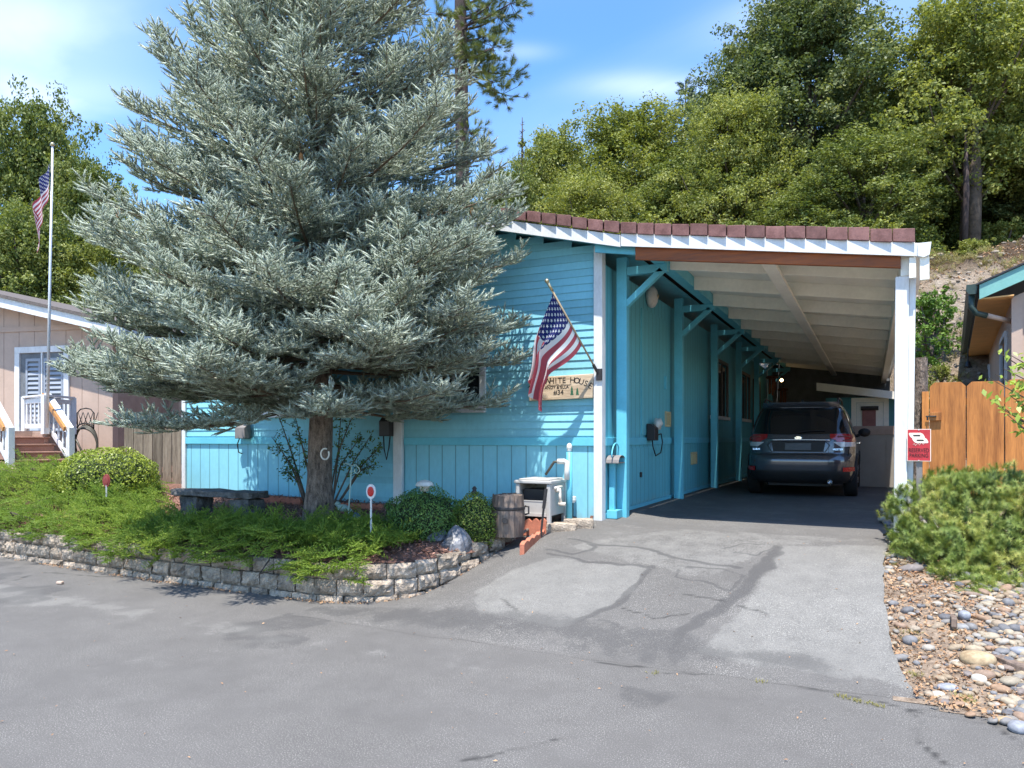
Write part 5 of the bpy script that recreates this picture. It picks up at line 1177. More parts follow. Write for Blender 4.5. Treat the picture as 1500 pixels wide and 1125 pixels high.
b = MB(); b.tube([body_rear(x,.985+.006*(1-(x/.5)**2),.008) for x in np.linspace(-.5,.5,11)], .011, 6); cbuild(b, 'chrome_bar', M['chrome'], car, True)
b = MB(); y = body_rear(0,1.02,.012)[1]; b.lathe([(.062,0),(.062,.006),(.052,.009)], 24, M=Matrix.Translation((0,y+.006,1.02)) @ Matrix.Rotation(math.pi/2,4,'X'), sy=.55); cbuild(b, 'emblem', M['chrome'], car)
b = MB()
for k, (x, z, r) in enumerate(((-.028,.004,.010),(.0,.012,.006),(.02,.010,.006),(.0,-.012,.006),(.02,-.012,.006),(.036,0,.006))): b.lathe([(r,0),(r,.003)], 5, M=Matrix.Translation((x,y-.004,1.02+z)) @ Matrix.Rotation(math.pi/2,4,'X'))
cbuild(b, 'emblem_star', M['platedark'], car)
for s in (-1,1):
    # C-shaped lamp: red upper and side, clear lower wedge
    b = MB(); P = []
    for i in range(9):
        z = lerp(.955,1.09,i/8); w = rp_(z)[0]; xin = lerp(.60,.50,sstep(.97,1.03,z)); P.append([body_rear(s*x, z, .010) for x in np.linspace(xin, w*.985, 12)])
    b.grid(P)
    P = []
    for i in range(9):
        z = lerp(.93,1.075,i/8); w, y0, y1, n = rp_(z); ys_ = body_rear(w*.985, z, .010)[1]; P.append([body_side(y, z, s, .010) for y in np.linspace(ys_, ys_+.24-.7*abs(z-1.0), 8)])
    b.grid(P); tl = cbuild(b, 'taillight', M['taillight'], car, True)
    b = MB(); P = []
    for i in range(6):
        z = lerp(.875,.953,i/5); w = rp_(z)[0]; P.append([body_rear(s*x, z, .009) for x in np.linspace(lerp(.66,.55,i/5), w*.985, 10)])
    b.grid(P); cbuild(b, 'clear_lens', M['clearlens'], tl, True)
    b = MB(); b.tube([body_rear(s*x, z, .014) for x, z in ((.62,1.045),(.72,1.05),(.80,1.045),(.82,1.01),(.80,.985),(.70,.98))], .012, 6); cbuild(b, 'light_guide', M['dullred'], tl, True)
    b = MB(); P = []
    for i in range(5): P.append([body_rear(s*x, lerp(.46,.53,i/4), .016) for x in np.linspace(.70,.87,8)])
    b.grid(P); cbuild(b, 'reflector', M['redplastic'], car, True)
    # wheels
    for yw in (.93, 3.60):
        b = MB(); Mw = Matrix.Translation((s*.80, yw, .345)) @ Matrix.Rotation(math.pi/2*s,4,'Y')
        b.lathe([(.24,-.11),(.325,-.108),(.343,-.085),(.345,0),(.343,.085),(.325,.108),(.24,.11)], 40, M=Mw); wh = cbuild(b, 'wheel', M['tyre'], car, True)
        b = MB(); b.lathe([(.235,.085),(.24,.111),(.225,.112),(.20,.06),(.04,.07)], 32, M=Mw); cbuild(b, 'rim', M['blackplastic'], wh, True)
        b = MB()
        for k in range(5):
            a = 2*math.pi*k/5
            for da in (-.16,.16): b.bar(Mw @ Vector((.03*math.cos(a),.03*math.sin(a),.095)), Mw @ Vector((.225*math.cos(a+da),.225*math.sin(a+da),.10)), .035, .02)
        cbuild(b, 'spoke', M['alloy'], wh)
        b = MB(); n_ = 16; P = []
        for i in range(n_+1):
            a = math.pi*(i/n_*1.1-.05); rr_ = .40
            P.append([(body_side(yw+math.cos(a)*r, max(.25,.345+math.sin(a)*r), s, o)) for r, o in ((.355,.004),(.36,.02),(.41,.02),(.415,.004))])
        b.grid(P); cbuild(b, 'wheel_arch', M['blackplastic'], car, True)
        b = MB(); P = []
        for i in range(n_+1):
            a = math.pi*(i/n_*1.1-.05); P.append([(body_side(yw+math.cos(a)*r, max(.245,.345+math.sin(a)*r), s, .006)) for r in (.0,.2,.356)])
        b.grid(P); cbuild(b, 'wheel_well', M['ink'], car, True)
    # roof rail
    b = MB(); pts = [(s*.60,.62,1.655),(s*.60,.72,1.715),(s*.61,.95,1.725),(s*.62,1.6,1.725),(s*.62,2.05,1.71),(s*.62,2.2,1.64)]; b.tube(pts, .016, 8); b.tube([(s*.61,1.35,1.72),(s*.60,1.35,1.65)], .014, 6); cbuild(b, 'roof_rail', M['iron'], car, True)
    # door mirrors, handles, door seams
    b = MB(); b.ball((s*1.00,2.86,1.13), (.115,.075,.085), 14); b.tube([(s*.86,2.84,1.06),(s*.95,2.86,1.10)], .03, 8); cbuild(b, 'door_mirror', M['blackplastic'], car, True)
    for y in (1.55, 2.5):
        b = MB(); b.bar(body_side(y,.93,s,.03), body_side(y+.18,.93,s,.03), .025, .035); cbuild(b, 'door_handle', M['chrome'], car, bevel=.006)
    b = MB()
    for y in (1.38, 2.30, 3.2): b.grid([[body_side(y+d, z, s, .0025) for d in (0,.01)] for z in np.linspace(.38,1.08,12)])
    cbuild(b, 'door_seam', M['ink'], car)
    b = MB(); P = [[body_side(y, z, s, .012) for y in np.linspace(1.35,3.15,18)] for z in np.linspace(.25,.37,4)]; b.grid(P); cbuild(b, 'sill_cladding', M['blackplastic'], car, True)
b = MB(); b.tube([(.50,.16,.285),(.50,.0,.285)], .045, 14, cap=False); b.tube([(.50,.15,.285),(.50,.03,.285)], .038, 14); cbuild(b, 'exhaust', M['chrome'], car, True)
b = MB(); b.box((-.5,.25,.20),(.5,2.5,.26)); b.tube([(-.74,.93,.3),(.74,.93,.3)], .05, 8); cbuild(b, 'underbody', M['ink'], car)
b = MB(); 
for zz_ in (.735,): b.grid([[body_rear(x, z, .0022) for x in np.linspace(-.78,.78,30)] for z in (zz_, zz_+.010)])
for s in (-1,1): b.grid([[body_rear(s*(x+dx), z, .0022) for dx in (0,.009)] for x, z in zip((.78,.785,.78,.72), (.745,.85,.95,1.02))])
cbuild(b, 'tailgate_seam', M['ink'], car)
b = MB(); b.prism([(0,.95,1.66),(.0,1.12,1.66),(0,.93,1.72)], (.02,0,0)); b.prism([(-.02,.95,1.66),(-.02,1.12,1.66),(-.01,.93,1.72)], (.02,0,0)); cbuild(b, 'roof_antenna', M['carpaint'], car)
for s, x in (('SUBARU',-.66),('FORESTER',.60)):
    y = body_rear(x,.83,.012)[1]; text_mesh(s, .045, CM @ frame((x,y,.815), (1,.02*(1 if x<0 else -1),0), (0,-1,.1)), 'lettering', M['chrome'], car)
# ---------------------------------------------------------------- plants
def norm(a): return a/np.maximum(np.linalg.norm(a, axis=-1, keepdims=True), 1e-9)
def perp(D):
    ref = np.where(np.abs(D[:,2:3]) < .9, np.array([[0,0,1.]]), np.array([[1.,0,0]])); x = norm(np.cross(D, ref)); return x, np.cross(D, x)
def brush(S, D, L, nn, R, w, fwd=.7, taper=.35, spread=1.0):
    """shoots: nn needles round each axis -> triangles"""
    S = np.asarray(S, float); D = norm(np.asarray(D, float)); N = len(S); L = np.broadcast_to(np.asarray(L, float), (N,)); R = np.broadcast_to(np.asarray(R, float), (N,))
    x, y = perp(D); k = np.arange(nn); tt = (k[None]+rng.random((N,nn)))/nn; a = k[None]*2.39996+rng.random((N,1))*6.28+rng.normal(0,.25,(N,nn))
    rad = x[:,None]*np.cos(a)[...,None]+y[:,None]*np.sin(a)[...,None]
    f = (fwd+1.2*np.clip(tt-.75,0,1)*2)[...,None]*np.ones(3); nd = norm(rad*spread+D[:,None]*f); 
    base = S[:,None]+D[:,None]*(L[:,None]*tt)[...,None]; ln = R[:,None]*(1-taper*tt**3)*rng.uniform(.8,1.15,(N,nn))
    tip = base+nd*ln[...,None]; wv = norm(np.cross(nd, D[:,None]))*(w/2)
    V = np.stack([base-wv, base+wv, tip], 2).reshape(-1,3); return V, np.arange(len(V)).reshape(-1,3)
def leaves(C, Nn, size, asp=.5, jit=.9):
    """leaf quads at C, facing roughly Nn"""
    N = len(C); n = norm(Nn+rng.normal(0,jit,(N,3))); x, y = perp(n); a = rng.random(N)*6.283; u = x*np.cos(a)[:,None]+y*np.sin(a)[:,None]; v = np.cross(n, u)
    s = (np.asarray(size)*rng.uniform(.65,1.25,N))[:,None]; h = n*s*.12
    V = np.stack([C-u*s*.5, C-v*s*asp*.5+h-u*s*.05, C+u*s*.5, C+v*s*asp*.5+h-u*s*.05], 1).reshape(-1,3); return V, np.arange(4*N).reshape(-1,4)
def sph(n):
    v = norm(rng.normal(0,1,(n,3))); return v
def blob_leaves(centers, radii, n, size, asp=.55, shell=.55, jit=.8, up=.5):
    centers = np.asarray(centers, float); K = len(centers); radii = np.broadcast_to(np.asarray(radii,float).reshape(K,-1), (K,3)) if np.ndim(radii) > 0 else np.full((K,3), radii)
    d = sph(K*n).reshape(K,n,3); r = (shell+(1-shell)*rng.random((K,n,1)))**.8; C = centers[:,None]+d*radii[:,None]*r
    nrm = d+np.array([0,0,up]); return leaves(C.reshape(-1,3), nrm.reshape(-1,3), size, asp, jit)
def spindle(S, D, L, r):
    D = norm(np.asarray(D, float)); x, y = perp(D); N = len(S); L = np.broadcast_to(L, (N,))
    ring = [S+D*(L*.55)[:,None]+(x*math.cos(a)+y*math.sin(a))*r for a in (0,2.094,4.189)]; V = np.stack([S, *ring, S+D*(L*1.06)[:,None]], 1)
    f = np.array([[0,2,1],[0,3,2],[0,1,3],[4,1,2],[4,2,3],[4,3,1]]); return V.reshape(-1,3), (f[None]+(np.arange(N)*5)[:,None,None]).reshape(-1,3)
# --- the big blue spruce
M['spruce'] = fmat('blue_spruce_needles', (.25,.30,.25), (.47,.53,.45), .2, 1.1, .6, c3=(.60,.65,.57), namt=.35, spec=.2)
M['sprucetwig'] = pmat('spruce_twig', (.13,.095,.065), .9, .2)
TB = PB_(462,772); TB.y += .05
sp = thing('spruce_tree', 'large blue spruce with silvery needles in front of the blue house', 'tree', TB)
b = MB(); P = []; n_ = 20
for i in range(60):
    z = -.15+i*.19; r = .150*(1-.075*max(0,z))+.06*math.exp(-max(0,z)*3.2); r = max(.015, r); cx = TB.x+.05*math.sin(z*.7); cy = TB.y
    P.append([(cx+math.cos(a)*r*(1+.16*mnoise.noise((math.cos(a)*2.2,math.sin(a)*2.2+z*1.3,z*2.2))), cy+math.sin(a)*r*(1+.16*mnoise.noise((math.cos(a)*2.2,math.sin(a)*2.2+z*1.3,z*2.2+9))), TB.z+z) for a in np.linspace(0,2*math.pi,n_+1)[:-1]])
b.grid(P, wrap=True); b.build('trunk', M['bark'], sp, smooth=True)
Zk = [1.75,2.1,2.4,2.8,3.7,4.5,5.4,6.2,7.1,8.5,10,11.3]; Rk = [1.65,2.25,2.45,2.48,2.42,2.14,1.70,1.42,1.15,.85,.45,.1]
OR, DR, UP, LN = [], [], [], []; bt = MB(); cones = []
z = 2.14
while z < 11.2:
    nb_ = 10 if z < 3.4 else (8 if z < 8 else 5); a0 = random.random()*6.28
    for k in range(nb_):
        az = a0+2*math.pi*k/nb_+random.uniform(-.3,.3); zz_ = z+(random.uniform(-.14,.2) if z < 2.6 else random.uniform(-.08,.08)); R = float(np.interp(zz_, Zk, Rk))*(random.uniform(.9,1.05) if z < 3.4 else random.choice((random.uniform(.65,.88),random.uniform(.9,1.08),random.uniform(.9,1.08))))
        h = Vector((math.cos(az), math.sin(az), 0))
        if h.y > .05 and zz_ < 4.9: R = min(R, (8.18-TB.y)/h.y*random.uniform(.85,1))
        if R < .12: continue
        hf_ = (zz_-2)/9; a_ = lerp(-.20, .28, min(1,hf_*1.5))+(random.uniform(-.10,.1) if z < 2.8 else random.uniform(-.07,.07)); o = Vector((TB.x, TB.y, TB.z*0+zz_))
        def bp(f): return o+h*(R*f)+Vector((0,0,R*(a_*f+.16*f**3)))
        bt.tube([bp(f) for f in (0,.25,.5,.75,.97)], [.028+.006*R,.022,.015,.010,.005], 5, cap=False)
        back = h.y > .5 and zz_ < 8
        step = (.145 if zz_ < 7.6 else .34)*(1.5 if back else 1); s = .24 if R > 1 else .1
        sidev = Vector((-h.y, h.x, 0))
        while s*R < R-.05 and s < 1:
            s += step/R
            if s >= 1: break
            p = bp(s); ax = (bp(min(1,s+.05))-bp(s-.02)).normalized()
            for sd_ in (-1,1):
                ll = (.42*(1-s)*R+.16)*random.uniform(.7,1.15); ld = (ax*.75+sidev*sd_*.8+Vector((0,0,random.uniform(-.1,.2)))).normalized(); m = max(1, int(round(ll/.24)))
                for q in range(m):
                    pp_ = p+ld*(ll*(q)/m)+Vector((0,0,random.uniform(-.03,.03))); d2 = (ld*1.0+sidev*sd_*random.uniform(-.5,.5)*(q < m-1)+ax*.2+Vector((0,0,random.uniform(-.15,.4)))).normalized()
                    OR.append(pp_); DR.append(d2); LN.append(min(.40, ll/m+.17))
            if random.random() < .6:
                OR.append(p); DR.append((ax*.5+Vector((random.uniform(-.3,.3),random.uniform(-.3,.3),1))).normalized()); LN.append(random.uniform(.2,.34))
        OR.append(bp(.9)); DR.append((bp(1)-bp(.9)).normalized()+Vector((0,0,.25))); LN.append(.34)
        if zz_ > 3.4 and random.random() < .15 and h.y < .3: cones.append(bp(random.uniform(.75,.95)))
    z += .175 if z < 3.3 else (.27 if z < 7.5 else .36)
OR = np.array([tuple(v) for v in OR]); DR = norm(np.array([tuple(v) for v in DR])); LN = np.array(LN)
keep = ~((OR[:,1] > 8.1) & (OR[:,2] < 4.75)); OR, DR, LN = OR[keep], DR[keep], LN[keep]
tocam = norm(np.stack([-OR[:,0], -OR[:,1]], 1)); 
SX, SY = perp(DR); flip = np.where(SY[:,2:3] < 0, -1, 1); SY = SY*flip          # SY points up
S_, D_, L_, = [], [], []
for t0, t1 in ((0,.36),(.33,.7)): S_.append(OR+DR*(LN*t0)[:,None]); D_.append(DR+rng.normal(0,.04,DR.shape)); L_.append(LN*(t1-t0))
S_.append(OR+DR*(LN*.66)[:,None]); D_.append(DR+SY*.12); L_.append(np.maximum(LN*.42,.10))
for j, t0 in enumerate((.16,.40,.62)):
    for sd_ in (-1,1): S_.append(OR+DR*(LN*t0)[:,None]); D_.append(DR*.72+SX*sd_*.75+SY*rng.uniform(-.05,.55,(len(OR),1))+rng.normal(0,.12,DR.shape)); L_.append(LN*rng.uniform(.30,.46,len(OR)))
for t0 in (.3,.6): S_.append(OR+DR*(LN*t0)[:,None]); D_.append(DR*.75+SY*.85+rng.normal(0,.25,DR.shape)); L_.append(LN*rng.uniform(.24,.42,len(OR)))
S_ = np.concatenate(S_); D_ = np.concatenate(D_); L_ = np.concatenate(L_)
print('spruce sprays', len(OR), 'shoots', len(S_))
V, Fc = brush(S_, D_, L_, 26, .033, .0085, .75, .25); V2, F2 = spindle(S_, D_, L_, .0115); npmesh('crown', np.concatenate([V, V2]), np.concatenate([Fc, F2+len(V)]), M['spruce'], sp)
for s_, d_ in zip(OR[::1], (OR+DR*LN[:,None])[::1]):
    if random.random() < .6: bt.tube([Vector(s_), Vector(d_)], [.006,.003], 3, cap=False)
bt.build('branches', M['sprucetwig'], sp, recalc=False)
for c in cones[:24]:
    b = MB(); b.lathe([(.004,.0),(.02,-.02),(.024,-.05),(.018,-.085),(.005,-.105)], 8, M=Matrix.Translation(c-Vector((0,0,.02)))); b.build('cone', M['cone'], sp, smooth=True)
# --- spreading juniper over the wall
M['juniper'] = fmat('juniper_sprays', (.06,.125,.02), (.22,.33,.045), .3, 1.6, .5, c3=(.46,.52,.10), namt=.45)
M['junbrown'] = fmat('brown_juniper', (.12,.05,.025), (.3,.17,.07), .1, 3)
def juniper(name, label, x0, x1, hfun, n, d_bias):
    t = thing(name, label, 'juniper', ((x0+x1)/2, 6.3, .5)); S0_, D0_, L0_ = [], [], []
    for _ in range(n):
        x = random.uniform(x0, x1); f = float(bed_front(x)); dep = hfun(x)[1]; q = random.random(); y = f-.13+(dep+.13)*q
        hh = hfun(x)[0]*(.82+.18*min(1,q*4))*(1-.55*max(0,q-.35)/.65)*(.15+1.6*float(fbm(x,y,33,3,1.6))); zt = (bedz(x, max(y, f+.02)) if y > f else .36)+hh*random.uniform(.55,1.0)
        if q < (.24 if x < -7 else .16): zt -= random.uniform(0,.28); y -= random.uniform(0,.10)
        az = random.gauss(d_bias, .75); el = random.uniform(.08,.6) if q > .12 else random.uniform(-.35,.3); d = Vector((math.cos(az)*math.cos(el), math.sin(az)*math.cos(el), math.sin(el))); l = random.uniform(.38,.70)
        if q > .1 and random.random() < .14: d = (d+Vector((0,0,random.uniform(.5,1.1)))).normalized(); zt += .10; l *= .8
        S0_.append(Vector((x,y,zt))-d*l*.8); D0_.append(d); L0_.append(l)
    S0 = np.array([tuple(v) for v in S0_]); D0 = norm(np.array([tuple(v) for v in D0_])); L0 = np.array(L0_); X, Yv = perp(D0); fl = np.where(Yv[:,2:3] < 0,-1,1); Yv = Yv*fl
    Sx, Dx, Lx = [S0+D0*(L0*.2)[:,None], S0+D0*(L0*.6)[:,None]], [D0, D0], [L0*.45, L0*.42]
    for t0 in (.10,.2,.3,.4,.5,.6,.7,.8,.9):
        for sd_ in (-1,1): Sx.append(S0+D0*(L0*t0)[:,None]); Dx.append(D0*.85+X*sd_*.6+Yv*rng.uniform(-.05,.35,(len(S0),1))+rng.normal(0,.1,D0.shape)); Lx.append((.06+.13*(1-t0))*rng.uniform(.7,1.2,len(S0)))
    V, Fc = brush(np.concatenate(Sx), np.concatenate(Dx), np.concatenate(Lx), 22, .018, .0075, 1.1, .4); npmesh('foliage', V, Fc, M['juniper'], t)
    m = len(S0)//14; k = rng.integers(0, len(S0), m); 
    lowS = S0[k]-np.array([0,0,.05]); V, Fc = brush(lowS, D0[k]*np.array([1,1,.3]), L0[k], 24, .02, .006, 1.1); npmesh('dry_sprays', V, Fc, M['junbrown'], t)
    b = MB()
    for q in range(0, len(S0), 9):
        s0 = Vector(S0[q]); r0 = Vector((s0.x+random.uniform(-.2,.2), s0.y+.25, bedz(s0.x, max(6,s0.y+.25))-.02)); b.tube([r0, s0+Vector((0,0,-.02)), s0+Vector(D0[q])*L0[q]*.8], [.012,.008,.003], 4, cap=False)
    b.build('woody_branches', M['barkgrey'], t, recalc=False); return t
juniper('juniper', 'tall dense green juniper spilling over the wall below the tan house', -13.6, -7.1, lambda x: (float(np.interp(x,[-14,-11,-9.3,-8,-7],[.6,.58,.42,.20,.18])), float(np.interp(x,[-14,-10.6,-9.4,-8.6,-7],[2.6,2.4,1.6,.95,.85]))), 1500, -1.2)
juniper('juniper', 'low bright green juniper spilling over the wall at the spruce foot', -7.2, -4.35, lambda x: (float(np.interp(x,[-7.2,-6,-5,-4.4],[.24,.32,.32,.16])), float(np.interp(x,[-7.2,-6,-5,-4.35],[.9,1.2,1.15,.8]))), 680, -.5)
# --- clipped round bushes
def round_bush(label, c, r, n, mat, size, seed=0, lump=.10, group=None):
    t = thing('round_bush', label, 'bush', (c[0],c[1],c[2]-r[2])); d = sph(n); d = d[d[:,2] > -.75]; k = np.array([1+lump*(2*mnoise.noise((x*2.6+seed, y*2.6, z*2.6))) for x, y, z in d]); rr = k*(1-.16*rng.random(len(d))**1.6)
    C = np.array(c)+d*np.array(r)*rr[:,None]; V, Fc = leaves(C, d*np.array([1,1,1.1]), size, .6, .75); npmesh('leaves', V, Fc, mat, t)
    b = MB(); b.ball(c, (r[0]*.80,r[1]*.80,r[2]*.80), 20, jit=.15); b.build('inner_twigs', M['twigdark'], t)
    b = MB(); b.tube([(c[0],c[1],c[2]-r[2]-.15),(c[0],c[1],c[2])], .03, 6); b.build('stem', M['barkgrey'], t); return t
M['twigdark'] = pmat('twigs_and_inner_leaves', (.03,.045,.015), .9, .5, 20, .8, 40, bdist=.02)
M['boxgreen'] = fmat('dark_box_leaves', (.055,.13,.03), (.17,.29,.065), .2, 3, .4); M['boxyellow'] = fmat('yellow_green_leaves', (.14,.20,.03), (.36,.42,.06), .25, 2.5, .4)
M['variegated'] = fmat('variegated_leaves', (.06,.12,.02), (.19,.27,.04), .25, 3.5, .4, c3=(.62,.60,.15), namt=.5)
c = PD(158,697,11.0); round_bush('round yellow-green clipped bush before the picket fence', (c.x,c.y,c.z-.04), (.74,.70,.46), 11000, M['boxyellow'], .035, 1, .06)
c = PD(620,762,8.25); round_bush('dark green round clipped bush beside the white middle trim', (c.x,c.y,c.z), (.47,.44,.36), 10000, M['boxgreen'], .024, 2, .12)
c = PD(697,766,8.2); round_bush('small round bush with yellow variegated leaves beside the wooden keg', (c.x,c.y,c.z), (.27,.28,.33), 6000, M['variegated'], .022, 3, .08)
# --- open shrub behind the spruce trunk
M['shrubleaf'] = fmat('open_shrub_leaves', (.05,.11,.02), (.16,.25,.05), .3, 3)
t = thing('open_shrub', 'sparse leggy shrub with small leaves behind the spruce trunk', 'shrub', PY(470,740,7.95)); b = MB(); LC = []
for (u0, v0, u1, v1) in ((455,740,398,640),(455,742,405,600),(450,740,420,690),(465,740,430,600),(470,740,440,640),(480,745,545,635),(482,742,528,640),(490,735,560,650),(478,742,500,600),(470,742,480,620),(485,742,520,600),(455,742,412,660),(500,720,548,680)):
    y0, y1 = 7.95, 7.95+random.uniform(-.15,.15); p = PY(u0,v0,y0); q = PY(u1,v1,y1); m = p.lerp(q,.5)+Vector((random.uniform(-.08,.08),0,.10)); b.tube([p-Vector((0,0,.1)), m, q], [.016,.010,.004], 5, cap=False)
    for k in range(24):
        f = random.uniform(.35,1.05); w_ = p.lerp(m, f*2) if f < .5 else m.lerp(q, f*2-1); tw = Vector((random.gauss(0,.06),random.gauss(0,.05),random.gauss(0,.055))); b.tube([w_, w_+tw], .003, 3, cap=False)
        for _ in range(5): LC.append(tuple(w_+tw*random.uniform(.4,1.2)+Vector((random.gauss(0,.018),random.gauss(0,.018),random.gauss(0,.018)))))
b.build('stems', M['barkgrey'], t, recalc=False); LC = np.array(LC); V, Fc = leaves(LC, np.tile([0,-.4,1.],(len(LC),1)), .042, .55, .8); npmesh('leaves', V, Fc, M['shrubleaf'], t)
# --- mugo pine on the right
M['mugo'] = fmat('mugo_needles', (.10,.17,.045), (.27,.34,.085), .25, 2.6, .5, c3=(.55,.50,.15), namt=.55)
MC = PD(1432,775,7.0); t = thing('mugo_pine', 'wide bushy mugo pine with yellow tinged needles beside the drive', 'bush', (MC.x,MC.y,.35)); S0_, D0_ = [], []
lobes = [(Vector((MC.x,MC.y,.80)),(.78,.75,.52)), (PD(1350,735,7.2),(.33,.4,.26)), (PD(1475,730,7.0),(.6,.6,.34)), (PD(1335,785,6.9),(.20,.3,.20)), (PD(1400,800,6.5),(.35,.35,.28)), (PD(1470,830,6.3),(.45,.4,.30)), (PD(1540,780,6.6),(.7,.7,.5)), (PD(1400,720,7.3),(.4,.4,.28)), (PD(1440,855,6.1),(.22,.25,.16)), (PD(1400,840,6.25),(.24,.25,.15)), (PD(1480,866,5.95),(.28,.25,.16)), (PD(1425,870,5.9),(.16,.18,.10))]
for c, r in lobes:
    n_ = int(520*(r[0]*r[2]/.2)**.9)+90
    for _ in range(n_):
        d = Vector(sph(1)[0]); 
        if d.z < -.55: continue
        k = 1+.16*mnoise.noise(d*3+c); p = c+Vector((d.x*r[0],d.y*r[1],d.z*r[2]))*k*random.uniform(.8,1.03); S0_.append(tuple(p)); D0_.append(tuple(d*.7+Vector((random.gauss(0,.4),random.gauss(0,.4),.55+random.gauss(0,.3)))))
S0 = np.array(S0_); D0 = np.array(D0_); V, Fc = brush(S0-norm(D0)*.10, D0, rng.uniform(.04,.09,len(S0)), 56, .052, .0052, .45, .2); npmesh('needles', V, Fc, M['mugo'], t)
b = MB(); root = Vector((MC.x,MC.y,.3))
for q in range(0,len(S0),14):
    s0 = Vector(S0[q])-Vector(norm(D0[q:q+1])[0])*.12; b.tube([root+Vector((random.uniform(-.1,.1),random.uniform(-.1,.1),0)), root.lerp(s0,.5)+Vector((0,0,-.06)), s0], [.014,.008,.004], 5, cap=False)
pts = [PD(1420,872,6.2), PD(1460,868,6.2), PD(1500,850,6.2)]; b.tube(pts, .014, 6); pts = [PD(1330,815,6.6), PD(1365,838,6.55), PD(1420,845,6.5)]; b.tube(pts, [.008,.012,.02], 6)
b.build('branches', M['barkpine'], t, recalc=False)
S2 = np.array([tuple(PD(u,v,6.6)) for u, v in ((1330,815),(1338,818),(1345,825),(1352,832),(1360,836),(1322,806))]); V, Fc = brush(S2, np.tile([-.6,-.2,.35],(6,1))+rng.normal(0,.3,(6,3)), .14, 60, .07, .0042, .9); npmesh('low_shoot', V, Fc, M['mugo'], t)
# --- bright leafy branches reaching in from the right
M['brightleaf'] = fmat('fresh_green_leaves', (.16,.27,.03), (.42,.52,.10), .4, 4, .4)
tr = PD(1580,700,6.6); tr.z = .35; t = thing('young_tree', 'slender young tree with fresh bright leaves before the gate at the right edge', 'tree', tr); b = MB(); b.tube([tr, tr+Vector((.05,0,1.0)), tr+Vector((.02,.05,2.3))], [.04,.03,.012], 8, cap=False); LC = []; LNn = []
for (u, v, z0) in ((1448,553,1.2),(1462,515,1.4),(1470,540,1.4),(1480,520,1.5),(1492,535,1.4),(1458,548,1.3),(1450,585,.95),(1462,595,.95),(1480,580,1.05),(1475,607,.8),(1490,620,.75),(1497,600,.9),(1495,560,1.2),(1515,530,1.5),(1520,590,1.0),(1540,500,1.7),(1550,560,1.3),(1600,520,1.5),(1620,590,1.1)):
    q = PD(u, v, 6.5+random.uniform(-.15,.15)); s0 = tr+Vector((.03,0,z0)); b.tube([s0, s0.lerp(q,.55)+Vector((0,0,.05)), q], [.010,.007,.003], 5, cap=False)
    for k in range(11): f = random.uniform(.55,1.04); LC.append(tuple(s0.lerp(q,f)+Vector((random.gauss(0,.03),random.gauss(0,.03),random.gauss(0,.022)+.02)))); LNn.append((random.gauss(-.2,.4),-.7,.7))
b.build('trunk', M['barkgrey'], t, recalc=False); V, Fc = leaves(np.array(LC), np.array(LNn), .085, .42, .45); npmesh('crown', V, Fc, M['brightleaf'], t)
# ---------------------------------------------------------------- trees on the hill
M['oakdark'] = fmat('dark_oak_leaves', (.045,.08,.03), (.15,.19,.07), .35, .5, .5, c3=(.36,.39,.19), spec=.25)
M['oakmid'] = fmat('green_oak_leaves', (.055,.095,.025), (.20,.24,.065), .36, .5, .5, c3=(.43,.46,.18), spec=.25)
M['oakyellow'] = fmat('yellow_green_leaves_tree', (.09,.13,.03), (.29,.32,.08), .4, .5, .5, c3=(.54,.55,.24), spec=.25)
def oak_mesh(seed, H, R, c0, nl, leaf, nm=30, nc=62):
    """unit tree at the origin: lobes of leaf clumps on limbs"""
    global rng
    rng = np.random.default_rng(seed); rr = random.Random(seed); lob = []
    Hc = H*(1-c0); 
    for i in range(nl):
        f = (i+.5)/nl; z = H*c0+Hc*(.10+.84*f**.9); ext = R*(math.sin(math.pi*min(.97,.22+.74*f))**.8); a = i*2.4+rr.uniform(-.5,.5); rad = ext*rr.uniform(.25,.9)
        lob.append((math.cos(a)*rad, math.sin(a)*rad, z, R*rr.uniform(.26,.42)))
    lob.append((0,0,H*.93,R*.3)); lob.append((R*.1,0,H*.8,R*.4)); C = []; rad = []
    for (x, y, z, r) in lob:
        d = sph(nm); d[:,2] = d[:,2]*.9+.1; C.append(np.array([x,y,z])+d*r*np.array([1,1,.95])*rng.uniform(.45,1.45,(nm,1))); rad.append(np.full(nm, 1)*rng.uniform(.22,.6,nm)*R/3.2)
    C = np.concatenate(C); rad = np.concatenate(rad); V, Fc = blob_leaves(C, np.stack([rad,rad,rad*.8],1), nc, leaf, .55, .15, 1.1, .4)
    b = MB(); b.tube([(0,0,-.6),(.05,0,H*.2),(-.05,.05,H*.5),(0,0,H*.88)], [.045*R+.10,.035*R+.08,.07,.03], 9, cap=False)
    for (x, y, z, r) in lob: z0 = max(H*.12, z*.55); b.tube([(0,0,z0),(x*.55,y*.55,z*.82),(x,y,z),(x*1.15,y*1.15,z+r*.5)], [.07,.05,.03,.01], 6, cap=False)
    return V, Fc, b
def tree_thing(label, base, mesh, mat, bark='barkgrey', group='oaks on the hill', scale=1):
    V, Fc, b = mesh; t = thing('oak_tree', label, 'tree', (0,0,0), group); npmesh('crown', V, Fc, mat, t); b.build('trunk', M[bark], t, recalc=False); t.location = base; return t
PROT = {'d1': oak_mesh(11, 12, 3.6, .02, 30, .14, nc=85), 'd2': oak_mesh(12, 10, 3.4, .02, 28, .15, nc=75), 'y1': oak_mesh(13, 10, 3.6, .02, 28, .14, nc=75), 'm1': oak_mesh(14, 9, 3.2, .02, 28, .14, nc=75), 't1': oak_mesh(15, 11, 3.6, .26, 26, .16)}
rng = np.random.default_rng(99)
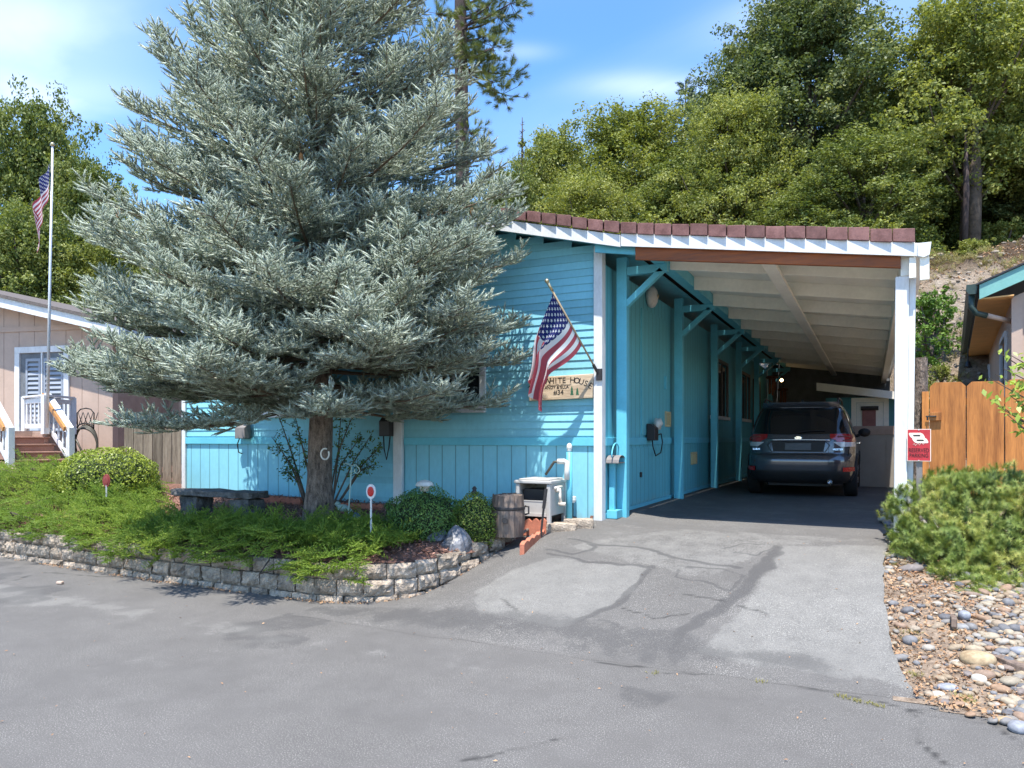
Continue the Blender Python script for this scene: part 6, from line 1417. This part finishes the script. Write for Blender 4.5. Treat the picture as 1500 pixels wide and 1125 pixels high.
OAKS = [  # proto, material, photo x, photo y of the top, width in photo px, distance, label
 ('d1','oakdark',1185,-25,300,31,'tallest dark green oak behind the carport roof'),
 ('d2','oakdark',1105,62,230,33,'dark oak with rounded top left of the tallest oak'),
 ('y1','oakyellow',1075,150,210,29,'yellow-green oak low in front of the dark oaks above the carport fascia'),
 ('t1','oakyellow',1415,5,280,27,'tall yellow-green tree with thin bare trunk above the tan house gutter'),
 ('d2','oakmid',1500,20,240,30,'green oak cut by the right edge of the photo'),
 ('m1','oakmid',1265,205,230,26,'mid green oak low behind the right end of the carport roof'),
 ('m1','oakmid',1340,120,200,29,'mid green oak between the tallest oak and the thin trunked tree'),
 ('y1','oakyellow',925,168,250,34,'bright yellow-green oak in the middle of the row above the house roof'),
 ('m1','oakyellow',810,205,170,35,'pale green oak second from the left in the row above the house roof'),
 ('y1','oakmid',745,255,150,33,'small pale oak just right of the spruce above the roof tiles'),
 ('m1','oakmid',1010,235,210,31,'bushy bright oak below the two little conifers'),
 ('y1','oakyellow',860,270,200,29,'low yellow-green oak touching the red roof tiles'),
 ('d2','oakmid',60,172,210,36,'dark oak behind the flag on the flagpole'),
 ('d1','oakmid',-60,150,260,37,'dark oak cut by the left edge of the photo'),
 ('d2','oakmid',135,255,190,34,'dark green oak right of the flagpole top'),
 ('y1','oakyellow',185,345,200,30,'bright yellow-green oak low between flagpole and spruce'),
 ('m1','oakmid',40,315,220,29,'mid green oak right above the roof of the tan house'),
 ('y1','oakmid',290,390,190,28,'yellow-green oak half hidden behind the left side of the spruce'),
 ('d2','oakmid',420,330,260,38,'green oak behind the middle of the spruce'),
 ('d2','oakmid',600,300,260,38,'green oak behind the right side of the spruce'),
 ('d1','oakdark',1235,110,220,36,'far dark oak peering between the tallest oak and its right neighbour'),
 ('m1','oakmid',1180,285,190,26.5,'low bushy oak just above the middle of the carport fascia'),
 ('m1','oakyellow',1455,225,210,36,'yellow-green oak far behind the thin bare trunk'),
 ('m1','oakmid',1375,255,190,34,'mid green oak filling the gap left of the thin bare trunk'),
 ('y1','oakmid',1520,240,180,33,'mid green oak behind the peak of the tan house roof'),
 ('d2','oakdark',1560,150,260,28,'dark oak at the right edge above the tan house roof'),
]
first = {}
for i, (k, m, u, vt, wpx, D, lab) in enumerate(OAKS):
    top = PD(u, vt, D); H0 = {'d1':12,'d2':10,'y1':10,'m1':9,'t1':11}[k]; R0 = {'d1':3.6,'d2':3.4,'y1':3.6,'m1':3.2,'t1':3.6}[k]; gz = float(HILL(top.x, top.y))-.3
    H = max(3, top.z-gz); Rw = wpx*D/F/2; sc = (Rw/R0, Rw/R0, H/(H0*1.0)); rot = random.uniform(0,6.28)
    if (k, m) not in first:
        t = tree_thing(lab, (top.x, top.y, gz), PROT[k], M[m]); first[(k, m)] = t; t.rotation_euler = (0,0,rot); t.scale = sc
    else: dup(first[(k, m)], (top.x, top.y, gz), rot, lab, sc)
# low bushes along the crest of the bank
cr = oak_mesh(31, 2.0, 1.2, 0, 9, .10, 16, 30)
CB = [(1385,372,25.5,.75,'yellowish bush on the crest just right of the carport gutter','oakyellow'),(1448,388,24,.6,'low bush on the bank edge above the green gutter','oakyellow'),(1350,345,26,1.1,'shaded bush on the crest left of the thin pale trunk','oakmid'),(1492,372,24,.6,'small bush on the crest at the right edge above the tan roof','oakmid'),(1215,330,22.5,1.0,'leafy bush spilling over the right end of the tile roof','oakmid'),(1290,325,24,1.1,'pale leafy bush above the carport gutter','oakyellow'),(1362,432,19.5,.95,'bright green bush on the bare bank beside the white post','shrubleaf2'),(1425,352,25,.7,'low pale bush on top of the bank under the thin trunk','oakyellow'),(1470,325,27,1.0,'yellowish bush on the crest behind the tan roof','oakyellow'),(1378,535,18,.35,'tuft of weeds at the foot of the bare bank','oakyellow'),(1400,395,23,.45,'little bush at the edge of the bare bank','oakmid'),(960,318,24,1.1,'leafy bush behind the joint of the two roofs','oakyellow'),(1090,330,24,1.1,'leafy bush behind the middle of the carport roof','oakmid')]
M['shrubleaf2'] = fmat('bank_bush_leaves', (.06,.13,.02), (.17,.28,.04), .3, 1.5)
fb_ = {}
for (u, vt, D, s, lab, m) in CB:
    p = PD(u, vt, D); hgt = 2.0*s; z0 = p.z-hgt*1.05
    if m not in fb_:
        V, Fc, b = cr; t = thing('hill_bush', lab, 'bush', (0,0,0), 'bushes on the bank'); npmesh('leaves', V, Fc, M[m], t); b.build('stems', M['barkgrey'], t, recalc=False); t.location = (p.x,p.y,z0); t.scale = (s,s,s); fb_[m] = t
    else: dup(fb_[m], (p.x,p.y,z0), random.uniform(0,6), lab, (s,s,s))
bpy.data.objects['hill_bush'].rotation_euler = (0,0,1)
# thin pale trunk and leaning dark trunk on the crest
for (u, vb, vt, D, r, mat, lab) in ((1411,365,190,25.5,.10,'barkpine','thin pale trunk standing on the crest of the bank'),(1424,360,170,26,.22,'barkgrey','thick dark trunk on the crest beside the thin pale trunk')):
    p = PD(u, vb, D); q = PD(u+4, vt, D); t = thing('tree_trunk', lab, 'tree', p); b = MB(); b.tube([p-Vector((0,0,1)), p.lerp(q,.5)+Vector((.05,0,0)), q], [r*1.15,r,r*.35], 10); b.build('trunk', M[mat], t, smooth=True)
# little conifers, the dead spike and the pine behind the spruce
M['conifer'] = fmat('far_conifer_needles', (.025,.06,.03), (.07,.12,.05), .1, 1); M['pineneedle'] = fmat('pine_needles', (.05,.085,.025), (.16,.20,.05), .2, .8, .5, c3=(.28,.29,.07))
def conifer(label, u, vt, vb, D, wpx):
    top = PD(u,vt,D); bot = PD(u,vb,D); t = thing('conifer', label, 'tree', bot, 'small conifers on the hill'); H = top.z-bot.z; S0_, D0_ = [], []; b = MB(); b.tube([bot-Vector((0,0,2)), top], [.12,.02], 6, cap=False); b.build('trunk', M['barkpine'], t)
    for i in range(26):
        f = i/26; z = lerp(bot.z, top.z, f); R = wpx*D/F/2*(1-f)**.8+.12
        for k in range(7):
            a = random.random()*6.28; r = R*random.uniform(.4,1.05)
            for q in range(2): S0_.append((bot.x+math.cos(a)*r*(.35+.45*q), bot.y+math.sin(a)*r*(.35+.45*q), z+.1*q)); D0_.append((math.cos(a), math.sin(a), .25))
    V, Fc = brush(np.array(S0_), np.array(D0_), .3, 22, .17, .03, .7); npmesh('crown', V, Fc, M['conifer'], t)
conifer('taller dark conifer tip above the yellow-green oaks', 1004,118,300,36,70); conifer('shorter dark conifer tip left of the taller one', 969,155,300,37,56)
p = PD(765,330,34); q = PD(765,172,34); t = thing('dead_tree', 'bare dead conifer spike right of the spruce', 'tree', p); b = MB(); b.tube([p, q], [.12,.015], 6)
for i in range(40):
    f = random.uniform(.45,.97); m = p.lerp(q,f); a = random.random()*6.28; l = .45*(1.05-f)+.08; b.tube([m, m+Vector((math.cos(a)*l,math.sin(a)*l,random.uniform(-.1,.15)))], [.02,.006], 4)
b.build('trunk', M['barkgrey'], t)
D = 24; p = PD(680,430,D); q = PD(671,-260,D); t = thing('pine_tree', 'tall pine with bare dark trunk behind the right side of the spruce', 'tree', p); tb = MB(); tb.tube([p-Vector((0,0,2)), p.lerp(q,.5), q], [.24,.21,.12], 12, cap=False); S0_, D0_ = [], []
for (u, v, v0) in ((748,5,40),(730,25,45),(752,-30,10),(715,50,60),(705,62,70),(722,70,85),(745,108,100),(736,138,105),(722,120,100),(715,105,100),(700,85,80),(640,20,50),(632,60,75),(650,88,95),(640,105,110),(690,30,45),(655,-20,0),(700,-40,0),(640,-60,-20),(735,-80,-50),(690,-110,-80),(655,-140,-100),(715,-170,-130),(680,-230,-200),(700,15,30),(715,10,30),(690,95,98),(660,65,75),(690,195,185),(700,215,200),(652,210,195)):
    c = PD(u, v, D+random.uniform(-1.2,1.2)); s0 = PD(676, v0, D); tb.tube([s0, s0.lerp(c,.5)+Vector((0,0,-.08)), c], [.05,.035,.015], 5, cap=False)
    for k in range(26):
        o = Vector((random.gauss(0,.26),random.gauss(0,.3),random.gauss(0,.16))); S0_.append(tuple(c+o)); D0_.append(tuple(o.normalized()+Vector((0,0,.5)))); 
        if k % 3 == 0: tb.tube([c+o*.0, c+o], .01, 3, cap=False)
tb.build('trunk', M['barkpine'], t, recalc=False); V, Fc = brush(np.array(S0_), np.array(D0_), .18, 44, .22, .016, .8); npmesh('crown', V, Fc, M['pineneedle'], t)
# ---------------------------------------------------------------- stones, chips, litter
def ico(sub):
    m = bmesh.new(); bmesh.ops.create_icosphere(m, subdivisions=sub, radius=1); v = np.array([tuple(x.co) for x in m.verts]); f = np.array([[q.index for q in x.verts] for x in m.faces]); m.free(); return v, f
iv, ifc = ico(2)
def stones(P, R, flat, mat, name):
    N = len(P); a = rng.random(N)*6.28; sx = R*rng.uniform(.8,1.5,N); sy = R*rng.uniform(.7,1.1,N); sz = R*flat*rng.uniform(.7,1.2,N)
    v = iv[None]*(1+.12*np.sin(iv[None]*3+rng.random((N,1,3))*6.28)); v = np.sign(v)*np.abs(v)**.85; v = v*np.stack([sx,sy,sz],1)[:,None]; x = v[...,0]*np.cos(a)[:,None]-v[...,1]*np.sin(a)[:,None]; y = v[...,0]*np.sin(a)[:,None]+v[...,1]*np.cos(a)[:,None]
    z = v[...,2]+x*rng.normal(0,.15,(N,1)); V = np.stack([x,y,z],-1)+P[:,None]; Fc = (ifc[None]+(np.arange(N)*len(iv))[:,None,None]).reshape(-1,3); return npmesh(name, V.reshape(-1,3), Fc, mat, smooth=True)
def pebble_mat():
    t = NT('river_pebbles'); r = t.n('ShaderNodeNewGeometry').outputs['Random Per Island']
    c = t.ramp(r, (0,(.11,.11,.12)), (.16,(.18,.18,.19)), (.3,(.29,.255,.20)), (.48,(.37,.31,.23)), (.62,(.22,.16,.105)), (.74,(.42,.38,.32)), (.88,(.15,.155,.17)), (1,(.29,.19,.125)))
    n = t.noise(45, 4, .6, t.coord()); c = t.mix(.35, c, t.ramp(n, (.3,(.15,.13,.10)), (.7,(.8,.78,.74))), 'OVERLAY'); return t.done(t.pbsdf(c, .7, 0, .3, t.bump(n, .2, .004)))
M['pebble'] = pebble_mat()
def scatter(n, fn, x0, x1, y0, y1):
    x = rng.uniform(x0,x1,n); y = rng.uniform(y0,y1,n); k = fn(x,y); k = rng.random(n) < k; return x[k], y[k]
def gedge(x): return 4.98-.36*np.clip(x-.3,-1,9)
def redge(y): return np.interp(y, [4.4,4.7,5.0,5.3,5.7,6.3,9], [1.3,.62,.30,.17,.10,.08,.10])
ing = lambda x, y: ((y > gedge(x)) & (x > redge(y))).astype(float)
x, y = scatter(9000, lambda x, y: ing(x,y)*np.clip(.12+.88*np.clip((x-.55)/.4,0,1)+.25*(fbm(x,y,71,3,3)-.5),0,1), .05, 3.2, 3.9, 7.4); R = rng.gamma(3.0,.0055,len(x))+.010
kind(stones(np.stack([x,y,GRV(x,y)+.012+R*.25],1), R, .62, M['pebble'], 'pebbles'), 'stuff')
x, y = scatter(1500, lambda x, y: ((y > 7.3) & (x > .12)).astype(float), .05, 1.2, 7.3, 10.5); R = rng.gamma(4.0,.005,len(x))+.012
kind(stones(np.stack([x,y,GRV(x,y)+.012+R*.25],1), R, .62, M['pebble'], 'pebbles'), 'stuff')
def chips(x, y, z, size, mat, name, flat=.5):
    N = len(x); C = np.stack([x,y,z],1); V, Fc = leaves(C, np.tile([0,0,1.],(N,1)), size, .4, flat); return kind(npmesh(name, V, Fc, mat), 'stuff')
M['litter'] = fmat('dry_litter', (.22,.10,.05), (.50,.32,.18), .05, 6, .8)
x, y = scatter(16000, lambda x, y: ing(x,y)*np.clip(1.25-np.clip((x-.35)/.7,0,1)*.95+.4*(fbm(x,y,72,3,3)-.5),0,1), .0, 3, 4.2, 8.2); chips(x, y, GRV(x,y)+.022+rng.random(len(x))*.012, .035, M['litter'], 'dry_litter', .6)
x, y = scatter(9000, lambda x, y: ((y > bed_front(x)+.15) & (y < 8.36)).astype(float), -11, -3.3, 5.8, 8.4); chips(x, y, BED(x,y)+.012+rng.random(len(x))*.02, .05, M['chip'], 'bark_chips', .6)
x, y = scatter(26000, lambda x, y: (np.abs(y-(np.interp(x,[p[0] for p in BEDW],[p[1] for p in BEDW])-.06-.05*rng.random(len(x)))) < .035).astype(float)*(fbm(x,y,73,3,2)>.42), -10, -3.62, 5.4, 7.9); chips(x, y, DRV(x,y)+.014, .03, M['litter'], 'dry_litter', .4)
x, y = scatter(260, lambda x, y: np.ones_like(x), -9, 1, 2.0, 8.4); kind(chips(x, y, DRV(x,y)*(y>5)+.010, .022, M['litter'], 'dry_litter', .25), 'stuff')
# single larger rocks and timber
def rock(u, v, r, mat, label, rot=0, name='river_rock', seed=0, lift=.3):
    z = .1
    for _ in range(25): p = PZ(u, v, z); z = .5*z+.5*float(GRV(p.x,p.y))
    vv = iv2*(1+.10*np.sin(iv2*2.5+seed)); V = np.sign(vv)*np.abs(vv)**.85*np.array(r); o = npmesh(name, V, if2, M[mat], smooth=True); o.location = (p.x, p.y, p.z+r[2]*lift+.01); o.rotation_euler = (0,.05,rot+TH); return tag(o, label, 'rock')
iv2, if2 = ico(3)
M['rk_tan'] = pmat('tan_rock', (.36,.25,.14), .8, .25, 6, .3, 40, col2=(.58,.44,.27)); M['rk_blue'] = pmat('blue_grey_rock', (.22,.23,.26), .7, .2, 6, .2, 50, col2=(.36,.37,.41)); M['rk_pale'] = pmat('pale_rock', (.55,.52,.45), .7, .15, 6, .2, 50); M['rk_grey'] = pmat('grey_rock', (.24,.24,.24), .75, .2, 6, .2, 50)
rock(1432,972,(.115,.085,.055),'rk_tan','largest tan boulder in the stony bed',.1,seed=1); rock(1412,922,(.085,.05,.025),'rk_grey','flat dark grey stone at the shade edge carrying a round stone',.1,seed=2)
rock(1413,911,(.04,.04,.035),'rk_blue','round blue-grey stone on top of the flat grey stone',0,seed=3,lift=1.2); rock(1389,1011,(.065,.045,.025),'rk_blue','oval blue-grey stone among the cream pebbles by the drive',.15,seed=4)
rock(1374,1023,(.045,.035,.025),'rk_pale','white rounded stone at the tip of the stony bed',.3,seed=5); rock(1494,1072,(.06,.05,.035),'rk_blue','grey rounded stone at the lowest right end of the stony bed',0,seed=6); rock(1474,1060,(.06,.032,.022),'rk_tan','long cream-tan stone along the road edge',.05,seed=7)
rock(1434,1000,(.04,.045,.035),'rk_pale','pale egg shaped stone below the tan boulder',.4,seed=8); rock(1497,958,(.075,.05,.03),'rk_blue','broad slate-blue stone at the right edge above the log',0,seed=9)
p = PZ(1464,978,.09); q = PZ(1520,1000,.09); b = MB(); rough(b, (-.30,-.04,-.03),(.30,.04,.05), 8, .010); o = b.build('timber_log', M['barrel']); m_ = p.lerp(q,.5); o.location = (m_.x+.05,m_.y,float(GRV(m_.x,m_.y))+.02); o.rotation_euler = (0,.03,math.atan2(q.y-p.y,q.x-p.x)); tag(o, 'grey-brown timber log edging the stones at the right edge', 'log')
p = PZ(1393,915,.14); q = PZ(1400,962,.10); b = MB(); d = (q-p); rough(b, (-.02,-.16,-.03),(.02,.16,.045), 6, .006); o = b.build('timber_edging', M['barrel']); m_ = p.lerp(q,.5); o.location = (m_.x,m_.y,float(GRV(m_.x,m_.y))+.015); o.rotation_euler = (-.12,0,math.atan2(d.y,d.x)+math.pi/2); tag(o, 'short weathered board edging set upright between the pebbles', 'board')
p = PZ(1345,545,2.9); a_ = Vector((.7,20.8,HILL(.7,20.8)+.1)); b = MB(); b.bar(a_, Vector((4,20.6,float(HILL(4,20.6))+.1)), .15, .22); tag(b.build('timber_curb', M['offwhite']), 'low pale timber curb at the foot of the bare bank', 'curb')
M['rubble'] = pmat('bank_rubble', (.30,.22,.16), .95, .4, 4, .5, 20, col2=(.55,.46,.37), isl=.5)
x, y = scatter(5200, lambda x, y: np.clip((fbm(x,y,81,3,.8)-.3)*3,0,1), .75, 6.5, 13, 29.5); R = rng.gamma(1.6,.014,len(x))+.015
kind(stones(np.stack([x,y,HILL(x,y)+R*.1],1), R, .7, M['rubble'], 'rubble'), 'stuff')
M['scrub'] = fmat('dry_scrub', (.13,.12,.045), (.34,.29,.12), .2, 1.2, .7, c3=(.26,.32,.09))
x, y = scatter(2600, lambda x, y: np.clip((fbm(x,y,83,3,.7)-.42)*6,0,1)*np.where(y < 21, .8, np.where(y > 26, 1, .4)), .8, 7, 14, 31); V, Fc = brush(np.stack([x,y,HILL(x,y)-.02],1), np.stack([rng.normal(0,.5,len(x)),rng.normal(-.2,.5,len(x)),np.ones(len(x))],1), .16, 16, .22, .014, .9); kind(npmesh('scrub', V, Fc, M['scrub']), 'stuff')
x, y = scatter(5000, lambda x, y: np.clip((fbm(x,y,85,3,.9)-.3)*4,0,1), .8, 8, 25.5, 32); chips(x, y, HILL(x,y)+.03, .09, M['litter'], 'dry_litter', .6)
M['weed'] = fmat('weed_blades', (.16,.17,.03), (.42,.36,.12), .2, 8)
def weeds(pts, n, h, name):
    S0_, D0_ = [], []
    for (x, y, z) in pts:
        for _ in range(n): S0_.append((x+random.gauss(0,.03), y+random.gauss(0,.012), z)); D0_.append((random.gauss(0,.6), random.gauss(0,.5), 1))
    V, Fc = brush(np.array(S0_), np.array(D0_), h*.6, 5, h*.6, .004, 1.5); kind(npmesh(name, V, Fc, M['weed']), 'stuff')
weeds([tuple(PZ(u,v,.0)) for u, v in ((1232,1021),(1242,1024),(1250,1027),(1258,1030),(1282,1033),(1290,1036),(1112,1000),(960,987))], 9, .03, 'grass')
weeds([(p.x, p.y, float(GRV(p.x,p.y))) for p in (PZ(1331,905,.3), PZ(1334,910,.3), PZ(1310,828,.45), PZ(1414,1003,.1), PZ(1340,968,.15), PZ(1418,1008,.1))], 14, .06, 'grass')
